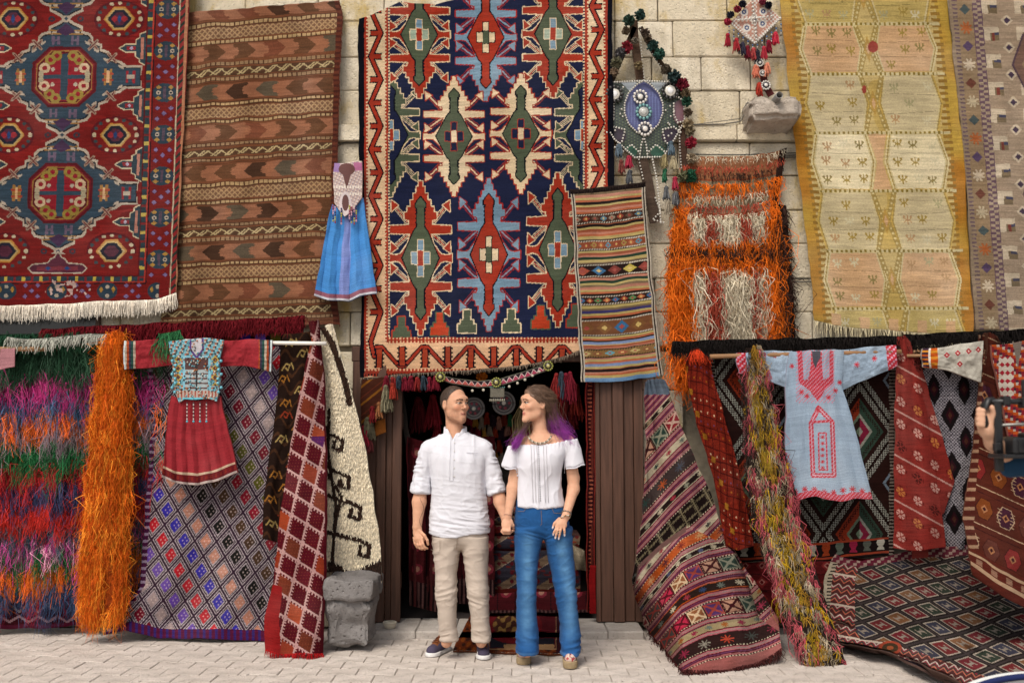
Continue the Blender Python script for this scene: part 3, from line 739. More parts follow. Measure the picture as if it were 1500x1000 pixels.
tag(o, 'faded brown banded flatweave with rows of arrows, right of the red rug', 'rug')
edge_strands(cloth.last, 'right', 160, .02, .004, c('5a342a'), o, jit=.3)

# --- narrow striped runner
def draw_runner(v):
    h = v.v * 285; X = v.u * 118; OR, YE, DK, PK, WH, GR, BLU = c('b06848'), c('b3a26a'), c('2e2422'), c('b8806c'), c('c9c0b0'), c('2f4436'), c('3d6f96')
    st = [OR, YE, c('7d6a52'), PK, YE, OR, DK, YE, c('9c5a40'), PK]
    for i, col in enumerate(st):
        v.a[((h // 3.4).astype(int) % len(st)) == i] = col
    def band(y0, y1, ground, edge, cols, per=17):
        m = (h >= y0) & (h < y1); v.a[m] = ground; mid = (y0 + y1) / 2; r = (y1 - y0) / 2
        v.a[m & ((h < y0 + 3) | (h > y1 - 3))] = DK
        e = m & (((h > y0 + 1) & (h < y0 + 3.2)) | ((h < y1 - 1) & (h > y1 - 3.2))) & (((X + h) % 4) < 2.3); v.a[e] = edge
        ph = (X % per) - per / 2; cell = np.floor(X / per).astype(int)
        d = abs(ph) / (per * .45) + abs(h - mid) / (r - 3.5)
        for i, cc in enumerate(cols):
            k = (cell % len(cols)) == i; v.a[m & k & (d < 1) & (abs(h - mid) < r - 3.5)] = cc; v.a[m & k & (d < .4)] = c('c8b070') if i % 2 else c('a5524a')
    band(37, 53, c('4b3128'), WH, [c('8d7f6c'), c('9a4a38'), c('6c5646'), c('5b7d8c')], 14)
    band(76, 92, c('8d5236'), WH, [c('5b8c9c'), c('9a4a38'), c('a08a50'), c('b06848')], 12)
    band(111, 132, c('2c1f1d'), WH, [c('a0503c'), BLU, c('7d3c34'), c('b9a850'), c('8d4a40')], 24)
    band(158, 173, c('3c2a24'), WH, [BLU, c('a0503c'), c('5a8a5a'), c('b06848')], 13)
    band(192, 218, c('7a5238'), WH, [c('7f5a38'), c('86603c'), BLU, c('7f5a38')], 26)
    band(236, 250, c('8a6a40'), c('8a6a40'), [c('b3a26a'), c('8a5a3c'), c('5b9aa8'), c('a0503c')], 18)
    for y, col in ((101, GR), (136, GR), (180, c('45406c')), (226, c('7d8cac')), (258, c('7d8cac')), (266, DK)): v.a[(h > y) & (h < y + 4)] = col
    v.a[h > 279] = c('6d8fb2')
    for lo, hi in ((0, .05), (.95, 1)):
        e = (v.u >= lo) & (v.u <= hi); v.a[e] = c('2a211f'); v.a[e & (((v.u - lo) * 118 % 4) < 1.6)] = c('b5ab9c')
    v.a[h < 7] = c('241d1c')
o = cloth('striped_runner', [(836, 278), (890, 274), (944, 266)], [(852, 559), (910, 558), (971, 550)], [(843, 400)], [(955, 400)], depth=folds(-.19, -.17, .006, 2, 2, noise=.010), draw=draw_runner, res=1.0, seed=6)
tag(o, 'narrow striped runner in orange, yellow and black hanging over the navy kilim corner', 'rug')
edge_strands(cloth.last, 'top', 200, .025, .004, c('2a211f'), o, jit=.4, grav=0)

# --- gold and pale green kilim
def draw_gold(v):
    X, Y = v.X0, v.Y0
    # straighten: the rug leans right as it falls
    x = X - 1172 - (Y * .105); y = Y - x * -.004
    MU, OL, OR, PK, GG, CR, W = c('b3974a'), c('c0ab74'), c('ad7a30'), c('c6a37c'), c('c3b591'), c('d6c9a6'), c('d9cda8')
    v.a[:] = OL; g = np.clip(fbm(np.stack([X / 60, Y / 50], -1), 2, 2), -1, 1)[..., None]
    v.a[:] = OL * (1 - .5 * (g > .2)) + MU * .5 * (g > .2)
    rows_ = [(-45, 36, c('b8a468')), (36, 109, PK), (109, 195, GG), (195, 280, CR), (280, 368, GG), (368, 452, PK), (452, 540, c('bba86e'))]
    ed = lambda xx, lo, hi: (x >= lo) & (x < hi)
    for e in (ed(x, -60, -18), ed(x, 222, 280)):
        pass
    lm = v.u < .075; rm = v.u > .925
    amb = np.clip((fbm(np.stack([X / 90, Y / 70], -1), 2, 12) + .4), 0, 1)[..., None]
    v.a[lm | rm] = (OR * amb + c('b89a4a') * (1 - amb))[lm | rm]
    cm = ((Y % 9) < 4.5) & (((v.u >= .06) & (v.u < .11)) | ((v.u > .89) & (v.u <= .94))); v.a[cm] = c('94743a')
    for ri, (ya, yb, col) in enumerate(rows_):
        ymid = (ya + yb) / 2; d = 3
        for sx in (0, 1):
            def Hx(k, o=0):
                A = [(4, ymid), (14, ya), (84, ya), (93, ymid), (84, yb), (14, yb)] if sx == 0 else [(112, ymid), (121, ya), (190, ya), (201, ymid), (190, yb), (121, yb)]
                cx = sum(p[0] for p in A) / 6; return [(cx + (p[0] - cx) * k - 10, ymid + (p[1] - ymid) * k) for p in A]
            v.set(x, y)
            v.poly(Hx(1.07), c('cdbf94') if ri % 2 else c('bfa35c')); v.poly(Hx(1.02), c('a28c52')); v.poly(Hx(.98), c('c4b68c')); v.poly(Hx(.93), col)
            r = random.Random(ri * 2 + sx); ox = (49 if sx == 0 else 156) - 10
            cols = [c('a08a4a'), c('c9bf9f'), c('8f8050'), c('b08f68'), c('a9a27c')]
            for iy in range(3):
                for ix in range(3):
                    if ri != 3 and r.random() < .35: continue
                    cx, cy = ox - 24 + ix * 24 + r.uniform(-4, 4), ymid - 25 + iy * 25 + r.uniform(-3, 3); cc = cols[r.randrange(5)]
                    if ri == 1: cc = cols[r.choice((0, 2, 0))]
                    v.line([(cx, cy - 6), (cx, cy + 7)], 1.6, cc); v.line([(cx - 6, cy - 3), (cx, cy + 3), (cx + 6, cy - 3)], 1.7, cc); v.line([(cx - 5, cy + 4), (cx, cy - 1), (cx + 5, cy + 4)], 1.6, cc); v.ell(cx - 5, cy - 4, 1.8, 1.8, cc); v.ell(cx + 5, cy - 4, 1.8, 1.8, cc)
            for q in range(2): v.line([(ox - 36, ymid - 12 + 24 * q + r.uniform(-4, 4)), (ox + 36, ymid - 12 + 24 * q)], 1.0, col * .62)
        cx = 92
        if ri == 3: v.poly([(cx - 14, ya), (cx + 14, ya), (cx + 4, ymid), (cx + 14, yb), (cx - 14, yb), (cx - 4, ymid)], PK)
        else:
            for s in (-1, 1):
                for q in (0, 1):
                    y0_ = ya + (yb - ya) * q / 2; y1_ = ya + (yb - ya) * (q + 1) / 2; a, b = (16, 3) if q == 0 else (3, 16)
                    v.line([(cx + s * a, y0_), (cx + s * b, y1_)], 6.5, c('a38d55')); 
                    for k in range(6):
                        t_ = (k + .5) / 6; v.ell(cx + s * (a + (b - a) * t_), y0_ + (y1_ - y0_) * t_, 1.6, 1.9, c('c6b888'))
            v.dia(cx, ymid, 6, 20, c('b39452')); v.dia(cx, ymid, 3, 9, PK)
        v.rect(0, ya - 2, 200, ya + 2, c('c6b98f')); v.a[(abs(y - ya) < 2) & ((x % 7) < 3) & (x > 0) & (x < 190)] = c('8d7838')
    v.set(X, Y); v.ell(1279, 69, 7.5, 8.5, c('9c4a40')); v.ell(1266, 131, 3.5, 6, c('9c4a40'))
    fade = (v.v > .965)
    v.a[fade & (((X // 14) % 3) == 0)] = PK
o = cloth('pale_kilim', [(1139, -30), (1384, -30)], [(1194, 470), (1250, 480), (1310, 484), (1380, 488), (1426, 486)], [(1150, 70), (1163, 200), (1180, 340)], [(1400, 110), (1414, 260), (1422, 400)],
          depth=folds(-.10, -.12, .010, 2, 6, noise=.018), draw=draw_gold, res=.85, seed=12)
tag(o, 'faded gold and pale green kilim with rows of hexagons, upper right', 'rug')
edge_strands(cloth.last, 'bottom', 150, .06, .003, c('c9bd9c'), o, jit=.4, spread=.15)

# --- far right pale rug
def draw_far(v):
    X, Y = v.X0, v.Y0; x = X - 1385 - Y * .085; y = Y
    BR, PU, W = c('8a7462'), c('6d5560'), c('c2b39c')
    v.a[:] = BR; v.set(x, y)
    v.rect(0, -60, 4, 600, c('6b5548')); v.rect(4, -60, 16, 600, c('93816c'))
    m = (x > 4) & (x < 16); v.a[m & ((y % 6) < 2.5) & (x > 9)] = c('6d5a60')
    v.rect(16, -60, 38, 600, c('917c62'))
    for i, yy in enumerate(np.arange(-40, 520, 27)):
        cc = [c('6d4438'), c('b5a78c'), c('4f5a5a'), c('a9653a'), c('5c4a66'), W][i % 6]; v.star(27, yy, 8, cc, 3) if i % 2 else v.dia(27, yy, 8, 8, cc)
    v.rect(38, -60, 52, 600, PU); m = (x > 39) & (x < 51) & (((y + (x > 45) * 4) % 8) < 4); v.a[m] = c('a3917c')
    v.rect(52, -60, 300, 600, c('a08d78'))
    fx = (x - 52) % 48; fy = y % 40; fm = x > 52
    cell = np.floor((x - 52) / 48) + 3 * np.floor(y / 40)
    v.a[fm & (fx < 22) & (fy < 20) & ((fx < 9) | (fy < 8))] = W
    v.a[fm & (fx > 9) & (fx < 22) & (fy > 8) & (fy < 20)] = c('7a6a52')
    k = (np.sin(cell * 7.7) * 999 % 1)
    v.a[fm & (fx > 12) & (fx < 22) & (fy > 8) & (fy < 12)] = c('4a4a60'); v.a[fm & (k > .5) & (fx > 12) & (fx < 16) & (fy > 8) & (fy < 20)] = c('7a3f34')
    v.a[fm & (fx > 26) & (fx < 44) & (fy > 22) & (fy < 38) & ((abs(fx - 35) + abs(fy - 30)) < 9)] = W
    v.a[fm & ((abs(fx - 35) + abs(fy - 30)) < 5)] = c('4f3f52')
    for yy in (95, 285, 470):
        v.poly([(92, yy), (110, yy - 42), (170, yy - 42), (170, yy + 42), (110, yy + 42)], c('7a5f52'), c('5a4650'), 3); v.poly([(104, yy), (118, yy - 28), (170, yy - 28), (170, yy + 28), (118, yy + 28)], c('8f7a5e'))
    for i, yy in enumerate(np.arange(-30, 520, 60)): v.poly([(120, yy), (140, yy - 14), (160, yy), (140, yy + 14)], c('6d4a48'))
o = cloth('pale_rug', [(1387, -30), (1590, -30)], [(1427, 483), (1500, 484), (1640, 486)], [(1400, 120), (1418, 300)], [(1610, 200)], depth=folds(-.13, -.15, .012, 2, 9, noise=.02), draw=draw_far, res=.75, seed=15, mat=M_PILE)
tag(o, 'faded brown and cream rug with blocky motifs at the far right edge', 'rug')
# ============================================================ shaggy rugs, lower rugs, garments
def sample(last, U, W):
    G, u, v, P = last; ny, nx = G.shape[0] - 1, G.shape[1] - 1
    i = np.clip((W * ny).astype(int), 0, ny - 1); j = np.clip((U * nx).astype(int), 0, nx - 1)
    fi = (W * ny - i)[:, None]; fj = (U * nx - j)[:, None]
    return (G[i, j] * (1 - fi) * (1 - fj) + G[i + 1, j] * fi * (1 - fj) + G[i, j + 1] * (1 - fi) * fj + G[i + 1, j + 1] * fi * fj)
def shag(last, U, W, ln, r, col, parent, name='shag_pile', out=.55, side=.3, jit=.3, **kw):
    n = len(U); p = sample(last, U, W)
    d = np.stack([rng.normal(0, side, n), -np.abs(rng.normal(out, .2, n)), -np.ones(n)], -1)
    return strands(name, p, d, ln * (1 + rng.normal(0, jit, n)).clip(.35, 1.8), r, col, parent, **kw)
def clumps(last, U, W, ln, r, col, parent, k=14, name='shag_pile', spread=.006, out=.35, side=.3, var=.15, grav=.85, **kw):
    n = len(U); p = sample(last, np.clip(U, 0, 1), np.clip(W, 0, 1)); d = np.stack([rng.normal(0, side, n), -np.abs(rng.normal(out, .15, n)), -np.ones(n)], -1)
    col = np.broadcast_to(col, (n, 3)) * np.clip(1 + rng.normal(0, var, (n, 1)), .5, 1.6); L = ln * np.clip(1 + rng.normal(0, .25, n), .4, 1.7)
    rep = lambda a: np.repeat(a, k, 0)
    jit = rng.normal(0, spread, (n * k, 3)); jit[:, 1] = np.abs(jit[:, 1]) * -.5
    return strands(name, rep(p) + jit, rep(d) + rng.normal(0, .14, (n * k, 3)), rep(L) * np.clip(1 + rng.normal(0, .18, n * k), .4, 1.5), r, rep(col), parent, var=.12, grav=grav, **kw)
def pick(cols, w=None):
    return np.array([c(x) for x in cols])
# --- cream and orange tufted rug, upper right
def tuft_base(v):
    v.a[:] = c('8f8068'); v.a[(v.v % .1) < .03] = c('96583c'); v.a[v.v < .12] = c('9a6a4c'); v.a[(v.u > .93)] = c('3a2a24'); v.a[(v.v > .47) & (v.v < .53)] = c('3a2c28')
o = cloth('tufted_rug', [(1002, 226), (1050, 231), (1100, 229), (1152, 218)], [(985, 500), (1060, 506), (1152, 500)], [(990, 300), (978, 400)], [(1140, 300), (1146, 400)], depth=folds(-.10, -.13, .01, 3, 4), draw=tuft_base, res=.6)
tag(o, 'shaggy tufted rug in cream, red and bright orange below the stone spout', 'rug'); L0 = cloth.last
OR_, CRW, RD_, DKB = c('c2601c'), c('b9ae98'), c('9a4636'), c('33241f')
def tuft(v0, ln, colf, n, u0=0, u1=1, r=.0042):
    U = rng.uniform(u0, u1, n); W = np.full(n, v0) + rng.normal(0, .006, n); col = np.array([colf(a) for a in U])
    P_.append((U, W.clip(0, 1), np.full(n, ln), col))
P_ = []
edgecol = lambda inner: (lambda a: OR_ if (a < .13 or a > .88) else inner)
tuft(.005, .03, lambda a: CRW, 110); tuft(.06, .035, lambda a: RD_, 130); tuft(.10, .035, lambda a: DKB, 120); tuft(.15, .07, lambda a: OR_, 220)
tuft(.21, .05, edgecol(CRW), 180); tuft(.265, .055, edgecol(RD_), 180); tuft(.315, .07, edgecol(CRW), 220)
stripe = lambda a: OR_ if (a < .17 or a > .87) else (CRW if (a < .3 or a > .74 or .42 < a < .62) else RD_)
for v0 in (.345, .365, .385, .40): tuft(v0, .065, stripe, 330)
tuft(.415, .06, edgecol(CRW), 260); tuft(.445, .085, lambda a: OR_, 420); tuft(.50, .08, lambda a: DKB, 700); tuft(.53, .09, lambda a: OR_, 480); tuft(.545, .09, lambda a: OR_, 300)
stripe2 = lambda a: OR_ if (a < .22 or a > .86) else (CRW if (a < .32 or .46 < a < .72 or .78 < a < .86) else RD_)
for v0 in np.linspace(.60, .92, 9): tuft(v0, .11, stripe2, 330)
tuft(.95, .13, stripe2, 150); tuft(.97, .24, lambda a: OR_, 60, 0, .12)
for v0 in np.linspace(.3, .95, 14): tuft(v0, .12, lambda a: OR_, 24, 0, .1); tuft(v0, .12, lambda a: OR_, 24, .9, .99)
for v0 in np.linspace(.35, .97, 10): tuft(v0, .14, lambda a: DKB, 45, .97, 1)
U = np.concatenate([p[0] for p in P_]); W = np.concatenate([p[1] for p in P_]); LN = np.concatenate([p[2] for p in P_]); CO = np.concatenate([p[3] for p in P_])
jitc = rng.uniform(-1, 1, (len(U), 1)); CO = CO * (1 + jitc * np.array([.22, .25, .3]))
shag(L0, U, W, LN, .0036, CO, o, 'tufts', seg=4, curl=.6, side=.2, out=.28)
last = cloth('side_pile', [(1140, 300), (1152, 300)], [(1145, 505), (1166, 500)], depth=-.07, base='2e211d', res=.5, parent=o)
shag(cloth.last, rng.uniform(0, 1, 500), rng.uniform(0, 1, 500), .07, .004, c('33241f'), o, 'side_tufts', seg=3, curl=.5, side=.6)
last = cloth('lower_tail', [(985, 480), (1010, 495)], [(995, 560), (1012, 556)], depth=-.16, base='9a4a1c', res=.5, parent=o)
shag(cloth.last, rng.uniform(0, 1, 260), rng.uniform(0, 1, 260), .12, .0045, c('bd5a1c'), o, 'tail_tufts', seg=4, curl=.6, side=.3)

# --- left: striped multicolour shag rug
bands_ = [(0, '26402f'), (.055, '26402f'), (.13, '8a2a5c'), (.19, '38506a'), (.245, 'b85a24'), (.30, '74666c'), (.355, '20502f'), (.43, '8a2224'), (.49, '2c2f48'), (.555, '96251f'), (.625, '3a4a54'), (.68, '9a3a74'), (.725, '27502f'), (.77, 'b0561e'), (.83, '33405a'), (.885, '7a2030')]
def shag_col(W):
    k = np.array([b[0] for b in bands_]); i = np.clip(np.searchsorted(k, W, side='right') - 1, 0, len(bands_) - 1)
    return np.array([c(b[1]) for b in bands_])[i]
def draw_shagbase(v):
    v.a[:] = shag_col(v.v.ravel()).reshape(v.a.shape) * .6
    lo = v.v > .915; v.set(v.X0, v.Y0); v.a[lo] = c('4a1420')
    z = abs((v.X0 % 28) - 14) ; v.a[lo & (abs((v.Y0 - 884) - z * .8) < 2.2)] = c('c0a9a0'); v.a[lo & (abs((v.Y0 - 902) - (14 - z) * .6) < 2.0)] = c('b08a92')
    v.a[(v.v > .985)] = c('5e1a34')
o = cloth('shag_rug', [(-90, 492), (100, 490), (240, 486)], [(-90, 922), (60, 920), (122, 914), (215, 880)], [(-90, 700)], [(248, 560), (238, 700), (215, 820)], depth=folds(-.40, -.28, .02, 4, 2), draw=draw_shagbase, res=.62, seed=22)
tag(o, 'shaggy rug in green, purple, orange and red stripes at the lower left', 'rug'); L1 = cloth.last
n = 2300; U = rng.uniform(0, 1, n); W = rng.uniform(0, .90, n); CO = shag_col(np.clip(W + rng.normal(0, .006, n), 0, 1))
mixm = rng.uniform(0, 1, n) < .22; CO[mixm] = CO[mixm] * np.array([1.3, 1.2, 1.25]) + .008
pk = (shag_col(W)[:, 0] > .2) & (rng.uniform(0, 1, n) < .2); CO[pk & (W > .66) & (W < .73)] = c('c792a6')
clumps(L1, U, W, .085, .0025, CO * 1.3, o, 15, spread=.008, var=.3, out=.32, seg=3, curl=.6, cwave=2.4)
# --- orange shag strip
def dor(v): v.a[:] = c('a24a14')
o = cloth('orange_shag_rug', [(150, 492), (168, 486), (184, 490)], [(117, 893), (150, 902), (186, 880)], [(143, 560), (128, 700), (119, 800)], [(192, 560), (194, 680), (190, 790)],
          depth=lambda u, v, X, Y: -.46 - .07 * np.sin(np.pi * u) - .06 * v, draw=dor, res=.55)
tag(o, 'narrow bright orange shag rug hanging over the striped shag rug', 'rug')
n = 1150; U = rng.uniform(0, 1, n); W = rng.uniform(0, 1, n); tt = rng.uniform(0, 1, (n, 1)); CO = c('c8641a') * (1 - tt) + c('a8481a') * tt; CO[rng.uniform(0, 1, n) < .2] = c('d98a30')
keep = ~((U > .45) & (U < .78) & (W > .76) & (W < .97)); clumps(cloth.last, U[keep] * .92 + .04, W[keep], .07, .0024, CO[keep], o, 14, spread=.009, var=.18, side=.24, out=.4, seg=3, curl=.65, cwave=2.4)

# --- diamond lattice rug
def draw_lat(v):
    v.a[:] = c('251a22')
    cols = [c('8a2030'), c('38309a'), c('b8826e'), c('23211f'), c('503a2a'), c('5c5a24'), c('741a2c'), c('a2908e'), c('6a4aa0'), c('b02430')]
    x = v.X0 - 300 + (v.Y0 - 700) * .16; y = v.Y0 - (v.X0 - 300) * .03
    a = (x / 32.0 + y / 44.0); b = (x / 32.0 - y / 44.0)
    fa, fb = a - np.floor(a), b - np.floor(b); ia, ib = np.floor(a).astype(int), np.floor(b).astype(int)
    d = np.minimum(np.minimum(fa, 1 - fa), np.minimum(fb, 1 - fb)); idx = (ib * 1 + 400) % 10
    W = c('aa9da2')
    seq = [9, 1, 2, 3, 4, 0, 5, 6, 7, 8]
    for i in range(10): v.a[(idx == i) & (d > .22)] = cols[seq[i]]
    m = np.maximum(abs(fa - .5), abs(fb - .5))
    fine = ((v.X0 + v.Y0) // 2.6).astype(int) % 2
    v.a[(d > .16) & (d < .235)] = W * .9
    v.a[(d > .20) & (d < .225) & (fine == 0)] = c('3a2834')
    v.a[(d < .055)] = c('3a2636')
    st = ((a + b) * 5).astype(int) % 2
    v.a[(d >= .055) & (d < .11) & (((a - b) * 9).astype(int) % 2 == 0)] = W
    v.a[(d >= .055) & (d < .11) & (((a - b) * 9).astype(int) % 2 == 1)] = W * .75
    dots = (((fa * 5) % 1) < .4) & (((fb * 5) % 1) < .4) & (d > .3); v.a[dots] = v.a[dots] * .5 + c('d0bcb8') * .5
    hi = v.v > .965; v.a[hi] = c('5a1c3c'); v.a[hi & ((v.X0 % 9) < 4)] = c('3b2a6a')
    hi = (v.u < .035); v.a[hi] = c('4a1a40'); v.a[hi & ((v.Y0 % 10) < 4)] = c('8d7a90')
    top = v.v < .055; v.a[top] = c('2a1626')
    tc = [c('7a3a20'), c('38309a'), c('6a4aa0'), c('5c5a24'), c('741a2c')]; ci = (v.X0 // 22).astype(int) % 5
    for i in range(5): v.a[top & (ci == i) & ((v.X0 % 22) < 15) & (v.v > .012) & (v.v < .045)] = tc[i]
def dep_lat(u, v, X, Y):
    b = -.43 + .0 * u; g = gY(934, .02); s = sstep(.25, 1, v)
    y = b + (g - b) * s + .018 * np.sin(u * 14 + v * 3) * (.2 + v) + .02 * fbm(np.stack([u * 4, v * 5], -1), 3, 4)
    return y - .05 * sstep(.93, 1, v) - .1 * sstep(.1, 0, u) * sstep(.8, 1, v)
o = cloth('lattice_rug', [(212, 492), (300, 488), (445, 478)], [(152, 930), (185, 922), (230, 933), (330, 936), (425, 940)], [(222, 620), (212, 760), (205, 860)], [(440, 600), (425, 800)], bstep=3, thick=.012, depth=dep_lat, draw=draw_lat, res=1.05, seed=30)
tag(o, 'white lattice rug filled with coloured diamonds behind the red dress', 'rug')
# --- dark brown strip with gold hooks
def draw_dkstrip(v):
    v.a[:] = c('2b1d17'); x = v.u * 55; y = v.v * 310
    v.a[(np.sin(y / 4 + np.sin(x / 5) * 2) > .8)] = c('4a3020')
    r = random.Random(4)
    for i in range(16):
        cx, cy = r.uniform(8, 48), 14 + i * 18; cc = c(r.choice(['a08a58', '8a3a24', '9a6a30', 'a08a58'])); v.set(x, y)
        v.line([(cx - 9, cy + 3), (cx - 3, cy - 6), (cx + 4, cy - 3), (cx + 1, cy + 4), (cx - 3, cy + 1)], 2.4, cc); v.line([(cx + 6, cy - 6), (cx + 11, cy + 4)], 2, cc)
o = cloth('dark_kilim', [(414, 490), (462, 484)], [(384, 790), (425, 800)], [(404, 600), (388, 720)], [(450, 600), (435, 720)], depth=folds(-.48, -.54, .01, 2, 1), draw=draw_dkstrip, res=.9)
tag(o, 'dark brown kilim strip with gold hooks, left of the crimson rug', 'rug')
# --- crimson rug with comb-edged squares
def draw_crim(v):
    v.a[:] = c('5a1520'); x = v.X0 - 440; y = v.Y0 - 700; q = x * .95 + y * .22; p = y * .8 - x * .50
    w_, h_ = 24.0, 25.0
    stag = np.floor(q / w_); a = q / w_ - stag; bb = p / h_ ; b = bb - np.floor(bb); ib = np.floor(bb)
    cols = [c('5a1520'), c('a2482a'), c('5e1824'), c('7a3a28'), c('64202a'), c('8f3a24'), c('6a3426')]
    k = ((stag * 3 + ib * 2).astype(int)) % 7
    chk = ((stag + ib).astype(int)) % 2
    m = (a > .08) & (a < .9) & (b > .08) & (b < .9)
    for i in range(7): v.a[m & (k == i)] = cols[i]
    v.a[m & (chk == 0)] = c('58121f'); purp = m & (abs(v.Y0 - 665) < 26) & (k % 3 == 1); v.a[purp] = c('5c2260')
    sp = m & (((a * 6) % 1) < .25) & (((b * 6 + (a * 6).astype(int) * .5) % 1) < .25); v.a[sp] = v.a[sp] * .5 + c('a06040') * .4
    W = c('b8928e'); eb = (abs(b - .95) < .05); ea = (abs(a - .95) < .05)
    v.a[eb | ea] = W
    v.a[(abs(b - .05) < .07) & (((a * 5) % 1) < .4) ] = W; v.a[(abs(a - .05) < .06) & (((b * 6) % 1) < .4)] = W
    e = v.u > .95; v.a[e] = c('50101c')
    rd = (v.v > .80) & (v.u < .28 - (1 - v.v) * .4); v.a[rd] = c('8e1a1c')
def dep_crim(u, v, X, Y):
    g = gY(957, .02); return -.50 + (g + .50) * v ** 1.6 - .05 * np.sin(np.pi * u) + .025 * np.sin(u * 9 + v * 4) * v
o = cloth('crimson_rug', [(452, 470), (468, 468)], [(388, 952), (405, 958), (440, 960), (473, 958)], [(455, 500), (432, 620), (412, 740), (402, 840), (388, 900)], [(473, 520), (478, 640), (479, 800), (476, 900)], bstep=3, thick=.012, depth=dep_crim, draw=draw_crim, res=1.15, seed=40)
tag(o, 'crimson rug with pale comb-edged squares hanging to the pavement beside the stone', 'rug')
n = 160; Us = rng.uniform(0, 1, n); shag(cloth.last, Us, np.full(n, .995), .03, .003, c('8e1a1c'), o, 'fringe', seg=2)
# --- cream rug with dark hooked motifs
def draw_crm(v):
    v.a[:] = c('d2c7b0'); D = c('33251f'); v.set(v.X0, v.Y0)
    for cx, cy, s in ((488, 645, 1), (497, 700, 1.05), (512, 745, 1.15), (525, 800, 1.15)):
        v.line([(cx - 12 * s, cy - 12 * s), (cx + 2 * s, cy - 8 * s), (cx + 14 * s, cy - 2 * s), (cx + 12 * s, cy + 13 * s), (cx, cy + 9 * s), (cx + 2 * s, cy)], 6.4, D)
    for cx, cy in ((488, 645), (497, 700), (512, 745), (525, 800)): v.line([(476, cy - 22), (cx - 8, cy - 12)], 6.4, D)
    v.line([(482, 600), (480, 660), (492, 740), (486, 830)], 5, D); v.line([(478, 690), (500, 725), (490, 770)], 5, D)
    v.poly([(480, 820), (500, 828), (512, 838), (494, 842), (478, 842)], D)
    v.poly([(505, 842), (556, 818), (570, 850), (520, 852)], D)
    v.line([(472, 478), (486, 500), (506, 560), (512, 590)], 9, c('3a2a22'))
def dep_crm(u, v, X, Y): return -.43 - .03 * v + .02 * np.sin(u * 7 + v * 3) - .06 * u * v
o = cloth('cream_rug', [(468, 480), (488, 474)], [(474, 838), (500, 836), (515, 848), (560, 852)], [(472, 560), (474, 700)], [(500, 520), (514, 570), (534, 650), (549, 740), (557, 800)], depth=dep_crm, draw=draw_crm, res=.85, mat=M_PILE, thick=.016, seed=44)
tag(o, 'thick cream wool rug with dark brown hooks above the stone block', 'rug')
n = 5200; U = rng.uniform(0, 1, n); W = rng.uniform(0, 1, n)
G_, u_, v_, Pp = cloth.last
cvx = Cv(*[np.asarray(z)[None] for z in (Pp[(W * (len(v_) - 1)).astype(int), (U * (len(u_) - 1)).astype(int), 0], Pp[(W * (len(v_) - 1)).astype(int), (U * (len(u_) - 1)).astype(int), 1], U, W)], c('d2c7b0'))
draw_crm(cvx); shag(cloth.last, U, W, .014, .004, cvx.a[0], o, 'wool_pile', seg=1, curl=.2, side=.5, out=.8, var=.1)

# --- stone blocks
def rock(name, px0, px1, py0, py1, Yf, Yb, seed, amp, parent=None, lab=None):
    bm = bmesh.new(); bmesh.ops.create_cube(bm, size=1)
    a, b = at(px0, py1, Yf), at(px1, py0, Yf)
    for v in bm.verts: v.co = ((a[0] if v.co.x < 0 else b[0]), (Yf if v.co.y < 0 else Yb), (a[2] if v.co.z < 0 else b[2]))
    bmesh.ops.bevel(bm, geom=bm.edges[:], offset=.075 if amp > .03 else .032, segments=4, affect='EDGES', profile=.6)
    bmesh.ops.subdivide_edges(bm, edges=bm.edges[:], cuts=6, use_grid_fill=True)
    P = np.array([v.co[:] for v in bm.verts]); n1, n2, n3 = (fbm(P * 6.5 + k * 9, 4, seed + k) for k in range(3))
    for v, q in zip(bm.verts, zip(n1, n2, n3)): v.co.x += q[0] * amp; v.co.y += q[1] * amp; v.co.z = max(v.co.z + q[2] * amp * .8, .0)
    me = bpy.data.meshes.new(name); bm.to_mesh(me); bm.free()
    for p in me.polygons: p.use_smooth = True
    return tag(link(name, me, M_BASALT, parent), lab, 'stone')
rock('stone_block', 474, 540, 876, 950, -.86, -.5, 3, .042, lab='rough grey stone block standing on the pavement below the cream rug')
rock('stone_slab', 470, 545, 850, 879, -.90, -.48, 7, .026, lab='flat grey stone slab lying on the rough stone block')

# --- rods, rails and the fringed rug edges above the lower rows
def rod(lab, x0, x1, py, Y, r, mat, y1=None):
    a, b = at(x0, py, Y), at(x1, py if y1 is None else y1, Y)
    return tag(tube('hanging_rod', [a, a * .66 + b * .34, a * .33 + b * .67, b], r, mat, None, 10), lab, 'rod')
rod('white rod holding up the red dress', 392, 478, 502, -.55, .014, M_WHITE, 503)
rod('white rod across the back of the red dress collar', 260, 300, 499, -.52, .012, M_WHITE)
rod('wooden rod at the far left above the shag rug', -60, 68, 511, -.50, .018, M_ROD)
rod('wooden rod through the sleeves of the pale blue dress', 1040, 1320, 522, -.55, .017, M_ROD, 515)
rod('wooden rod beside the red flowered rug', 1330, 1362, 516, -.5, .014, M_ROD, 513)
rod('wooden rod under the embroidered white sleeve', 1328, 1440, 521, -.53, .012, M_ROD, 520)
rod('wooden rod carrying the orange embroidered garment', 1440, 1560, 509, -.5, .016, M_ROD, 500)
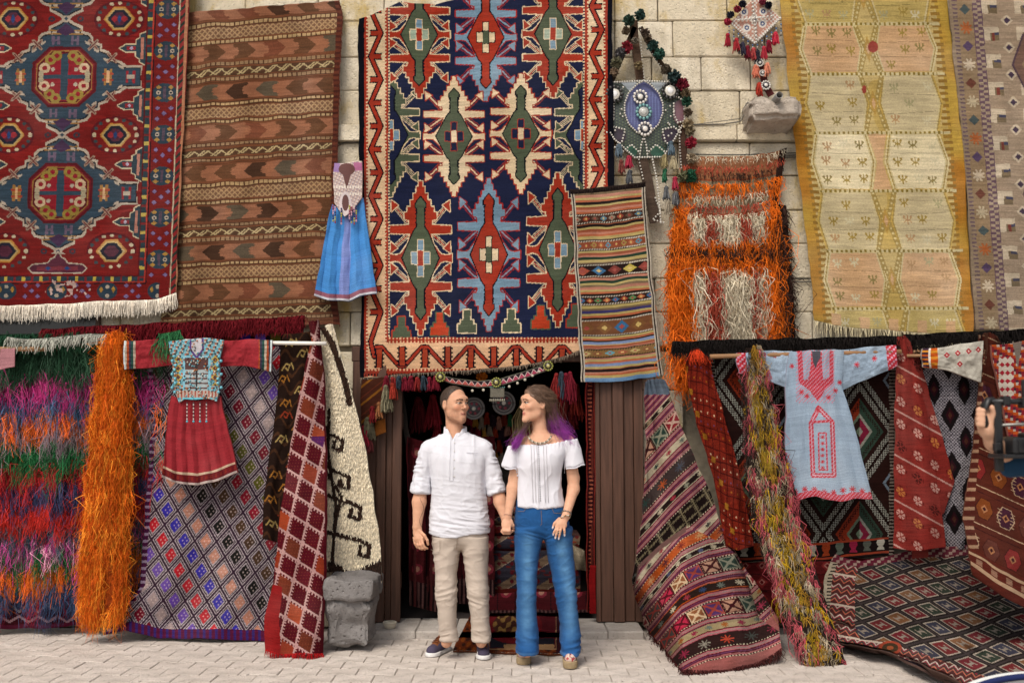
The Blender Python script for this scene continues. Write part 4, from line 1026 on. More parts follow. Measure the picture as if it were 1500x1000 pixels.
def rail(name, lab, x0, x1, ya, yb, Y, colr, ln, n, base):
    o = cloth(name, [(x0, ya - 8), ((x0 + x1) / 2, (ya + yb) / 2 - 8), (x1, yb - 8)], [(x0, ya + 8), ((x0 + x1) / 2, (ya + yb) / 2 + 8), (x1, yb + 8)], depth=lambda u, v, X, Yp: Y + .02 * np.sin(v * 3.1) + .006 * np.sin(u * 40), base=base, res=.5, thick=.03)
    tag(o, lab, 'rug')
    W = rng.uniform(0, 1, n); shag(cloth.last, rng.uniform(0, 1, n), W, ln, .004, colr, o, 'fringe', seg=2, curl=.4, side=.5, out=.7)
    return o
rail('folded_rug_edge', 'dark red tufted rug edge draped over the rail above the red dress', 60, 445, 490, 470, -.46, c('5a161c'), .05, 2600, '4a1218')
rail('folded_rug_edge', 'dark green tufted rug edge over the rail at the far left', -60, 165, 500, 494, -.47, c('23402e'), .06, 1100, '22382a')
rail('folded_rug_edge', 'black fringed rug edge along the rail above the pale blue dress', 985, 1325, 508, 499, -.50, c('1a1716'), .045, 2400, '171414')
rail('folded_rug_edge', 'black fringed rug edge along the rail at the far right', 1325, 1560, 498, 488, -.50, c('1a1716'), .045, 1500, '171414')
fr = cloth('pale_yarn_hem', [(10, 494), (60, 497), (120, 490), (160, 488)], [(10, 500), (60, 503), (120, 496), (160, 493)], depth=-.50, base='8f9088', res=.5)
tag(fr, 'pale grey yarn hem lying along the green rug edge at the left', 'fringe'); n = 260; shag(cloth.last, rng.uniform(0, 1, n), rng.uniform(0, 1, n), .05, .004, c('9a9a90'), fr, 'yarn', seg=2, side=.5)
tagp = cloth('yarn_bundle', [(232, 490), (265, 482)], [(238, 505), (262, 500)], depth=-.54, base='24482f', res=.5); tag(tagp, 'small bundle of green yarn above the red dress shoulder', 'yarn')
n = 260; shag(cloth.last, rng.uniform(0, 1, n), rng.uniform(0, 1, n), .09, .004, c('2a5a38'), tagp, 'yarn', seg=3, side=.6)
bf = cloth('sleeve_cuff', [(0, 512), (22, 509)], [(0, 540), (21, 537)], depth=-.53, base='b9868c', res=1); tag(bf, 'pale pink embroidered cuff hanging at the far left edge', 'garment')

# ============================================================ right-hand lower rugs
def draw_dkdia(v):
    v.a[:] = c('2a1714'); x = v.X0 - 1050; y = v.Y0 - 500
    PX, PY = 106.0, 150.0
    fx = ((x + 3) % PX) - PX / 2; fy = ((y + 18) % PY) - PY / 2
    d1 = abs(fx) / (PX / 2) + abs(fy) / (PY / 2); 
    ia = np.floor((x + 3) / PX).astype(int) + 3 * np.floor((y + 18) / PY).astype(int)
    W = c('8f9088')
    def lat(d, ring):
        e = d
        zig = (((v.X0 + v.Y0) // 3.2).astype(int) % 2) ^ (((v.X0 - v.Y0) // 3.2).astype(int) % 2)
        return zig
    zig = lat(d1, 0)
    inn = d1 < 1; out = ~inn; d2 = 2 - d1
    for dd, msk, off in ((d1, inn, 0), (d2, out, 1)):
        cell = (ia + off * 2)
        v.a[msk & (dd > .80) & (zig == 0)] = W; v.a[msk & (dd > .96)] = c('20120f')
        for par, (ca, cb, cc_) in enumerate(((c('7d2f1a'), c('2b1a16'), c('5c6a58')), (c('32453a'), c('7a1f3a'), c('8a8a80')), (c('2a1512'), c('2a1512'), c('6a7480')))):
            k = msk & (cell % 3 == par)
            v.a[k & (dd < .66)] = ca; v.a[k & (dd < .60) & (dd > .50) & (zig == 0)] = c('2a1714'); v.a[k & (dd < .36)] = cc_; v.a[k & (dd < .28)] = cb; v.a[k & (dd < .1)] = cc_
    bt = v.v > .915; v.a[bt] = c('1e1414'); k = (v.X0 // 20).astype(int) % 5; bc = [c('8a3a1c'), c('5a6258'), c('8a2440'), c('555850'), c('a09c90')]
    for i in range(5): v.a[bt & (k == i) & (abs((v.X0 % 20) - 10) < 3 + 3 * abs(np.sin((v.v - .915) * 75))) & (v.v < .975)] = bc[i]
    v.a[(abs(v.v - .918) < .004) | (abs(v.v - .985) < .004)] = c('8a3a24')
    e = v.u > .965; v.a[e] = c('231614'); v.a[e & ((v.Y0 % 5) < 2.5)] = c('7a6f66')
    e = v.u < .03; v.a[e] = c('2a1a16'); v.a[e & ((v.Y0 % 5) < 2)] = c('7a6f66')
o = cloth('dark_diamond_rug', [(1036, 506), (1150, 504), (1312, 500)], [(1070, 822), (1180, 824), (1310, 812)], [(1045, 600), (1058, 720)], [(1312, 650)], depth=folds(-.40, -.38, .008, 3, 5, noise=.012), draw=draw_dkdia, res=.95, seed=50)
tag(o, 'dark brown rug with large stepped diamonds behind the pale blue dress', 'rug')
def draw_under(v):
    v.a[:] = c('5a1a1c'); x = v.X0; y = v.Y0
    d = abs((x % 24) - 12) + abs((y % 24) - 12); v.a[d < 9] = c('7a2a2a'); v.a[(d < 5)] = c('a06a62'); v.a[d < 3] = c('5a1a1c'); v.a[(y % 24) < 1.5] = c('3a1214')
o = cloth('red_rug', [(1075, 822), (1180, 824), (1330, 812)], [(1085, 910), (1180, 915), (1330, 900)], depth=folds(-.37, -.33, .006, 3, 5), draw=draw_under, res=.8)
tag(o, 'dark red rug with small diamonds below the dark diamond rug, touching the pavement', 'rug')
# red narrow rug with small squares
def draw_nred(v):
    v.a[:] = c('7d2a1c'); x = v.u * 70; y = v.v * 300; v.set(x, y)
    g = (abs(((x + y * .35) % 16) - 8) < 1) | (abs(((y - x * .3) % 17) - 8) < 1); v.a[g] = c('4f1712')
    q = (np.floor((x + y * .35) / 16) * 5 + np.floor((y - x * .3) / 17) * 3).astype(int)
    ca = abs(((x + y * .35) % 16)); cb = abs(((y - x * .3) % 17)); mid = (abs(ca - 0.5) < 2.2) & (abs(cb - .5) < 2.6)
    for i, cc in enumerate((c('c9a98a'), c('a0651c'), c('c9a98a'), c('6a4a6a'), c('9a3a24'))): v.a[mid & (q % 5 == i)] = cc
    big = (q % 11 == 3) & (abs(ca - 8) < 5) & (abs(cb - 8.5) < 5); v.a[big] = c('9a6a24')
o = cloth('narrow_red_rug', [(1006, 515), (1020, 508), (1034, 514)], [(1064, 800), (1080, 806), (1104, 800)], [(1008, 560), (1020, 620), (1046, 700)], [(1050, 570), (1070, 640), (1090, 720)], depth=lambda u, v, X, Y: -.47 - .05 * np.sin(u * 3.1) - .03 * v + .012 * np.sin(u * 16), draw=draw_nred, res=1.0)
tag(o, 'narrow brick red rug with small squares, right of the striped draped rug', 'rug')
n = 130; shag(cloth.last, rng.uniform(0, 1, n), np.full(n, .01), .06, .004, c('a8361c'), o, 'yarn_top', seg=2, side=.5)

# --- big striped draped rug
FOLD = ([920, 936, 970, 1006, 1030, 1055, 1076, 1095, 1112, 1150], [905, 826, 795, 770, 781, 795, 806, 852, 905, 930])
def draw_str(v):
    X, Y = v.X0, v.Y0
    # bands run up to the right; in the lower bulge they bow
    tu = (Y + (X - 960) - 590) / .67 + 3 * np.sin(X / 17)
    tl_ = 418 + (Y - np.interp(X - 1024, [-100, -75, -50, -26, 0, 13, 36, 70, 120], [108, 70, 40, 15.6, 0, -6.5, -10, -12, -32]) - 784) * 1.59 + 2.5 * np.sin(X / 13)
    t = np.where(Y > np.interp(X, *FOLD), tl_, tu)
    BLKc, CRc, RDc, PKc, PUc, ORc, GYc = c('2a1c1a'), c('b5aa92'), c('6a1e26'), c('a8646a'), c('6a3a5c'), c('a8501e'), c('4a3f3c')
    v.a[:] = RDc
    along = (X - Y * .55)
    def thin(t0, t1):
        m = (t >= t0) & (t < t1); k = ((t - t0) // 2.6).astype(int) % 6
        for i, cc in enumerate((c('5a1820'), PKc, c('8a7a74'), PKc, c('5a1820'), PUc)): v.a[m & (k == i)] = cc
    def edge(tt): v.a[(abs(t - tt) < 1.5)] = BLKc; v.a[(abs(t - tt) < 1.4) & ((along % 5) < 2.6)] = CRc
    def flat(t0, t1, ground, cols, stp=28, r=6):
        m = (t >= t0) & (t < t1); v.a[m] = ground; ph = (along % stp) - stp / 2; ci = np.floor(along / stp).astype(int); yy = t - (t0 + t1) / 2
        stt = (abs(ph) < 1.3) | (abs(yy) < 1.3) | (abs(abs(ph) - abs(yy)) < 1.2)
        for i, cc in enumerate(cols): v.a[m & (ci % len(cols) == i) & stt & (np.hypot(ph, yy) < r)] = cc
    def tiles(t0, t1):
        m = (t >= t0) & (t < t1); stp = 30; ph = (along % stp); ci = np.floor(along / stp).astype(int); yy = (t - t0) / (t1 - t0) - .5; xx = ph / stp - .5
        g = [c('8a2a34'), c('4a4a48'), c('b0304a'), c('8a5a3c'), c('5a3a6a'), c('b58a72'), c('34483f')]; f = [c('c0a090'), c('9a3a34'), c('5a1a24'), c('c9b090'), c('a04a40'), c('4a1a20'), c('8a8a78')]
        for i in range(7):
            k = m & (ci % 7 == i); v.a[k] = g[i]
            hook = (abs(abs(xx) - abs(yy)) < .09) | (np.maximum(abs(xx), abs(yy)) > .40) & (np.maximum(abs(xx), abs(yy)) < .46) | ((abs(xx) + abs(yy)) < .16)
            v.a[k & hook] = f[i]
        v.a[m & (abs(xx) > .47)] = BLKc
    def latt(t0, t1):
        m = (t >= t0) & (t < t1); v.a[m] = c('221816'); a1 = (along % 26); k = ((t - t0) % 26)
        ln_ = (abs(a1 - 13) < 1.2) | (abs(k - 13) < 1.2); dt = ((abs(a1 - 13) < 4) ^ (abs(k - 13) < 4)) & ((a1 + k) % 5 < 2)
        cc = np.where((along > 470)[..., None], c('7a7058'), c('5a5c58')); pk = (along < 400); 
        v.a[m & (ln_ | dt)] = cc[m & (ln_ | dt)]; v.a[m & pk & (ln_ | dt)] = c('a83a5a')
    thin(-80, 20); flat(20, 34, BLKc, [CRc, c('8a7a60')], 26, 6); v.a[(abs(t - 20) < 1.6) | (abs(t - 34) < 1.6)] = CRc
    thin(34, 62); edge(62); tiles(64, 102); edge(103); thin(104, 132); flat(132, 150, CRc, [c('9a3a44'), c('6a7268'), c('b0602a'), c('3a4a44')], 30, 6); thin(150, 176); edge(177)
    flat(178, 212, c('463a38'), [c('7a2a44'), c('3a4f48'), c('a8501e'), c('4a4f5a')], 40, 11); edge(213); thin(214, 240); flat(240, 258, BLKc, [CRc, c('a83a4a'), c('8a8a78')], 30, 6); v.a[(abs(t - 240) < 2) | (abs(t - 258) < 2)] = CRc
    thin(258, 288); edge(289); latt(290, 344); edge(345); thin(346, 370); flat(370, 386, CRc, [c('4a4a44'), c('9a3a44')], 30, 6); thin(386, 404); edge(405)
    # lower part
    flat(406, 430, ORc, [c('7a2a20'), c('b5885a'), c('5a2a30')], 36, 9); edge(431); thin(432, 446); flat(446, 460, BLKc, [CRc, c('8a8a78'), c('4a4f6a')], 22, 5); v.a[(abs(t - 446) < 1.8) | (abs(t - 460) < 1.8)] = CRc
    thin(460, 480); edge(481); tiles(483, 514); edge(515); thin(516, 536); v.a[(abs(t - 537) < 1.5)] = ORc; flat(538, 556, c('33241f'), [CRc, c('9a3a44'), c('3a4a6a'), c('6a7268')], 30, 7); v.a[(abs(t - 557) < 1.6)] = ORc
    thin(558, 580); edge(581); tiles(583, 616); edge(617); thin(618, 632); flat(632, 648, c('9a8a68'), [c('9a5a24'), c('8a2a44'), c('6a7268')], 26, 6); thin(648, 660)
    flat(660, 690, c('33201e'), [c('8a2a44'), c('8a8478'), c('a8402a'), c('4a4f4a')], 38, 11); edge(691); thin(692, 712); v.a[(t > 712)] = c('9a5a56'); edge(716)
    top = v.v < .05; v.a[top] = c('5a6674')
def dep_str(u, v, X, Y):
    g = gY(np.interp(X, [930, 1000, 1145], [905, 985, 968]), .015)
    hang = -.44 - .10 * v + .03 * np.sin(u * 6 + v * 2)
    fy = Y - np.interp(X, *FOLD); bul = sstep(-3, 10, fy); swell = np.sqrt(np.clip(fy / 90, 0, 1))
    y = hang * (1 - bul) + bul * (hang - .13 - .55 * swell * np.clip(np.sin(np.pi * np.clip(u * .9 + .05, 0, 1)), 0, 1))
    y = y + (g - y) * sstep(.80, 1, v)
    return y + .030 * fbm(np.stack([u * 4, v * 6], -1), 3, 7) + .03 * np.sin((u * 2.2 + v * 3.0) * 4) * v
o = cloth('striped_draped_rug', [(944, 560), (955, 555), (974, 556)], [(935, 905), (950, 925), (1000, 985), (1060, 984), (1110, 974), (1146, 952)], [(946, 640), (940, 760), (926, 850)], [(1000, 630), (1040, 720), (1066, 790), (1092, 832), (1140, 905)], depth=dep_str, draw=draw_str, res=1.05, seed=60, thick=.022, bstep=2)
tag(o, 'large striped rug in pink, black and orange bands draped down to the pavement', 'rug')
n = 420; shag(cloth.last, rng.uniform(.1, 1, n), np.full(n, .992), .04, .0035, c('3a1d1c'), o, 'fringe', seg=2, curl=.5, side=.6)
# --- shaggy runner in yellow, pink and brown
def drr(v): v.a[:] = c('2e2420')
o = cloth('shaggy_runner', [(1092, 512), (1104, 506), (1116, 512)], [(1168, 950), (1200, 968), (1240, 974)], [(1092, 600), (1096, 700), (1118, 800), (1146, 890)], [(1134, 600), (1160, 700), (1184, 800), (1212, 890)],
          depth=lambda u, v, X, Y: -.52 + (gY(965, .03) + .52) * v ** 1.8 - .05 * np.sin(np.pi * u), draw=drr, res=.6)
tag(o, 'shaggy runner tufted in yellow, pink, cream and dark brown, left of the blue dress', 'rug')
n = 620; U = rng.uniform(0, 1, n); W = rng.uniform(0, 1, n)
lane = (U * 6 + W * 1.2 + .35 * np.sin(W * 60 + U * 9)); lane_i = np.floor(U * 5.99 + rng.normal(0, .35, n)).astype(int) % 6
CO = np.array([c('9a4a50'), c('8a7c66'), c('8f7628'), c('94702a'), c('8a7c66'), c('a04a52')])[lane_i]
r_ = rng.uniform(0, 1, n); CO[r_ < .10] = c('a8861e'); CO[(r_ > .10) & (r_ < .18)] = c('bd5560'); CO[(r_ > .18) & (r_ < .30)] = c('2e2420'); CO[(r_ > .30) & (r_ < .38)] = c('a89a84')
shag(cloth.last, rng.uniform(0, 1, 3500), rng.uniform(0, 1, 3500), .045, .003, c('2b211e'), o, 'ground_pile', seg=2, side=.5)
clumps(cloth.last, U * .9 + .05, W, .058, .0028, CO * .85, o, 15, spread=.007, var=.2, side=.25, out=.45, seg=3, curl=.6)
n = 900; shag(cloth.last, rng.uniform(-.0, .12, n), rng.uniform(0.02, .6, n), .06, .0035, c('2b2320'), o, 'dark_edge_pile', seg=3, side=.7)
# --- red flowered rug in two folds
def draw_flw(v):
    v.a[:] = c('85302a'); X, Y = v.X0, v.Y0; x = X - 1310; y = Y - 500
    q = y - x * .55; ln_ = abs((q % 66) - 33) < 1.3; v.a[ln_] = c('b58a80')
    fx = ((x + 3) % 25) - 12.5; fy = ((q * 1.0) % 33) - 16.5; ci = (np.floor((x + 3) / 25) * 7 + np.floor(q / 33) * 3).astype(int)
    r = np.hypot(fx, fy); th_ = np.arctan2(fy, fx); f = (r < 6.5) & (np.cos(th_ * 3 + r * .1) ** 2 > .25) & (r > 1.5)
    for i, cc in enumerate((c('b58a80'), c('b58a80'), c('4f1f1c'), c('b0703c'), c('b58a80'))): v.a[f & (ci % 5 == i)] = cc
    v.a[(r < 9) & (r > 7.2) & (np.cos(th_ * 4) > .3)] = c('6a211d')
for nm, lab, T, B, Lp, Rp, Y0 in (('red_flower_rug', 'brick red rug with pale flowers and slanted lines, right of the blue dress', [(1314, 494), (1326, 490), (1334, 500)], [(1309, 803), (1345, 806), (1386, 801)], [(1311, 560), (1310, 700)], [(1350, 560), (1364, 650), (1376, 730)], -.50),):
    o = cloth(nm, T, B, Lp, Rp, depth=lambda u, v, X, Y: Y0 - .03 * np.sin(u * 3.1) + .01 * np.sin(u * 12 + v * 3), draw=draw_flw, res=1.0, seed=70)
    tag(o, lab, 'rug')
    cloth('folded_side', [(1330, 500), (1340, 506)], [(1368, 760), (1384, 752)], [(1350, 600), (1362, 690)], [(1362, 580), (1384, 650), (1399, 705)], depth=lambda u, v, X, Y: Y0 + .03 + .03 * u, draw=draw_flw, res=1.0, parent=o, seed=71)
# --- black and white diamond rug
def draw_bw(v):
    v.a[:] = c('1b1416'); x = v.X0 - 1345 - (v.Y0 - 540) * .04; y = v.Y0
    fx = (x % 44) - 22; fy = (y % 76) - 38; d1 = abs(fx) / 22 + abs(fy) / 38; d = np.where(d1 < 1, d1, 2 - d1)
    zig = ((((v.X0 // 2.4) + (v.Y0 // 2.4)).astype(int)) % 2)
    v.a[(d > .62) & (zig == 0)] = c('99949a'); v.a[(d > .62) & (zig == 1)] = c('4a464e'); v.a[(d < .3)] = c('33131c'); v.a[d < .15] = c('4a2a22')
    v.a[(abs(fx) > 8) & (abs(fx) < 13) & (abs(fy) < 30) & (d < .62) & (zig == 0)] = c('77737a')
o = cloth('black_diamond_rug', [(1332, 512), (1442, 508)], [(1375, 808), (1446, 800)], [(1338, 600), (1350, 700)], [(1442, 640)], depth=folds(-.41, -.39, .008, 2, 3), draw=draw_bw, res=1.0, seed=75)
tag(o, 'black rug with a grey and white diamond net under the white sleeve', 'rug')
# --- far right brown draped rug
def draw_bd(v):
    v.a[:] = c('53271d'); X, Y = v.X0, v.Y0; x = (X - 1430) + (Y - 700) * .10; y = Y - (X - 1430) * .45; v.set(x * 1.4, (y - 430) * 1.4 + 430)
    R = c('7a3a2a'); T_ = c('a58a70')
    for k in range(-4, 9):
        yy = 430 + k * 78
        v.rect(-100, yy, 300, yy + 2, T_); v.rect(-100, yy + 12, 300, yy + 14, c('3a1a18'))
        for j in range(-2, 6):
            cx = j * 46 + (k % 2) * 23; cc = [c('7a2a28'), c('74401f'), c('432030'), c('5c342b')][(j + k) % 4]
            v.poly([(cx - 18, yy + 44), (cx - 9, yy + 24), (cx + 9, yy + 24), (cx + 18, yy + 44), (cx + 9, yy + 64), (cx - 9, yy + 64)], cc, T_ if (j + k) % 3 == 0 else c('3f1c18'), 1.6)
            v.dia(cx, yy + 44, 8, 9, c('9a6a48')); v.dia(cx, yy + 44, 4, 5, c('3f1c20'))
            if (j + k) % 3 == 0:
                for q in range(-2, 3): v.line([(cx - 18, yy + 44 + q * 7), (cx - 10, yy + 44 + q * 7)], 1.6, T_); v.line([(cx + 10, yy + 44 + q * 7), (cx + 18, yy + 44 + q * 7)], 1.6, T_)
    e = (v.u > .0) & (v.u < .10); v.a[e] = c('54261e'); v.a[e & ((v.Y0 % 14) < 5)] = c('9a7a62')
    e = (v.v > .88); v.a[e] = c('5a281f'); v.a[e & (abs(v.v - .9) < .006)] = T_; v.a[e & (abs(v.v - .95) < .008)] = T_; v.a[e & (abs(v.v - .925) < .012) & ((X % 22) < 9)] = c('8a6a58')
def dep_bd(u, v, X, Y):
    return -.54 - .10 * u - (.45 * sstep(.45, 1, v)) + .03 * np.sin(u * 9 + v * 2) + .015 * fbm(np.stack([u * 3, v * 4], -1), 2, 3)
o = cloth('brown_draped_rug', [(1434, 492), (1446, 486), (1462, 492)], [(1426, 842), (1460, 866), (1520, 902), (1600, 930)], [(1434, 560), (1424, 660), (1411, 760)], [(1486, 560), (1520, 700), (1580, 850)], bstep=3, thick=.015, depth=dep_bd, draw=draw_bd, res=.9, seed=80)
tag(o, 'reddish brown patterned rug draped behind the camera rig at the right edge', 'rug')
# --- lattice rug spread on the ground
def draw_flr(v):
    v.a[:] = c('3a302c'); X, Y = v.X0, v.Y0; d_ = 40.0
    # lattice in ground metres
    s_ = 1 + (Y - 834) / 420; xx = (X - 1254) / s_; yy = (Y - 834) / s_ ** .6 + 2 * np.sin(X / 23); det = 24.6 * -6 - 22 * 16.2; A = (xx * -6 - 22 * yy) / det; Bq = (24.6 * yy - 16.2 * xx) / det; fa = A - np.floor(A); fb = Bq - np.floor(Bq); ia = np.floor(A).astype(int); ib = np.floor(Bq).astype(int); k = (ia * 2 + ib) % 5
    d = np.minimum(np.minimum(fa, 1 - fa), np.minimum(fb, 1 - fb)); W = c('a3978a')
    for i, cc in enumerate((c('722830'), c('3a4238'), c('41414f'), c('742e30'), c('7d583c'))): v.a[(k == i) & (d > .17)] = cc
    sm = (d > .34) & ((abs(fa - .5) < .06) | ((abs(fb - .5) > .10) & (abs(fb - .5) < .16))); v.a[sm] = W * .8
    v.a[(d > .12) & (d < .18)] = W; v.a[(d < .05)] = c('453c3c'); v.a[(d >= .05) & (d < .12)] = c('2b2422')
    lo = (v.v > .80) | (v.u < .12); q = ((X // 3).astype(int) + (Y // 3).astype(int)); v.a[lo] = c('5a3230')
    zz_ = np.abs(((X * .9 + Y * .25) % 13) - 6.5); yb = (Y - X * .17) % 15
    for i, cc in enumerate((c('c0aca0'), c('8a2838'), c('34463f'), c('b86a56'))): v.a[lo & (np.abs(yb - zz_ - i * 2.4) < 1.1)] = cc
    st_ = lo & (((Y - X * .17) % 45) < 3); v.a[st_] = c('c9b8a8')
    v.set(X, Y); v.ell(1304, 948, 17, 10, c('a04a34')); v.ell(1304, 948, 12, 7, c('4a3a28')); v.ell(1304, 948, 5, 3, c('a05a3a'))
    e = v.v > .975; v.a[e] = c('1e1520'); e = v.u < .03; v.a[e] = c('b5a994'); v.a[e & ((Y % 5) < 2) & (v.u > .012)] = c('2a2422')
    tp = v.v < .07; v.a[tp] = c('6a2a3a'); v.a[tp & (((X // 5).astype(int) + (Y // 4).astype(int)) % 3 == 0)] = c('a08a80'); v.a[tp & (abs(X - 1348) < 12)] = c('a04a44')
def dep_flr(u, v, X, Y):
    ridge = .16 * np.exp(-((u - .07) / .06) ** 2) * sstep(1, .4, v) + .22 * sstep(.14, .0, v) + .06 * np.abs(fbm(np.stack([u * 4, v * 4], -1), 3, 6)) + .05 * np.exp(-((v - .62) / .05) ** 2) * sstep(.2, .6, u) + .03 + .05 * np.exp(-((v - .9) / .06) ** 2)
    return np.minimum(gY(Y, ridge), -.40)
o = cloth('spread_lattice_rug', [(1222, 812), (1262, 822), (1330, 806), (1420, 796), (1560, 800)], [(1236, 944), (1310, 958), (1340, 972), (1400, 1004), (1480, 1050), (1600, 1090)], [(1208, 840), (1202, 900), (1212, 930)], [(1600, 950)], depth=dep_flr, draw=draw_flr, res=1.05, seed=84, wob=1.5, boff=(0, .012, -.018), bstep=2)
tag(o, 'dark lattice rug spread out on the pavement at the lower right', 'rug')

# ============================================================ garments
# --- red dress
d = empty('red_dress', at(290, 600, -.57), 'red dress with turquoise beaded bodice hanging on the left', 'dress')
RDD = c('8f2f36')
def slv(v):
    v.a[:] = RDD; e = abs(v.u - .0) < .24 if slv.left else v.u > .76; v.a[e] = c('8a7a6a'); k = (v.X0 // 3.2).astype(int) % 4
    for i, cc in enumerate((c('2c4a44'), c('a89a8a'), c('9a4a2c'), c('3a3a4a'))): v.a[e & (k == i)] = cc
    v.a[e & ((v.Y0 % 6) < 2)] *= .7
    tip = (v.u < .035) if slv.left else (v.u > .965); v.a[tip] = c('b5c0c0')
slv.left = True
fl = lambda Y0, nf, amp, sd: (lambda u, v, X, Y: Y0 + amp * np.sin(u * nf * 6.28 + sd + v) - .012 * np.sin(np.pi * v) + .012 * fbm(np.stack([u * 6, v * 3], -1), 3, sd))
cloth('sleeve', [(181, 500), (215, 497), (255, 499)], [(183, 540), (215, 539), (252, 535)], depth=fl(-.56, 1, .006, 3), draw=slv, res=1.2, mat=M_COTTON, parent=d, thick=.02)
slv.left = False
cloth('sleeve', [(318, 499), (360, 497), (398, 499)], [(318, 536), (360, 536), (396, 545)], depth=fl(-.56, 1, .006, 5), draw=slv, res=1.2, mat=M_COTTON, parent=d, thick=.02)
def pleat(Y0, n, amp, sd, flare=.0):
    def f(u, v, X, Y):
        w = (u + .02 * np.sin(v * 4 + sd)) * n; a = np.abs(((w + sd) % 1) - .5) * 2
        return Y0 - flare * v - amp * (.25 + .75 * v) * (a ** .7) + .006 * fbm(np.stack([u * 8, v * 5], -1), 2, sd)
    return f
def skd(v):
    v.a[:] = RDD; hm = v.v > .86; v.a[hm] = c('6a2026'); v.a[hm & (v.v < .885)] = c('b8a08a'); v.a[hm & (v.v > .975)] = c('b0a09a'); v.a[hm & (v.v > .91) & (v.v < .95) & ((v.X0 % 7) < 3)] = c('7d2a24')
cloth('skirt', [(250, 580), (288, 588), (322, 580)], [(237, 699), (255, 706), (290, 711), (312, 706), (348, 693)], [(244, 630)], [(334, 630)], depth=pleat(-.57, 6.5, .035, .3, .02), draw=skd, res=1.2, mat=M_COTTON, parent=d, thick=.03)
def bod(v):
    v.a[:] = c('4f8a9a'); X, Y = v.X0, v.Y0; q = ((X // 2.6).astype(int) * 3 + (Y // 2.6).astype(int) * 5) % 7
    for i, cc in enumerate((c('6aa0ac'), c('2c2a2c'), c('5c9aa8'), c('a8a49a'), c('7ab0b8'), c('a0522c'), c('4c8090'))): v.a[q == i] = cc
    v.set(X, Y)
    cen = (abs(X - 288) < 20) & (Y > 521) & (Y < 572); v.a[cen] = c('4f2a24'); v.a[cen & (Y > 540)] = c('9aa6a8'); v.a[cen & (Y > 540) & ((Y % 7) < 2.4)] = c('5a3a34'); v.a[cen & (abs(X - 288) < 1.3)] = c('1a1616')
    v.a[cen & ((abs(abs(X - 288) - 19) < 2) | (abs(Y - 522) < 1.6))] = c('7ab0c0')
    for s in (-1, 1):
        sd_ = (abs(X - 288 - s * 27) < 6) & (Y > 520) & (Y < 565); dd = (abs(X - 288 - s * 27) + abs((Y % 13) - 6.5)); v.a[sd_ & (dd < 6)] = c('a89040'); v.a[sd_ & (dd < 3.4)] = c('4f2a20')
    v.poly([(279, 496), (297, 496), (297, 510), (289, 522), (279, 510)], c('b5b0b4')); v.line([(279, 496), (279, 512), (288, 524), (297, 512), (297, 496)], 3, c('4a2a70'))
    b = (Y > 572) & (Y < 582); v.a[b] = c('a89a90'); v.a[b & ((X % 5) < 2)] = c('9a4a3a'); v.a[(Y > 582) & (abs(X - 288) < 21)] = c('5aa8b8')
cloth('beaded_bodice', [(246, 501), (265, 497), (288, 496), (312, 496), (327, 499)], [(262, 590), (270, 584), (288, 586), (306, 584), (316, 588)], [(254, 530), (252, 560)], [(320, 530), (322, 560)], depth=lambda u, v, X, Y: -.60 - .02 * np.sin(np.pi * u), draw=bod, res=1.5, mat=M_BEAD, parent=d, thick=.02)
g = Geo()
for i in range(210):
    u_ = rng.uniform(0, 1); W_ = rng.uniform(0, 1); p = sample(cloth.last, np.array([u_]), np.array([W_]))[0]
    g.ball(p + [0, -.004, 0], .0065, [c('6fb0bc'), c('c0bcb0'), c('3a3436'), c('5a9aa8'), c('a8602c')][i % 5], nu=5, nv=3)
for s in (-1, 1):
    for i in range(9): g.ball(at(288 + s * (33 + 3 * math.sin(i * 2)), 522 + i * 6.5, -.61), .012, c('64aebe'))
o = g.build('beads', M_BEAD, d); o['kind'] = 'stuff'
for i in range(4):
    g = Geo(); x = 274 + i * 9.5
    for k in range(10): g.ball(at(x, 590 + k * 2.6, -.625), .006, c('c9c4bc') if k % 2 else c('3f3a3c'), nu=5, nv=3)
    g.ball(at(x, 617, -.625), .009, c('5aa8b8')); g.build('bead_string', M_BEAD, d)
# --- small blue dress
d = empty('blue_child_dress', at(508, 340, -.16), 'small bright blue dress with beaded bodice beside the navy kilim', 'dress')
def sk2(v):
    v.a[:] = c('4a86c0'); v.a[abs(v.u - .48) < .09] = c('7a88bc'); hm = v.v > .93; v.a[hm] = c('8a5a68'); v.a[v.v > .975] = c('b5b5bc')
cloth('skirt', [(486, 300), (508, 310), (531, 290)], [(460, 434), (478, 440), (512, 441), (528, 434), (551, 430)], [(474, 360)], [(541, 360)], depth=pleat(-.17, 4.2, .04, .1, .02), draw=sk2, res=1.5, mat=M_COTTON, parent=d, thick=.03)
def bd2(v):
    X, Y = v.X0, v.Y0; v.a[:] = c('b09a92'); q = ((X // 2).astype(int) + (Y // 2).astype(int) * 3) % 5
    v.a[q == 0] = c('8a7a84'); v.a[q == 2] = c('c9bdb4'); v.set(X, Y)
    v.rect(486, 238, 498, 252, c('8a6a9a')); v.rect(518, 238, 532, 250, c('a05a80')); v.ell(508, 248, 12, 9, c('5a2a20')); v.poly([(502, 255), (514, 255), (508, 278)], c('5a2a20'))
    for yy in (274, 284): v.a[(abs(Y - yy) < 1.8) & ((X % 4) < 2.6)] = c('d2c8bc')
    v.ell(506, 300, 9, 19, c('c5b8b8')); v.ell(506, 297, 5, 12, c('5a2c24'))
cloth('beaded_bodice', [(489, 240), (508, 238), (530, 237)], [(490, 296), (500, 312), (506, 318), (514, 312), (530, 290)], depth=lambda u, v, X, Y: -.20 - .015 * np.sin(np.pi * u), draw=bd2, res=1.8, mat=M_BEAD, parent=d, thick=.03)
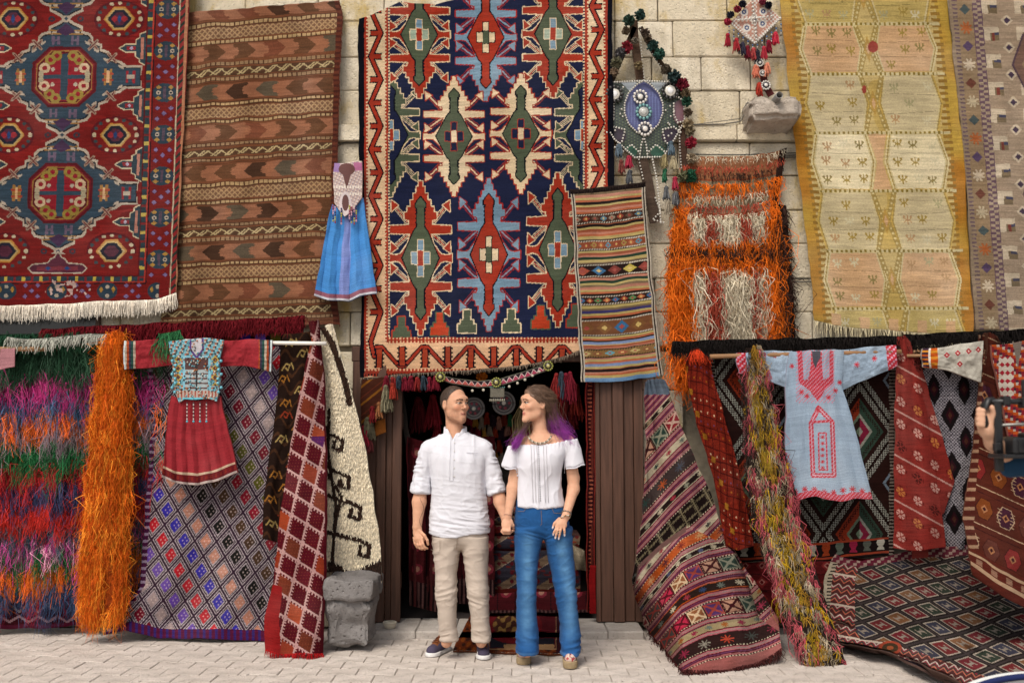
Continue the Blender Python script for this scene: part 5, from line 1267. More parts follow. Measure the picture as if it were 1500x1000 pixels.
for i, x in enumerate((488, 491, 500, 512, 515, 519, 522)):
    g = Geo()
    for k in range(7): g.ball(at(x, 302 + k * 3.6 + (i % 3) * 2, -.225), .008, [c('8a2a4a'), c('c090a0'), c('2a2a5a'), c('a09a40')][(k // 2 + i) % 4], rz=.010, nu=5, nv=3)
    g.build('bead_string', M_BEAD, d)
# --- pale blue dress with red embroidery
d = empty('pale_blue_dress', at(1215, 620, -.56), 'pale blue dress with red embroidery hanging on a rod', 'dress')
BLD, EM = c('8b9bab'), c('a8323e')
def sl3(v):
    v.a[:] = BLD; e = (v.u < .17) if sl3.left else (v.u > .83); v.a[e] = EM; v.a[e & (((v.X0 // 3).astype(int) + (v.Y0 // 3).astype(int)) % 3 == 0)] = c('b58a9a')
    for cx, cy in ((1118, 520), (1118, 546), (1255, 534), (1281, 525), (1135, 520)): v.set(v.X0, v.Y0); v.star(cx, cy, 4, EM, 1.2)
sl3.left = True; cloth('sleeve', [(1078, 518), (1110, 514), (1160, 515)], [(1084, 546), (1110, 552), (1152, 568)], depth=fl(-.56, 1, .006, 3), draw=sl3, res=1.2, mat=M_COTTON, parent=d, thick=.025)
sl3.left = False; cloth('sleeve', [(1218, 513), (1270, 509), (1312, 506)], [(1232, 572), (1270, 556), (1314, 536)], depth=fl(-.56, 1, .006, 6), draw=sl3, res=1.2, mat=M_COTTON, parent=d, thick=.025)
def bd3(v):
    X, Y = v.X0, v.Y0; v.a[:] = BLD; v.set(X, Y)
    fine = (((X // 2).astype(int) + (Y // 2).astype(int)) % 3) == 0
    def band(pts, w_):
        b4 = v.a.copy(); v.line(pts, w_, EM); m = (v.a != b4).any(-1) & fine; v.a[m] = c('b07a8a')
        v.line(pts, 1.2, c('b59aa8')) if w_ > 5 else None
    v.poly([(1168, 514), (1221, 514), (1221, 560), (1208, 572), (1198, 588), (1186, 572), (1170, 560)], EM)
    v.poly([(1175, 514), (1188, 514), (1188, 532), (1184, 556), (1177, 556)], BLD * .95); v.poly([(1204, 514), (1215, 514), (1215, 552), (1206, 556), (1204, 534)], BLD * .95)
    m = (X > 1166) & (X < 1223) & (Y > 512) & (Y < 590) & fine; v.a[m] = c('b07a8a')
    v.poly([(1189, 514), (1202, 514), (1202, 524), (1197, 532), (1195, 540), (1191, 530)], c('4a4a52'))
    band([(1199, 597), (1188, 620), (1191, 696), (1222, 696), (1219, 618), (1199, 597)], 7); band([(1199, 634), (1200, 688), (1212, 688), (1210, 634), (1199, 634)], 2.4); band([(1190, 618), (1219, 616)], 4)
    for yy in range(640, 690, 9): v.star(1205, yy, 3, EM, 1)
    for cx in range(1165, 1280, 14): v.star(cx, 719 + 3 * math.sin(cx), 4.5, EM, 1.4)
    for cx, cy in ((1160, 536), (1230, 560), (1182, 580), (1214, 582), (1224, 572), (1174, 574), (1198, 600)): v.star(cx, cy, 3.6, EM, 1.2)
    hm = v.v > .955; v.a[hm] = EM; v.a[hm & fine] = c('b07a8a')
cloth('body', [(1156, 516), (1172, 513), (1195, 514), (1222, 512), (1236, 514)], [(1157, 736), (1170, 733), (1195, 727), (1230, 734), (1250, 730), (1279, 732)], [(1151, 566), (1152, 600), (1150, 660)], [(1234, 566), (1250, 620), (1266, 680)],
      depth=lambda u, v, X, Y: -.58 - .03 * np.sin(np.pi * u) - .035 * v * (np.abs(((u * 5 + .2) % 1) - .5) * 2) ** .8 * (np.abs(u - .45) * 2).clip(0.15, 1) + .005 * fbm(np.stack([u * 9, v * 6], -1), 3, 5),
      draw=bd3, res=1.35, mat=M_COTTON, parent=d, thick=.03)
# --- white sleeve garment
d = empty('white_embroidered_garment', at(1395, 530, -.55), 'white sleeve with orange cuff and red stitched flowers on the right', 'garment')
def sl4(v):
    v.a[:] = c('a8a49a'); e = v.u < .25; v.a[e] = c('a8501c'); v.a[e & ((v.Y0 % 9) < 4)] = c('b57a2c'); v.a[(v.u < .1) & (((v.Y0 // 3).astype(int)) % 2 == 0)] = c('3a2a3a'); v.a[(abs(v.u - .12) < .02)] = c('c9c0b5')
    v.set(v.X0, v.Y0)
    for cx, cy in ((1387, 520), (1403, 517), (1419, 514), (1433, 512), (1406, 533)): v.dia(cx, cy, 4.5, 4.5, c('9a2a34')); v.dia(cx, cy, 1.6, 1.6, c('c9b0a8'))
cloth('sleeve', [(1351, 511), (1390, 507), (1440, 500)], [(1353, 537), (1390, 543), (1436, 560)], depth=fl(-.56, 1, .006, 8), draw=sl4, res=1.3, mat=M_COTTON, parent=d, thick=.025)
d = empty('orange_embroidered_garment', at(1490, 570, -.66), 'orange and white embroidered garment behind the camera rig', 'garment')
def sl5(v):
    X, Y = v.X0, v.Y0; v.a[:] = c('9a3a20'); q = ((X // 4).astype(int) * 2 + (Y // 4).astype(int) * 3) % 7
    for i, cc in enumerate((c('9a481c'), c('74202a'), c('9a8e84'), c('82321e'), c('74202a'), c('9a481c'), c('402632'))): v.a[q == i] = cc
    w_ = (abs(X - 1474) < 11) & (Y > 522) & (Y < 585); v.a[w_] = c('a89f94'); v.a[w_ & (abs((X % 8) - 4) + abs((Y % 12) - 6) < 4)] = c('8a2430')
    v.set(X, Y); v.poly([(1483, 500), (1497, 500), (1491, 540)], c('6a6058'))
cloth('front', [(1452, 506), (1500, 500), (1560, 496)], [(1478, 640), (1520, 640), (1560, 640)], depth=lambda u, v, X, Y: -.68 + .012 * np.sin(u * 12), draw=sl5, res=1.1, mat=M_COTTON, parent=d, thick=.03)
# ============================================================ hanging ornaments and the shop doorway
def pom_geo(g, p, r, col, n=90):
    """a small woollen pompom"""
    d = rng.normal(0, 1, (n, 3)); d /= np.linalg.norm(d, axis=1)[:, None]
    V, Q = strand_geo(np.repeat(np.array(p)[None], n, 0), d, np.full(n, r) * (1 + rng.normal(0, .12, n)), r * .26, 1, 0, 0, .8)
    cc = np.array(col) * (1 + rng.normal(0, .2, (n, 1))); g.V.append(V); g.F.append(Q + g.n); g.c.append(np.repeat(cc, 3, 0)); g.n += len(V)
    g.ball(p, r * .78, np.array(col) * .9)
def tassel_geo(g, p, ln, r, col, n=46, cap=None):
    p = np.array(p, float)
    a = rng.uniform(0, 6.28, n); d = np.stack([np.cos(a) * .28, np.sin(a) * .28, -np.ones(n)], -1)
    V, Q = strand_geo(np.repeat(p[None], n, 0) + rng.normal(0, r * .25, (n, 3)), d, ln * (1 + rng.normal(0, .1, n)), r * .22, 2, .1, .15, .7)
    cc = np.array(col) * (1 + rng.normal(0, .2, (n, 1))); g.V.append(V); g.F.append(Q + g.n); g.c.append(np.repeat(cc, 6, 0)); g.n += len(V)
    g.ball(p, r * .75, np.array(col if cap is None else cap), nu=7, nv=5)
# --- beaded shield hanging
YS = -.09
d = empty('beaded_hanging', at(945, 180, YS), 'beaded shield-shaped hanging with pompom cords and tassels right of the navy kilim', 'wall hanging')
def draw_sh(v):
    X, Y = v.X0, v.Y0; v.a[:] = c('2e3630'); q = ((X // 2.2).astype(int) + 2 * (Y // 2.2).astype(int)) % 4; v.a[q == 0] = c('55604a'); v.a[q == 1] = c('3c4640')
    ax = abs(X - 943); v.set(ax, Y); W = c('b9b4ac')
    v.poly([(0, 120), (10, 124), (26, 143), (28, 160), (24, 180), (10, 192), (0, 194)], c('474a76')); q2 = q % 2 == 0; 
    m = (ax < 25) & (Y > 135) & (Y < 188) & q2 & (np.hypot(ax / 24, (Y - 160) / 30) < 1); v.a[m] = c('5a628a')
    v.ell(52, 165, 9, 18, c('7a5a62')); v.ell(40, 200, 14, 12, c('3a2c3c')); v.ell(20, 222, 10, 9, c('2c5a48')); v.poly([(10, 121), (34, 121), (20, 134)], c('8f969c'))
cloth('shield', [(886, 121), (943, 118), (996, 121)], [(930, 231), (950, 233), (972, 230)], [(884, 142), (884, 178), (900, 204)], [(1002, 144), (1003, 178), (988, 204)], depth=lambda u, v, X, Y: YS - .02 * np.sin(np.pi * u) * np.sin(np.pi * v), draw=draw_sh, res=1.5, mat=M_BEAD, parent=d, thick=.02)
g = Geo(); gw = c('c9c4ba')
def beadline(g, pts, step=3.6, r=.0085, col=gw, Y=YS - .03, closed=False):
    P = np.array(pts + ([pts[0]] if closed else []), float); s = np.r_[0, np.cumsum(np.hypot(*np.diff(P, axis=0).T))]; n = max(2, int(s[-1] / step))
    for t in np.linspace(0, s[-1], n): g.ball(at(np.interp(t, s, P[:, 0]), np.interp(t, s, P[:, 1]), Y), r, np.array(col) * rng.uniform(.8, 1.1), nu=6, nv=4)
out = [(886, 121), (943, 119), (996, 121), (1002, 144), (1003, 178), (988, 204), (972, 230), (930, 231), (900, 204), (884, 178), (884, 142)]
beadline(g, out, closed=True)
for s in (-1, 1):
    S = lambda pts: [(943 + s * x, y) for x, y in pts]
    beadline(g, S([(0, 118), (10, 124), (22, 136), (28, 152), (28, 166), (22, 182), (10, 194), (0, 198)]))
    beadline(g, S([(30, 128), (36, 140), (50, 142), (58, 148)])); beadline(g, S([(44, 152), (44, 168), (50, 180), (58, 178)])); beadline(g, S([(28, 190), (44, 186), (54, 194)])); beadline(g, S([(28, 194), (32, 208), (42, 216)])); beadline(g, S([(8, 222), (18, 212), (30, 222)])); beadline(g, S([(0, 200), (4, 214), (6, 230)]))
    for i in range(8): g.ball(at(943 + s * rng.uniform(30, 50), rng.uniform(150, 200), YS - .03), .008, gw)
o = g.build('beads', M_BEAD, d); o['kind'] = 'stuff'
def disc(parent, px, py, rr, Y, cols=('d5d0c8', '2a2c34', 'd5d0c8'), name='mirror_disc'):
    g = Geo(); p = at(px, py, Y); R = rr / 185
    for a in np.linspace(0, 6.283, 13)[:-1]: g.ball(p + [R * math.cos(a), 0, R * math.sin(a)], R * .27, c(cols[0]), nu=5, nv=3)
    g.ball(p, R * .78, c(cols[1]), ry=.008, nu=12); g.ball(p + [0, -.006, 0], R * .45, c(cols[2]), ry=.006, nu=10); return g.build(name, M_BEAD, parent)
disc(d, 938, 142, 9, YS - .04); disc(d, 943, 164, 10, YS - .045, ('6a9a9a', '9a9a96', 'b5b5b0')); disc(d, 945, 189, 9, YS - .04); disc(d, 982, 133, 11, YS - .04, ('2e2c2c', 'c9c4ba', 'dddddd')); disc(d, 900, 138, 11, YS - .04, ('2e2c2c', 'c9c4ba', 'dddddd'))
def strap(parent, pts, w_, Y, base='5a4a40', nm='strap'):
    P = np.array(pts, float); n_ = np.gradient(P, axis=0); n_ /= np.hypot(*n_.T)[:, None]; N = np.stack([-n_[:, 1], n_[:, 0]], -1)
    A = [tuple(p) for p in P + N * w_]; B = [tuple(p) for p in P - N * w_]
    o = cloth(nm, [B[0], A[0]], [B[-1], A[-1]], B[1:-1], A[1:-1], depth=Y, base=base, res=1.1, parent=parent, wob=.2)
    return o
strap(d, [(928, 30), (930, 60), (934, 90), (938, 119)], 6, YS - .0, '6a5648'); strap(d, [(938, 40), (958, 78), (975, 102), (994, 121)], 3.5, YS, '5a4a3c'); strap(d, [(930, 40), (916, 72), (904, 100), (896, 121)], 3.5, YS, '5a4a3c')
strap(d, [(940, 232), (948, 262), (955, 300), (960, 326)], 8, YS - .02, '5f5046'); strap(d, [(1000, 178), (1000, 210), (1002, 246)], 6, YS - .02, '5a463c')
g = Geo(); beadline(g, [(938, 40), (940, 80), (944, 118)], 4, .006); beadline(g, [(945, 60), (962, 90), (980, 110)], 4, .005); beadline(g, [(956, 234), (962, 262), (966, 300), (968, 326)], 4, .009); beadline(g, [(936, 234), (942, 262)], 4, .007); beadline(g, [(995, 186), (996, 220), (998, 246)], 4, .007); beadline(g, [(960, 290), (968, 310), (956, 322), (972, 326)], 4, .008)
g.build('strap_beads', M_BEAD, d)['kind'] = 'stuff'
poms = [(921, 30, 8, '33463c'), (937, 22, 8, '2c3f3a'), (917, 45, 6, '54493c'), (918, 69, 8, '7a2832'), (909, 78, 8, '4a484a'), (903, 92, 8, '5c5a48'), (900, 106, 6, '6a5a4a'), (945, 48, 6, '4a3f38'), (949, 57, 6, '54483c'), (957, 67, 8, '2f4440'), (966, 79, 8, '2c4a40'), (976, 102, 7, '4a4238'), (987, 113, 9, '2c3a3a'), (999, 124, 9, '6a2430'), (1005, 137, 7, '6a5c48'), (1006, 149, 7, '2c4a3c'), (1008, 165, 6, '54483c'), (1008, 182, 8, '8a7c64'), (1010, 192, 7, '6f6450'), (1012, 209, 8, '7a2430'), (1013, 232, 7, '8a7c68'), (1001, 258, 8, '5a5a44'), (1011, 258, 9, '27503c'), (930, 60, 5, '6a6256'), (936, 96, 6, '76684e')]
for x, y, r, cc in poms: g = Geo(); pom_geo(g, at(x, y, YS - .05), r / 185, c(cc)); g.build('pompom', M_YARN, d)
tas = [(907, 220, '4f5c66'), (921, 237, '8a2c3c'), (910, 243, '6a3a34'), (923, 258, '4a4c50'), (983, 216, '4c5a64'), (973, 236, '7a6f50'), (986, 238, '8a8068'), (974, 256, '27503a'), (989, 268, '8a2c3c'), (976, 282, '56585a'), (990, 290, '5a5a5c'), (978, 303, '8a8070')]
for x, y, cc in tas: g = Geo(); tassel_geo(g, at(x, y - 6, YS - .055), .07, .026, c(cc), cap=c(cc) * .7); g.build('tassel', M_YARN, d)
# --- diamond hanging
YD = -.07
d = empty('diamond_hanging', at(1104, 60, YD), 'small diamond-shaped beaded hanging with red tassels at the top', 'wall hanging')
def draw_dm(v):
    X, Y = v.X0, v.Y0; v.a[:] = c('a87c6a'); v.set(X, Y); x, y = X - 1105, Y - 28; W = c('c5beb4')
    q = (((X // 3).astype(int) + (Y // 3).astype(int)) % 2) == 0
    v.a[(abs(x) + abs(y) > 29) & q] = W; v.a[((abs(x) < 4) | (abs(y) < 4)) & q] = W
    for cx, cy in ((1105, 28), (1090, 18), (1117, 35), (1094, 41), (1118, 17)): v.ell(cx, cy, 6, 6, W); v.ell(cx, cy, 3.4, 3.4, c('3a4a70')); v.ell(cx, cy, 1.4, 1.4, W)
cloth('diamond_panel', [(1070, 34), (1106, -6)], [(1106, 64), (1143, 27)], depth=YD - .01, draw=draw_dm, res=1.7, mat=M_BEAD, parent=d, thick=.02)
g = Geo(); beadline(g, [(1070, 34), (1106, 64), (1143, 27)], 3.6, .010, Y=YD - .03); beadline(g, [(1082, 30), (1130, 24)], 4.5, .011, Y=YD - .03); beadline(g, [(1102, 0), (1108, 58)], 4.5, .011, Y=YD - .03)
g.build('beads', M_BEAD, d)['kind'] = 'stuff'
for i in range(12):
    t = i / 11; x = 1068 + 76 * t; y0 = 34 + (64 - 34) * min(t, 1 - t) * 2 + (0 if t < .5 else -6 * (t - .5)); g = Geo()
    for k in range(6): g.ball(at(x, y0 + 5 + k * 3.2, YD - .03), .007, [c('3a6aa0'), c('c0bcb4'), c('2a2a30')][k % 3], nu=5, nv=3)
    g.build('bead_string', M_BEAD, d)
for x, y, cc in ((1066, 32, '8a2a3c'), (1070, 22, '2a2a34'), (1080, 14, '7a2a38'), (1088, 6, '23232c'), (1126, 8, '20202a'), (1117, 2, '7a3040'), (1066, 58, '7a1f2a'), (1079, 65, '8a2a30'), (1088, 71, '2c2a36'), (1095, 76, '5a1a24'), (1104, 79, '8a3a3a'), (1110, 83, '26242c'), (1119, 77, '8a2a34'), (1126, 68, '6a1a28'), (1136, 56, '9a2a38'), (1107, 104, 'a5604c'), (1124, 101, 'b0705a'), (1112, 130, '8a2f24')):
    g = Geo(); (pom_geo(g, at(x, y, YD - .04), .028, c(cc)) if y < 40 else tassel_geo(g, at(x, y - 6, YD - .04), .07, .025, c(cc))); g.build('tassel' if y >= 40 else 'pompom', M_YARN, d)
strap(d, [(1112, 84), (1116, 104), (1122, 126), (1130, 140)], 5, YD - .02, '6a3a3a'); disc(d, 1113, 92, 5, YD - .05); disc(d, 1122, 125, 6, YD - .05); disc(d, 1117, 107, 4, YD - .05)
# --- fallen saddle bag on the left door
def draw_bag(v):
    v.a[:] = c('4f2c20'); q = (v.X0 * .8 + v.Y0) ; v.a[(q % 26) < 4] = c('8a5a24'); v.a[((q + 9) % 26) < 2] = c('6a3424'); v.a[v.v > .93] = c('3a2a24')
d = cloth('saddle_bag', [(530, 556), (562, 553)], [(530, 628), (562, 596), (568, 578)], [(529, 590)], [(566, 566)], depth=lambda u, v, X, Y: -.15 - .03 * np.sin(3.1 * u), draw=draw_bag, res=1.2)
tag(d, 'striped brown woven bag with tassels hanging on the left door post', 'bag')
cloth('bag_flap', [(548, 618), (564, 612)], [(551, 638), (566, 632)], depth=-.19, base='7a4a20', res=1.2, parent=d)
for x, y, cc in ((565, 575, '6a6450'), (570, 590, '5f5a48'), (562, 590, '6a6450'), (555, 600, '7a5034'), (545, 606, '5a1a1c'), (538, 622, '54503f'), (533, 634, '6a1a24'), (537, 640, '7a2030'), (544, 630, '4f4a3c'), (575, 572, '7a2a20'), (541, 650, '5a2a2c')):
    g = Geo(); tassel_geo(g, at(x, y - 8, -.21), .085, .026, c(cc), cap=c(cc) * .7); g.build('tassel', M_YARN, d)
# --- row of small tassels under the navy kilim
for i, x in enumerate(list(range(566, 640, 9)) + [815, 822, 829, 835]):
    g = Geo(); cc = ['5a1822', '66201f', '29323a', '5a1722'][i % 4]; tassel_geo(g, at(x, 553 + (i % 2) * 2 - (6 if x > 700 else 0), -.16), .075 if x < 700 else .17, .024, c(cc))
    tag(g.build('tassel', M_YARN), f'small {"dark blue" if i % 4 == 2 else "dark red"} tassel under the navy kilim, {"number " if False else ""}{["first", "second", "third", "fourth", "fifth", "sixth", "seventh", "eighth", "ninth"][i] + " from the left" if x < 700 else ["first", "second", "third", "fourth"][i - 9] + " above the woman from the left"}', 'tassel', 'tassels under the navy kilim')
# --- embroidered band across the doorway
d = empty('embroidered_band', at(720, 556, -.16), 'curved pink embroidered band with coins hanging across the doorway top', 'band')
def draw_band(v):
    v.a[:] = c('3a2c34'); x = v.u * 165; e = (abs(v.v - .5) < .36); z = abs((x % 9) - 4.5) / 4.5
    v.a[e & (v.v > .15 + .62 * (z))] = c('b04a64'); v.a[e & (abs(v.v - (.15 + .62 * z)) < .09)] = c('c9b5b0'); v.a[(v.u < .45) & e & (v.v > .2 + .62 * z)] = c('b8605a')
    v.a[(v.v < .12) | (v.v > .88)] = c('6a6a5c')
cloth('band', [(640, 547), (662, 553), (700, 558), (730, 555), (760, 546), (806, 531)], [(641, 555), (662, 562), (700, 568), (730, 566), (760, 557), (808, 541)], depth=-.165, draw=draw_band, res=1.8, parent=d, wob=.2)
for x, y in ((645, 552), (727, 560), (803, 536)): disc(d, x, y, 6, -.185, ('8a8a40', '3a3428', 'a8a060'), 'rosette')
pb = empty('pendant', at(728, 575, -.17)); pb.parent = d; pb.matrix_parent_inverse.translation = tuple(-np.array(d.location))
box('pendant_plate', at(718, 582, -.175), at(739, 568, -.165), plain('old_silver', c('6f6a5e'), .45, metal=.6, noise=.4, nscale=120, bump=.6, bscale=150), pb, .003)
g = Geo()
for i in range(9): g.ball(at(718 + i * 2.6, 586, -.17), .006, c('8a8474'), rz=.012); g.ball(at(718 + i * 2.6, 567, -.17), .005, c('5a8a84'))
g.build('pendant_drops', M_BEAD, pb)
for i, (x, y) in enumerate(((692, 572), (708, 571), (746, 566), (758, 561), (769, 556), (780, 550), (790, 544))): g = Geo(); g.ball(at(x, y, -.17), .011, c('b0aa98'), ry=.003, nu=10); g.build('coin', M_BEAD, d)
# --- inside the shop
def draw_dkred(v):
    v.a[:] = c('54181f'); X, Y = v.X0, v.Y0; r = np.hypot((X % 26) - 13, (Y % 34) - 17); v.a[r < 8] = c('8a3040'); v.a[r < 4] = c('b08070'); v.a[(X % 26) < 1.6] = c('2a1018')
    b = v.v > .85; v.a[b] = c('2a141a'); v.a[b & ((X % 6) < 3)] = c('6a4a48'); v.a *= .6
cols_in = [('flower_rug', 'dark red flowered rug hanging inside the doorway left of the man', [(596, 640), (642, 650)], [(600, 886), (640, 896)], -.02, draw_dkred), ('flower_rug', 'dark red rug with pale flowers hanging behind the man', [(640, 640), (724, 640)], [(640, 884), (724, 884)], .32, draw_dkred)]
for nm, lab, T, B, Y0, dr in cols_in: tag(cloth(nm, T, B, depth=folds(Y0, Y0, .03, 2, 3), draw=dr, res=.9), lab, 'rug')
def draw_side(v):
    v.a[:] = c('3a1218'); v.a[((v.Y0 % 6) < 2.5) & (abs(v.u - .5) < .2)] = c('a05a44'); v.a[(v.u < .15) | (v.u > .85)] = c('7a2a24')
tag(cloth('border_rug', [(858, 556), (872, 556)], [(860, 896), (872, 898)], depth=folds(-.06, -.06, .01, 1, 2), draw=draw_side, res=1.0), 'dark red rug edge with dotted border on the right door jamb', 'rug')
tag(cloth('red_rug_end', [(864, 828), (873, 828)], [(864, 898), (874, 898)], depth=-.085, base='8a1a1c', res=1.0), 'bright red rug end at the foot of the right door jamb', 'rug')
tag(cloth('grey_rug_edge', [(584, 570), (590, 572)], [(604, 690), (612, 740)], [(592, 640)], [(603, 660)], depth=.02, base='3a3430', res=1.0), 'thin dark rug edge slanting inside the left door', 'rug')
def dr_f(seed):
    def f(v):
        r = random.Random(seed); pal = [c('6a2420'), c('7a3a28'), c('33303a'), c('6a5848'), c('4f1820'), c('5a2424')]; r.shuffle(pal); v.a[:] = pal[0]; X, Y = v.X0, v.Y0
        q = X + Y * 1.6; v.a[(q % 60) < 22] = pal[1]; v.a[(abs((q % 60) - 22)) < 1.2] = c('8a7a6c'); v.a[(Y % 9) < 3] *= .8; v.a[(((X - Y) % 44) < 7) & ((Y % 6) < 3)] = pal[2]; v.a[np.hypot((X % 19) - 9, (Y % 13) - 6) < 3] = pal[4]; v.a[(v.v > .82)] = pal[3] * .6
    return f
zz = [(866, 806), (806, 780), (782, 762), (764, 752), (754, 744)]
def folded(lab, x0, x1, ya, yb, Y0, seed):
    o = cloth('folded_rug', [(x0, ya), ((x0 + x1) / 2, ya + 1), (x1, ya)], [(x0 + 1, yb), ((x0 + x1) / 2, yb + 1), (x1 - 1, yb)], depth=lambda u, v, X, Y: Y0 - .03 * np.sin(np.pi * v) + .01 * np.sin(u * 9 + seed), draw=dr_f(seed), res=.9, thick=.5); return tag(o, lab, 'folded rug')
folded('bottom folded rug of the pile between the couple, dark red with white line', 722, 852, 806, 874, .36, 1)
folded('folded rug with slanted red and grey bands, second from the bottom of the pile', 714, 850, 784, 806, .38, 2)
folded('third folded rug from the bottom of the pile, orange and red', 712, 800, 768, 784, .40, 3)
folded('fourth folded rug of the pile, pale brown and red', 712, 790, 754, 768, .41, 4)
folded('top folded rug of the pile, brown, behind the held hands', 712, 778, 742, 754, .42, 5)
tag(cloth('dark_red_rug', [(716, 868), (862, 866)], [(700, 897), (866, 897)], depth=lambda u, v, X, Y: .33 - .25 * v, draw=draw_dkred, res=.9), 'dark red rug at the foot of the rug pile inside the door', 'rug')
tag(cloth('pale_cushion', [(838, 800), (856, 806)], [(846, 832), (860, 836)], depth=lambda u, v, X, Y: .25 - .06 * np.sin(3.1 * u) * np.sin(3.1 * v), base='8d8270', res=1.0, thick=.1), 'pale cloth bundle beside the rug pile right of the woman', 'cloth')
fr_ = empty('picture_frame', at(736, 690, .9), 'pale wooden picture frame standing inside the shop between the couple', 'picture frame')
pw = plain('pale_frame', c('9a938a'), .6, noise=.2)
for lo, hi in (((722, 712), (726, 668)), ((746, 712), (750, 668)), ((722, 672), (750, 668)), ((722, 716), (750, 712))): box('frame_bar', at(lo[0], lo[1], .9), at(hi[0], hi[1], .93), pw, fr_, .002)
box('picture', at(726, 712, .915), at(746, 672, .925), plain('picture_print', c('4a4440'), .7, noise=.6, nscale=18), fr_, 0)
# round ornaments
for lab, x, y, R in (('large round dark ornament with white rim hanging between the heads', 738, 590, 16), ('round dark ornament with grey rim hanging beside the man', 694, 598, 15)):
    g = Geo(); p = at(x, y, .25); k = R / 183; a = np.linspace(0, 6.283, 33)
    for q, cc, rr in ((1.0, '5c5856', .010), (.86, '343032', .008), (.72, '6a6460', .006)): g.tube(np.stack([p[0] + k * q * np.cos(a), np.full(33, p[1]), p[2] + k * q * np.sin(a)], -1), rr, c(cc))
    g.ball(p + [0, .01, 0], k * .9, c('241c22'), ry=.012, nu=20, nv=8); g.ball(p + [0, -.006, 0], k * .2, c('c0bab0'), ry=.008, nu=10)
    for j in range(6): g.ball(p + [k * .5 * math.cos(j), -.004, k * .5 * math.sin(j)], k * .15, c('7a2434'), ry=.006)
    tag(g.build('round_ornament', M_BEAD), lab, 'ornament')
# tassel garlands deep in the shop
tc_ = ['8a2434', '2a6a44', 'b07a6a', 'a03a24', 'b8863a', '6a1a2c', '8a3a2a', '3a2a34', '9a8a78']; tn = ['dark red', 'green', 'pale pink', 'orange red', 'mustard', 'maroon', 'rust', 'dark', 'beige']
k = 0
for row, (y0, Y0) in enumerate(((606, .5), (622, .55), (640, .6), (658, .65))):
    for j in range(9):
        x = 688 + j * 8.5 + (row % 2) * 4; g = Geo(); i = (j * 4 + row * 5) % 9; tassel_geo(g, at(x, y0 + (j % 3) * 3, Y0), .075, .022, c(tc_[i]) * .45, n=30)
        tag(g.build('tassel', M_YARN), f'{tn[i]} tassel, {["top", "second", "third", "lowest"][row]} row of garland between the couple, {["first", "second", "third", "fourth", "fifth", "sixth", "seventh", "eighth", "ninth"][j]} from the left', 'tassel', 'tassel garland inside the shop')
for i, (x, y, cc, nm) in enumerate(((612, 600, '5a1a20', 'maroon'), (634, 596, '7a2028', 'dark red'), (640, 640, '6a1c22', 'wine red'), (818, 600, '6a2a24', 'rust red'), (826, 590, '7a2a2a', 'brick red'), (836, 600, '54181c', 'deep red'), (843, 580, '8a3028', 'bright rust'))):
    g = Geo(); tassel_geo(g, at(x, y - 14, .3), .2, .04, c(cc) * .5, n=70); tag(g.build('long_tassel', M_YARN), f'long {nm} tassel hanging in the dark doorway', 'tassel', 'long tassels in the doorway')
g = Geo(); pom_geo(g, at(706, 552, .1), .04, c('b0641c')); tag(g.build('orange_pompom', M_YARN), 'bright orange pompom behind the embroidered band', 'pompom')
for i, x in enumerate((766, 774, 783)):
    g = Geo(); tassel_geo(g, at(x, 585, .45), .3, .03, c(['8a7a58', '7a4a34', '6a2a2a'][i]), n=50); tag(g.build('yarn_hank', M_YARN), f'{["beige", "brown", "dark red"][i]} yarn hank hanging behind the woman', 'yarn')
# door mat on the step
def draw_mat(v):
    X, Y = v.X0, v.Y0; v.a[:] = c('6a3218'); q = np.sin(X / 3.1) * np.sin(Y / 2.3) + .5 * np.sin(X / 1.7 + Y / 3); v.a[q > .5] = c('8a4a1c'); v.a[q < -.6] = c('3a2018')
    v.set(X, Y); v.rect(716, 880, 815, 950, c('541820')); v.line([(716, 880), (716, 950), (815, 950), (815, 880)], 2, c('9a7a5a')); v.rect(718, 934, 812, 948, c('23222a')); v.ell(752, 915, 42, 27, c('6a1a20')); v.ell(752, 915, 30, 19, c('4a2a20'))
    m = (np.hypot((X - 752) / 30, (Y - 915) / 19) < 1) & (q > .2); v.a[m] = c('8a6a3c'); v.rect(738, 943, 812, 949, c('9a7a58')); v.rect(815, 880, 822, 960, c('3a1820'))
def dep_mat(u, v, X, Y):
    gt = gY(Y, .068 + .003 * np.sin(u * 20)); return np.where(gt > -.432, gt, np.minimum(-.432, gY(Y, .014 + .002 * np.sin(u * 17))))
mt = cloth('door_mat', [(690, 899), (760, 896), (830, 897)], [(664, 952), (720, 955), (838, 958)], [(680, 920), (668, 940)], [(834, 930)], depth=dep_mat, draw=draw_mat, res=1.1, boff=(0, 0, -.010), bstep=1); tag(mt, 'brown and red patterned rug used as a doormat behind the couple', 'rug')
n = 200; shag(cloth.last, rng.uniform(0, 1, n), np.full(n, .99), .02, .003, c('9a8f80'), mt, 'fringe', seg=1, out=1.2)
# small woven bowl
g = Geo(); p = at(571, 913, -.3); p[2] = .058
for k in range(4): a = np.linspace(0, 6.283, 20); R = .033 + .004 * k; g.tube(np.stack([p[0] + R * np.cos(a), p[1] + R * np.sin(a), np.full(20, p[2] + .007 + k * .011)], -1), .0075, c('b0a898'))
g.ball(p + [0, 0, .006], .03, c('a09888'), rz=.005); tag(g.build('woven_bowl', M_YARN), 'small pale woven bowl standing on the doorstep', 'bowl')
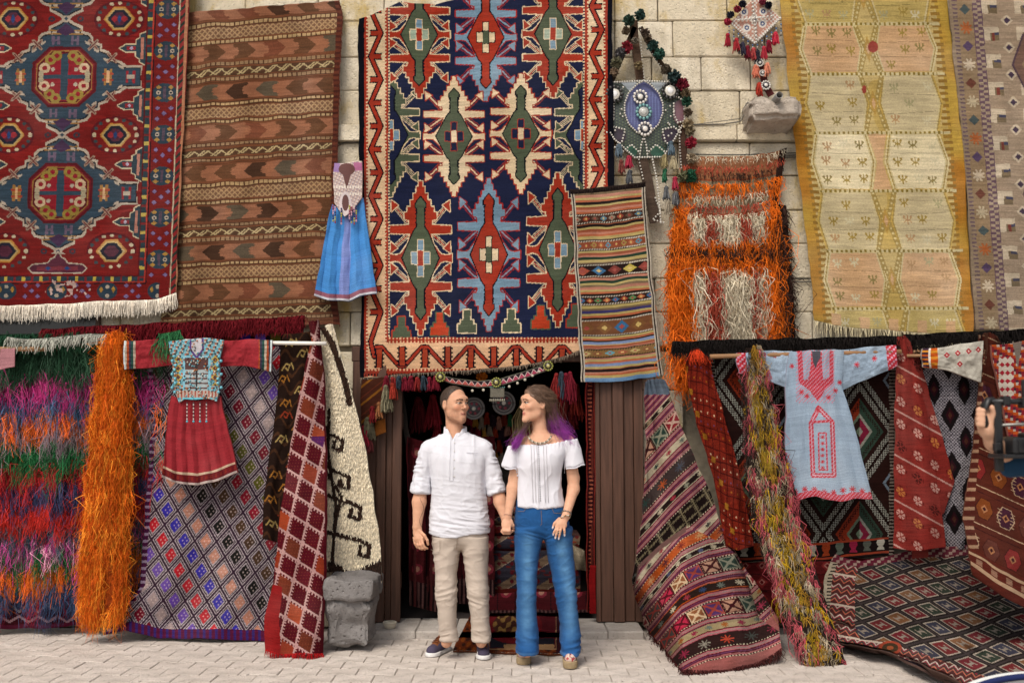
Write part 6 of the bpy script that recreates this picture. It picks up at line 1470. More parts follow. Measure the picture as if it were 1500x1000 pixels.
# ============================================================ people
class SDF:
    def __init__(s, lo, hi, h):
        s.lo = np.array(lo, float); s.h = h; s.n = np.ceil((np.array(hi) - s.lo) / h).astype(int) + 1
        s.f = np.full(s.n, 9.0, np.float32)
    def blk(s, lo, hi):
        a = np.clip(np.floor((np.array(lo) - s.lo) / s.h).astype(int), 0, s.n - 1); b = np.clip(np.ceil((np.array(hi) - s.lo) / s.h).astype(int) + 1, 1, s.n)
        b = np.maximum(b, a + 1)
        g = [np.float32(s.lo[k] + s.h * np.arange(a[k], b[k])) for k in range(3)]
        return tuple(slice(a[k], b[k]) for k in range(3)), g[0][:, None, None], g[1][None, :, None], g[2][None, None, :]
    def mix(s, sl, d, k):
        f = s.f[sl]
        if k <= 0: s.f[sl] = np.minimum(f, d); return
        h = np.clip(.5 + .5 * (f - d) / k, 0, 1); s.f[sl] = f + (d - f) * h - k * h * (1 - h)
    def cone(s, a, b, ra, rb, k=.02, sy=1.0, cut=False):
        a = np.array(a, float); b = np.array(b, float); m = max(ra, rb) * max(1, sy) + k + .012
        sl, X, Y, Z = s.blk(np.minimum(a, b) - m, np.maximum(a, b) + m); d = b - a; L2 = (d * d).sum() + 1e-9
        t = ((X - a[0]) * d[0] + (Y - a[1]) * d[1] + (Z - a[2]) * d[2]) / L2; tc = np.clip(t, 0, 1)
        q = np.sqrt((X - a[0] - tc * d[0]) ** 2 + ((Y - a[1] - tc * d[1]) / sy) ** 2 + (Z - a[2] - tc * d[2]) ** 2) - (ra + (rb - ra) * tc)
        if cut: q = np.maximum(q, (t - 1) * math.sqrt(L2))
        s.mix(sl, q, k)
    def chain(s, pts, rs, k=.012, sy=1.0):
        for a, b, r0, r1 in zip(pts[:-1], pts[1:], rs[:-1], rs[1:]): s.cone(a, b, r0, r1, k, sy)
    def loft(s, rows, k=.02, p=2.2):
        """rows: z, cx, cy, rx, ry (z descending or ascending)"""
        R = np.array(sorted([tuple(r) for r in rows])); m = k + .012
        lo = [(R[:, 1] - R[:, 3]).min() - m, (R[:, 2] - R[:, 4]).min() - m, R[0, 0] - m]; hi = [(R[:, 1] + R[:, 3]).max() + m, (R[:, 2] + R[:, 4]).max() + m, R[-1, 0] + m]
        zt = np.linspace(R[0, 0], R[-1, 0], 160); sg = .017 / max(zt[1] - zt[0], 1e-6); kw = np.exp(-.5 * (np.arange(-80, 81) / sg) ** 2); kw /= kw.sum()
        R = np.stack([zt] + [np.convolve(np.pad(np.interp(zt, R[:, 0], R[:, q]), 80, mode='reflect', reflect_type='odd'), kw, 'valid') for q in (1, 2, 3, 4)], -1); R[:, 3:] = np.maximum(R[:, 3:], .01)
        sl, X, Y, Z = s.blk(lo, hi); z = Z.ravel(); zz = np.clip(z, R[0, 0], R[-1, 0])
        cx, cy, rx, ry = (np.interp(zz, R[:, 0], R[:, q])[None, None].astype(np.float32) for q in (1, 2, 3, 4))
        d = ((np.abs((X - cx) / rx) ** p + np.abs((Y - cy) / ry) ** p) ** (1 / p) - 1) * np.minimum(rx, ry)
        d = np.maximum(d, np.maximum(R[0, 0] - Z, Z - R[-1, 0])); s.mix(sl, d, k)
    def ell(s, cn, r, k=.01, M=None, sub=False):
        cn = np.array(cn, float); r = np.array(r, float); m = r.max() + k + .012; sl, X, Y, Z = s.blk(cn - m, cn + m)
        x, y, z = X - cn[0], Y - cn[1], Z - cn[2]
        if M is not None: x, y, z = (M[0, i] * x + M[1, i] * y + M[2, i] * z for i in range(3))
        k0 = np.sqrt((x / r[0]) ** 2 + (y / r[1]) ** 2 + (z / r[2]) ** 2); k1 = np.sqrt((x / r[0] ** 2) ** 2 + (y / r[1] ** 2) ** 2 + (z / r[2] ** 2) ** 2) + 1e-6
        d = k0 * (k0 - 1) / k1
        if sub: h = np.clip(.5 + .5 * (s.f[sl] + d) / -k, 0, 1) if False else None; s.f[sl] = -smin_(-s.f[sl], d, k)
        else: s.mix(sl, d, k)
    def cutf(s, fn):
        sl, X, Y, Z = s.blk(s.lo, s.lo + s.h * s.n); s.f = np.maximum(s.f, fn(X, Y, Z).astype(np.float32))
    def nets(s):
        f = s.f; S = f < 0; c8 = [S[i:S.shape[0] - 1 + i, j:S.shape[1] - 1 + j, k:S.shape[2] - 1 + k] for i in (0, 1) for j in (0, 1) for k in (0, 1)]
        cnt = sum(x.astype(np.int8) for x in c8); act = (cnt > 0) & (cnt < 8); I = np.argwhere(act); idx = -np.ones(act.shape, np.int32); idx[act] = np.arange(len(I))
        acc = np.zeros((len(I), 3)); n = np.zeros(len(I)); corners = np.array([(i, j, k) for i in (0, 1) for j in (0, 1) for k in (0, 1)])
        val = np.stack([f[tuple((I + q).T)] for q in corners], 1)
        for a in range(8):
            for b in range(a + 1, 8):
                if abs(corners[a] - corners[b]).sum() != 1: continue
                va, vb = val[:, a], val[:, b]; m = (va < 0) != (vb < 0); t = np.where(m, va / np.where(m, va - vb, 1), 0)
                acc += np.where(m[:, None], corners[a] + t[:, None] * (corners[b] - corners[a]), 0); n += m
        V = s.lo + s.h * (I + acc / n[:, None]); Fq = []
        for ax in range(3):
            o = [k for k in range(3) if k != ax]; A = [slice(None)] * 3; B = [slice(None)] * 3; A[ax] = slice(0, -1); B[ax] = slice(1, None)
            sg = S[tuple(A)] != S[tuple(B)]; E = np.argwhere(sg)
            ok = (E[:, o[0]] > 0) & (E[:, o[1]] > 0) & (E[:, o[0]] < act.shape[o[0]]) & (E[:, o[1]] < act.shape[o[1]]) & (E[:, ax] < act.shape[ax]); E = E[ok]
            q = []
            for d0, d1 in ((-1, -1), (0, -1), (0, 0), (-1, 0)): e = E.copy(); e[:, o[0]] += d0; e[:, o[1]] += d1; q.append(idx[tuple(e.T)])
            Q = np.stack(q, -1); inside = S[tuple(E.T)]; flip = inside if ax != 1 else ~inside
            Q[~flip] = Q[~flip][:, ::-1]; Fq.append(Q)
        Fq = np.vstack(Fq); return V, Fq[(Fq >= 0).all(1)]
def smin_(a, b, k):
    h = np.clip(.5 + .5 * (b - a) / k, 0, 1); return b + (a - b) * h - k * h * (1 - h)
def vnorm(V, Q):
    n = np.cross(V[Q[:, 2]] - V[Q[:, 0]], V[Q[:, 3]] - V[Q[:, 1]]); N = np.zeros_like(V)
    for k in range(4): np.add.at(N, Q[:, k], n)
    return N / (np.linalg.norm(N, axis=1)[:, None] + 1e-12)
def relax(V, Q, it=1, lam=.5):
    for _ in range(it):
        A = np.zeros_like(V); n = np.zeros(len(V))
        for k in range(4):
            a, b = Q[:, k], Q[:, (k + 1) % 4]; np.add.at(A, a, V[b]); np.add.at(n, a, 1); np.add.at(A, b, V[a]); np.add.at(n, b, 1)
        V = V * (1 - lam) + lam * A / n[:, None]
    return V
def skin_mat():
    m = dyed('skin', rough=.55, wear=.05, weave=0, spec=.2, sheen=0, gain=.92); b = m.node_tree.nodes['Principled BSDF']
    b.inputs['Subsurface Weight'].default_value = .12; b.inputs['Subsurface Radius'].default_value = (.012, .005, .003); b.inputs['Subsurface Scale'].default_value = 1.0; return m
M_SKIN = skin_mat()
M_HAIR = dyed('hair', rough=.5, wear=.2, weave=0, spec=.35, sheen=0)
M_SHIRT = dyed('linen', weave=.12, wear=.02, sheen=.1, gain=1.0, ribs=500, fine=420)
M_DENIM = dyed('denim', weave=.35, wear=.08, sheen=.05, gain=1.0, ribs=600, fine=600)
def rotz(a): return np.array([[math.cos(a), -math.sin(a), 0], [math.sin(a), math.cos(a), 0], [0, 0, 1]])
def head(S, H, M, sc_=1.0, fem=False):
    """H centre, M rotation: local -> world; local -y is the face"""
    T = lambda x, y, z: H + M @ (np.array([x, y, z]) * sc_)
    def cone(a, b, r0, r1, k): S.cone(T(*a), T(*b), r0 * sc_, r1 * sc_, k * sc_)
    def ell(cn, r, k, sub=False): S.ell(T(*cn), np.array(r) * sc_, k * sc_, M, sub)
    ell((0, .014, .030), (.076, .096, .092), .02)
    ell((0, -.022, -.015), (.064, .068, .085), .03)
    j = .9 if fem else 1.0
    cone((-.047 * j, -.010, -.068), (-.012 * j, -.074, -.103), .022, .017, .03); cone((.047 * j, -.010, -.068), (.012 * j, -.074, -.103), .022, .017, .03)
    ell((0, -.060, -.068), (.037, .027, .034), .03)
    ell((0, -.080, -.104), (.018, .016, .015), .016)
    for s in (-1, 1):
        ell((s * .040, -.066, -.018), (.022, .020, .020), .02)
        cone((s * .012, -.087, .032), (s * .044, -.070, .030), .010 if not fem else .008, .009, .018)
        ell((s * .031, -.103, .010), (.017, .017, .010), .012, True)
        ell((s * .031, -.078, .009), (.0135, .0125, .0125), .003)
        ell((s * .011, -.100, -.027), (.0065, .009, .006), .007)
        ell((s * .076, .014, -.004), (.008, .019, .031), .008)
        ell((s * .083, .010, .0), (.006, .010, .018), .006, True)
    ell((0, -.088, .040), (.040, .012, .02), .02)
    tipy = -.116 if not fem else -.112
    cone((0, -.088, .022), (0, tipy + .008, -.016), .008, .009, .010); ell((0, tipy + .002, -.021), (.0088, .009, .008), .009)
    cone((-.022, -.080, -.060), (0, -.0905, -.056), .005, .0058, .009); cone((.022, -.080, -.060), (0, -.0905, -.056), .005, .0058, .009)
    cone((-.014, -.082, -.067), (.014, -.082, -.067), .0065, .0065, .009); ell((0, -.087, -.068), (.011, .007, .006), .008)
def face_col(C, H, M, sc_, col, base, fem, gaze):
    L = (C - H) @ M / sc_; x, y, z = L.T; ax = abs(x); fr = y < -.05
    col[fr & (np.hypot((ax - .040) / .022, (z + .022) / .018) < 1)] = base * np.array([1.05, .93, .90])
    lip = fr & (y < -.075) & (ax < .025 - .5 * abs(z + .061)) & (z > -.0725) & (z < -.0515 - .12 * ax); col[lip] = c('b8786a') if fem else c('bd8672')
    col[lip & (abs(z + .0615 - .06 * ax) < .0018)] = c('6a3530')
    ey = fr & (np.hypot((ax - .031) / .0155, (z - .009) / .0055) < 1) & (y < -.07); col[ey] = c('b5a69c')
    gx = np.sign(x) * .031 + gaze; iris = ey & (np.hypot(x - gx, z - .009) < .0068); col[iris] = c('4a3a2a'); col[ey & (np.hypot(x - gx, z - .009) < .003)] = c('15100e')
    lid = fr & (y < -.066) & (abs(np.hypot((ax - .031) / .0165, (z - .009) / .0068) - 1) < .22) & (z > .0085); col[lid] = c('2a1c18') if fem else c('5a4034')
    brow = fr & (ax > .012) & (ax < .050) & (abs(z - (.030 + .10 * (ax - .012) - 2.2 * np.maximum(ax - .036, 0) * .25)) < (.0032 if fem else .0045)); col[brow] = c('4f3a2c') if fem else c('4a3628')
    if fem:
        sh = fr & (np.hypot((ax - .031) / .019, (z - .014) / .009) < 1) & ~ey & ~lid & (z > .013); col[sh] = base * .72
    else:
        st = sstep(-.035, -.06, z) * sstep(.03, .0, y) * sstep(-.135, -.118, z) * np.clip(sstep(.024, .034, ax) + sstep(-.080, -.088, z) + .5 * np.exp(-((z + .046) / .004) ** 2), 0, 1) * ~lip; n = 1 - st * (.20 + .10 * fbm(L * 90, 2, 4)); col *= n[:, None] * np.stack([np.ones_like(n), 1 - .03 * st, 1 - .05 * st], -1)
        col[(z < -.088) & (z > -.118) & (ax < .014) & (y < -.07)] = base * .55
def part(S, name, parent, mat, colf, disp=None, it=1):
    V, Q = S.nets(); V = relax(V, Q, it)
    if disp is not None: N = vnorm(V, Q); V = V + N * disp(V, N)[:, None]; V = relax(V, Q, 1, .2)
    Cc = V[Q].mean(1); col = colf(Cc) if callable(colf) else np.repeat(np.array(colf)[None], len(Q), 0)
    part.V = V; part.Q = Q
    return mesh(name, V, Q, mat, parent, np.clip(col, .003, .95))
def ridge(P, seed=0): return 1 - 2 * np.abs(vnoise(P, seed))
def fronty(V, x, z, r=.012):
    m = (abs(V[:, 0] - x) < r) & (abs(V[:, 2] - z) < r); return V[m, 1].min() if m.any() else None
def finger(S, pts, r=.0088):
    rs = np.linspace(r, r * .8, len(pts)); S.chain(pts, rs, .004)
def sew(name, parent, V, pts, r, mat, col=None, off=.002):
    """thin raised seam lying on the front of a garment; pts in (x,z)"""
    P = []
    for a, b in zip(pts[:-1], pts[1:]):
        for t in np.linspace(0, 1, 8): P.append((a[0] + (b[0] - a[0]) * t, a[1] + (b[1] - a[1]) * t))
    Q = [(x, y - off, z) for x, z in P for y in [fronty(V, x, z)] if y is not None]
    return tube(name, Q, r, mat, parent, 5, col) if len(Q) > 2 else None

# ------------------------------------------------------------ the man
YM = -1.05
pm = lambda px, py, dy=0.0: at(px, py, YM + dy)
def rows(lst, Yc, dy=0.0):
    out = []
    for py, xl_, xr_, ry, *o in lst:
        a, b = at(xl_, py, Yc), at(xr_, py, Yc); out.append((a[2], (a[0] + b[0]) / 2, Yc + (o[0] if o else 0) + dy, (b[0] - a[0]) / 2, ry))
    return out
man = empty('person', (float(pm(675, 900)[0]), YM, 0), 'man in white linen shirt and beige trousers holding the woman\'s hand', 'person')
SK = c('cf9d80')
Hm = pm(666, 592.5); Mm = rotz(math.radians(42)) @ np.array([[1, 0, 0], [0, 1, 0], [0, 0, 1.0]])
S = SDF((-.72, -1.36, -.01), (.1, -.82, 1.86), .0042)
head(S, Hm, Mm, 1.0)
S.cone(pm(664, 602, .03), pm(667, 648, .03), .053, .060, .03); S.cone(pm(668, 644, .035), pm(640, 657, .03), .04, .04, .03); S.cone(pm(668, 644, .035), pm(700, 657, .03), .04, .04, .03)
S.loft([(r[0], r[1], r[2], r[3] * .8, r[4] * .8) for r in rows([(652, 638, 700, .075, .01), (690, 632, 710, .11), (740, 638, 706, .095), (785, 642, 705, .08)], YM)], .03)
for x0, k0, a0 in ((653, 655, 654), (696, 700, 705)): S.chain([pm(x0, 790), pm(k0, 865, -.02), pm(a0, 940, .0)], [.075, .05, .036], .02)
sh = lambda x, y, d=0.0: pm(x, y, d)
S.chain([sh(630, 660), sh(617, 708, .01), sh(614, 735, -.02), sh(611, 772, -.05)], [.052, .042, .044, .028], .02)
S.chain([sh(708, 658), sh(727, 710, .01), sh(733, 735, -.03), sh(741, 760, -.08)], [.052, .042, .042, .028], .02)
# left hand (viewer's left), relaxed
w_ = sh(611, 772, -.05); kn = sh(614, 788, -.07); S.cone(w_, kn, .026, .034, .015, .6); S.cone(sh(610, 780, -.06), sh(617, 788, -.07), .022, .026, .012, .6)
for i, (x, y, dy) in enumerate(((606.5, 789, -.05), (610.5, 791, -.065), (614.5, 791, -.075), (618, 790, -.085))):
    finger(S, [sh(x, y - 2, dy), sh(x + 1.5, y + 6.5, dy - .012), sh(x + 4.5, y + 11.5, dy - .005), sh(x + 8, y + 13, dy + .012)], .0095)
finger(S, [sh(615, 777, -.07), sh(622, 784, -.09), sh(626, 791, -.09), sh(627, 797, -.08)], .0105)
# right hand holding hers
w_ = sh(741, 760, -.08); S.cone(w_, sh(743, 771, -.09), .026, .033, .015, .7)
for i in range(4): finger(S, [sh(738 + i * 3.2, 772, -.10), sh(735 + i * 3, 778 - i * .3, -.135), sh(738 + i * 3.4, 781 - i * .5, -.18), sh(741 + i * 3.2, 777, -.205)], .0092)
finger(S, [sh(748, 765, -.10), sh(752.5, 770, -.15), sh(752, 777, -.185)], .0105)
tat = lambda C_: None
def mcol(Cc):
    n = fbm(Cc * 14, 2, 3)[:, None] * .05 + 1; col = SK * n * (1 + fbm(Cc * 70, 3, 13)[:, None] * np.array([.04, .07, .08])); face_col(Cc, Hm, Mm, 1.0, col, SK, False, .004)
    a = sh(622, 735, 0); t = (abs(Cc[:, 0] - (sh(619, 745)[0] + .012 * np.sin(Cc[:, 2] * 40))) < .0022) & (Cc[:, 2] < sh(0, 727)[2]) & (Cc[:, 2] > sh(0, 772)[2]) & (Cc[:, 0] < sh(630, 700)[0]) & (Cc[:, 1] < YM - .03); col[t] = SK * .5
    L = (Cc - Hm) @ Mm; sidehair = (L[:, 2] > -.93 * L[:, 1] - .012) & (L[:, 2] > -.07) & (np.abs(L[:, 0]) < .078); sh_ = sstep(-.008, .012, L[:, 1] + .046 - .33 * (.1 - L[:, 2]) + .004 * vnoise(Cc * 160, 2)) * sstep(-.01, .02, L[:, 2] - np.maximum(-.02 - 1.3 * np.maximum(L[:, 1] - .022, 0), -.075)) * ((np.abs(L[:, 0]) < .077) | (L[:, 2] > .035)); col = col * (1 - .62 * sh_[:, None])
    return col
part(S, 'body', man, M_SKIN, mcol, it=1)
# hair
S = SDF(Hm - .16, Hm + .16, .0035); S.ell(Hm + Mm @ np.array([0, .014, .032]), (.0775, .0982, .0938), .0, Mm)
def cuth(X, Y, Z):
    x, y, z = X - Hm[0], Y - Hm[1], Z - Hm[2]; ly = Mm[0, 1] * x + Mm[1, 1] * y; lx = Mm[0, 0] * x + Mm[1, 0] * y
    return np.maximum(-.046 + .33 * (.1 - z) + .25 * np.maximum(np.abs(lx) - .045, 0) - ly, np.maximum(-.012 - 1.3 * np.maximum(ly - .022, 0), -.065 + 0 * ly) - z)
S.cutf(cuth)
def hcol(C_):
    L = (C_ - Hm) @ Mm; t = np.clip((L[:, 2] - .0) / .09, 0, 1)[:, None]; return (c('43342a') * t + c('54433a') * (1 - t)) * (1 + .25 * fbm(C_ * np.array([160, 160, 60]), 2, 1))[:, None]
part(S, 'hair', man, M_HAIR, hcol, lambda V, N: .0015 * vnoise(V * 220, 2))
hV, hQ = part.V, part.Q; hn = vnorm(hV, hQ); sel = rng.choice(len(hV), 2600); sel = sel[(hV[sel] - Hm) @ Mm[:, 2] > -.05]
strands('hair_stubble', hV[sel], hn[sel] + [0, 0, -.1] + rng.normal(0, .25, (len(sel), 3)), .0045, .0012, c('40332a'), man, M_HAIR, seg=1)
# shirt
LIN = c('cbcbd2')
S = SDF((-.72, -1.3, .78), (.1, -.82, 1.62), .0048)
S.loft(rows([(637, 652, 683, .068, .02), (645, 642, 694, .085, .015), (654, 630, 708, .10, .01), (670, 627, 714, .122), (690, 631, 711, .128), (715, 633, 711, .122), (740, 632, 713, .122), (765, 630, 716, .128), (800, 629, 717, .13)], YM), .02, 2.4)
S.cone(sh(664, 642, .02), sh(632, 657, .01), .055, .062, .03); S.cone(sh(672, 642, .02), sh(706, 656, .01), .055, .062, .03)
S.chain([sh(631, 660, .01), sh(619.5, 690, .012), sh(616.5, 716, .0)], [.066, .061, .063], .009)
S.chain([sh(706, 659, .01), sh(719, 690, .012), sh(727, 716, -.005)], [.066, .060, .058], .009)
S.cone(sh(617, 712, .0), sh(616.3, 722, -.005), .066, .066, .004, 1, True); S.cone(sh(724.5, 711, -.003), sh(728, 722.5, -.012), .060, .059, .004, 1, True)
zc1 = sh(616, 721.5)[2]; dirr = sh(729, 724.5, -.012) - sh(724, 708, .0); dirr /= np.linalg.norm(dirr); pc2 = sh(728, 722, -.012); xm = pm(672, 0)[0]
def cut_shirt(X, Y, Z):
    hem = pm(0, 783)[2] + .5 * np.abs(X - xm) ** 2 + .008 * np.sin(X * 18) ; body = hem - Z
    sl1 = np.where(X < sh(630.5, 700)[0], zc1 + .10 * (X - sh(616, 700)[0]) * -1 - Z, -1); d2 = (X - pc2[0]) * dirr[0] + (Y - pc2[1]) * dirr[1] + (Z - pc2[2]) * dirr[2]; sl2 = np.where((X > sh(716.5, 700)[0]) , d2, -1)
    body = np.maximum(body, np.where(np.abs(X - pm(667, 0)[0]) < .16, Z - (pm(0, 637)[2] + .30 * (Y - (YM - .06))), -1))
    vz = pm(0, 646)[2]; body = np.maximum(body, np.where((Y < YM - .01) & (Z > vz), np.minimum(.03, (Z - vz) * .42 - np.abs(X - pm(667, 0)[0])), -1))
    return np.maximum(np.maximum(body, np.broadcast_to(sl1, body.shape) if False else sl1 + 0 * Y), sl2)
S.cutf(cut_shirt)
def wr_shirt(V, N):
    low = sstep(pm(0, 690)[2], pm(0, 770)[2], V[:, 2]); s_ = sstep(sh(629, 0)[0], sh(623, 0)[0], V[:, 0]) + sstep(sh(714, 0)[0], sh(720, 0)[0], V[:, 0]); q = V.copy(); q[:, 2] += .12 * (V[:, 0] - xm)
    r1 = ridge(q * np.array([7, 7, 34]), 3); r2 = ridge(q * np.array([11, 11, 60]) + 5, 4); r3 = ridge(V * np.array([26, 20, 7]), 6)
    cr = np.maximum(ridge(q * np.array([8, 8, 26]) + 11, 21), 0) ** 4 + .7 * np.maximum(ridge(np.stack([q[:, 0] * 14 + q[:, 2] * 12, q[:, 1] * 8, q[:, 2] * 14 - q[:, 0] * 9], -1), 23), 0) ** 4
    return .0035 * cr * (.6 + .6 * low) + .0055 * low * (r1 * .8 + r2 * .5) + .0045 * (1 - low) * r3 + .0065 * np.clip(s_, 0, 1) * ridge(V * np.array([16, 16, 38]), 8)
shirt = part(S, 'shirt', man, M_SHIRT, LIN, wr_shirt)
sV = part.V
cz = [pm(0, y)[2] for y in (641, 702)]; cx_ = pm(667, 0)[0]
sew('placket_edge', shirt, sV, [(pm(664.5, 0)[0], cz[0]), (pm(664, 0)[0], cz[1])], .0011, M_SHIRT, LIN); sew('placket_edge', shirt, sV, [(pm(670, 0)[0], cz[0]), (pm(669, 0)[0], cz[1]), (pm(664, 0)[0], cz[1])], .0011, M_SHIRT, LIN)
for yy in (648, 660, 672, 684, 696):
    g = Geo(); x, z = pm(667, yy)[0], pm(0, yy)[2]; y = fronty(sV, x, z)
    if y: g.ball((x, y - .003, z), .0048, c('cfcbc6'), ry=.002, nu=8); g.build('button', M_BEAD, shirt)
sew('pocket_edge', shirt, sV, [(pm(687, 0)[0], pm(0, 662)[2]), (pm(703, 0)[0], pm(0, 663)[2])], .0018, M_SHIRT, c('bdbdc6'))
# stand collar
for sgn, pts in ((-1, [(649, 632), (647, 624), (652, 638), (663, 643)]), (1, [])): pass
cc_ = pm(667, 634, .018); V = []
for i in range(40):
    f_ = i / 39; tb_ = math.radians(-86 + 352 * f_); tt_ = math.radians(-48 + 276 * f_)
    for k, (rr, zz, t) in enumerate(((.079, -.030, tb_), (.073, .038, tt_), (.067, .038, tt_), (.071, -.030, tb_))):
        V.append((cc_[0] + rr * math.cos(t) * 1.05, cc_[1] + rr * math.sin(t), cc_[2] + zz + (.024 if k in (0, 3) else .014) * math.sin(t)))
Qc = []
for i in range(39):
    for k in range(4): Qc.append((i * 4 + k, i * 4 + (k + 1) % 4, i * 4 + 4 + (k + 1) % 4, i * 4 + 4 + k))
Qc += [(0, 3, 2, 1), (156, 157, 158, 159)]
mesh('collar', np.array(V), np.array(Qc), M_SHIRT, shirt, np.repeat(LIN[None], len(Qc), 0))
# trousers
S = SDF((-.62, -1.3, .0), (-.1, -.82, .98), .0048)
S.loft(rows([(770, 633, 714, .115), (785, 634, 713.5, .112), (796, 645, 703, .09), (803, 662, 688, .06)], YM), .035, 2.3)
S.loft(rows([(786, 634, 676, .11), (805, 635, 672.5, .105), (830, 637, 670, .095), (850, 639, 669, .085, -.01), (870, 640, 668.5, .078, -.015), (900, 642, 668, .075, .0), (922, 644, 668, .068, .01), (932, 645, 670, .066, .02), (937, 645, 671, .068, .02)], YM), .025, 2.3)
S.loft(rows([(786, 673, 714, .11), (805, 678, 714.5, .105), (830, 681, 714, .095), (850, 683, 714, .085, -.01), (870, 686, 714.5, .078, -.015), (900, 690, 716, .075, .0), (922, 691, 717, .068, .01), (932, 691, 718, .066, .02), (938, 691, 718, .068, .02)], YM), .025, 2.3)
def wr_pants(V, N):
    kz = np.exp(-((V[:, 2] - pm(0, 868)[2]) / .07) ** 2); an = sstep(.28, .10, V[:, 2]); th_ = sstep(pm(0, 845)[2], pm(0, 800)[2], V[:, 2]); q = V.copy(); q[:, 2] += .35 * (np.abs(V[:, 0] - xm) - .1)
    cr = np.maximum(ridge(np.stack([q[:, 0] * 12 + q[:, 2] * 10, q[:, 1] * 8, q[:, 2] * 16 - q[:, 0] * 8], -1), 25), 0) ** 4
    return .003 * cr + .0065 * (kz + an) * ridge(q * np.array([9, 9, 34]), 5) + .003 * (kz + an) * ridge(q * np.array([16, 16, 60]), 15) + .005 * th_ * ridge(q * np.array([10, 10, 22]) + 3, 7) + .0035 * ridge(V * np.array([9, 9, 18]), 9)
trs = part(S, 'trousers', man, M_COTTON, c('bcaea1'), wr_pants)
tV = part.V
sew('trouser_seam', trs, tV, [(pm(675, 0)[0], pm(0, 786)[2]), (pm(674, 0)[0], pm(0, 800)[2])], .0018, M_COTTON, c('8f8170')); sew('pocket_seam', trs, tV, [(pm(651, 0)[0], pm(0, 786)[2]), (pm(651, 0)[0], pm(0, 803)[2]), (pm(637, 0)[0], pm(0, 804)[2])], .0014, M_COTTON, c('a39583'))
# shoes
def shoe(parent, toe, heel, L=.285):
    toe = np.array(toe); d_ = toe - np.array(heel); d_[2] = 0; d_ /= np.linalg.norm(d_); heel = toe - d_ * L; n_ = np.array([-d_[1], d_[0], 0]); P = lambda t, s, z: heel + d_ * t * L + n_ * s + np.array([0, 0, z])
    lo = np.minimum(toe, heel) - .09; hi = np.maximum(toe, heel) + .09; lo[2] = -.01; hi[2] = .2
    S = SDF(lo, hi, .004)
    for (a, b, ra, rb) in ((.13, .45, .036, .036), (.45, .78, .036, .046), (.78, .86, .046, .042)): S.cone(P(a, 0, .014), P(b, 0, .014), ra, rb, .02)
    S.cutf(lambda X, Y, Z: np.maximum(.003 - Z, Z - .030) + 0 * X + 0 * Y); sole = part(S, 'sole', parent, M_WHITE, None if False else c('d8d6d4'))
    sole.data.materials.clear(); sole.data.materials.append(M_COTTON)
    S = SDF(lo, hi, .004)
    S.cone(P(.14, 0, .045), P(.5, 0, .05), .036, .036, .02); S.cone(P(.5, 0, .045), P(.84, 0, .035), .038, .038, .02); S.cone(P(.16, 0, .06), P(.3, 0, .085), .034, .034, .02); S.cone(P(.32, 0, .082), P(.62, 0, .055), .032, .03, .02)
    S.cutf(lambda X, Y, Z: np.maximum(.026 - Z, Z - .112) + 0 * X + 0 * Y)
    def colr(C_):
        t = ((C_ - heel) @ d_) / L; s = (C_ - heel) @ n_; col = np.repeat(c('4a4356')[None], len(C_), 0); col[(abs(s) < .026) & (t > .30) & (t < .76) & (C_[:, 2] > .055)] = c('7a4a2a'); col[(t < .3) & (C_[:, 2] > .075)] = c('6a3a26'); return col
    up = part(S, 'upper', parent, M_COTTON, colr)
    uV = part.V
    for q in range(4):
        t = .48 + q * .07; pts = []
        for s in np.linspace(-.024, .024, 6):
            p = P(t + .01 * (s > 0), s, 0); m = np.hypot(uV[:, 0] - p[0], uV[:, 1] - p[1]) < .008
            if m.any(): pts.append((p[0], p[1], uV[m, 2].max() + .003))
        if len(pts) > 2: tube('lace', pts, .0032, M_COTTON, up, 5, c('5a2f1e'))
    return sole
gp = lambda px, py: at(px, py, gY(py))
s1 = empty('shoe', (0, 0, 0)); s1.parent = man; s1.matrix_parent_inverse.translation = tuple(-np.array(man.location)); shoe(s1, gp(628, 963), gp(660, 949))
s2 = empty('shoe', (0, 0, 0)); s2.parent = man; s2.matrix_parent_inverse.translation = tuple(-np.array(man.location)); shoe(s2, gp(709, 967), gp(705, 945))

# ------------------------------------------------------------ the woman
YW = -1.2
pw_ = lambda px, py, dy=0.0: at(px, py, YW + dy)
wom = empty('person', (float(pw_(795, 900)[0]), YW, 0), 'woman in white off-shoulder blouse and blue jeans with purple-tipped hair', 'person')
SKW = c('d2a184'); Hw = pw_(785, 592); Mw = rotz(math.radians(-66)); q = pw_
S = SDF((-.1, -1.5, -.01), (.55, -.95, 1.84), .0042)
head(S, Hw, Mw, .97, True)
S.cone(q(788, 600, .02), q(792, 640, .02), .046, .05, .025); S.cone(q(792, 641, .015), q(762, 651, .01), .036, .042, .035); S.cone(q(792, 641, .015), q(832, 646, .01), .036, .042, .035); S.ell(q(794, 652, -.0), (.12, .07, .06), .03)
S.loft([(r[0], r[1], r[2], r[3] * .84, r[4] * .84) for r in rows([(650, 762, 828, .085), (690, 762, 822, .10), (715, 762, 820, .085), (740, 760, 824, .085), (768, 766, 826, .075)], YW)], .03)
for x0, k0, a0 in ((772, 771, 772), (820, 828, 836)): S.chain([q(x0, 790), q(k0, 865), q(a0, 955)], [.07, .045, .033], .02)
S.chain([q(760, 656), q(754, 700, .01), q(751, 715, -.0), q(744, 756, -.05)], [.046, .037, .037, .024], .02)
S.chain([q(832, 653), q(840, 700, .01), q(840, 716, -.0), q(829, 755, -.10)], [.046, .037, .037, .025], .02)
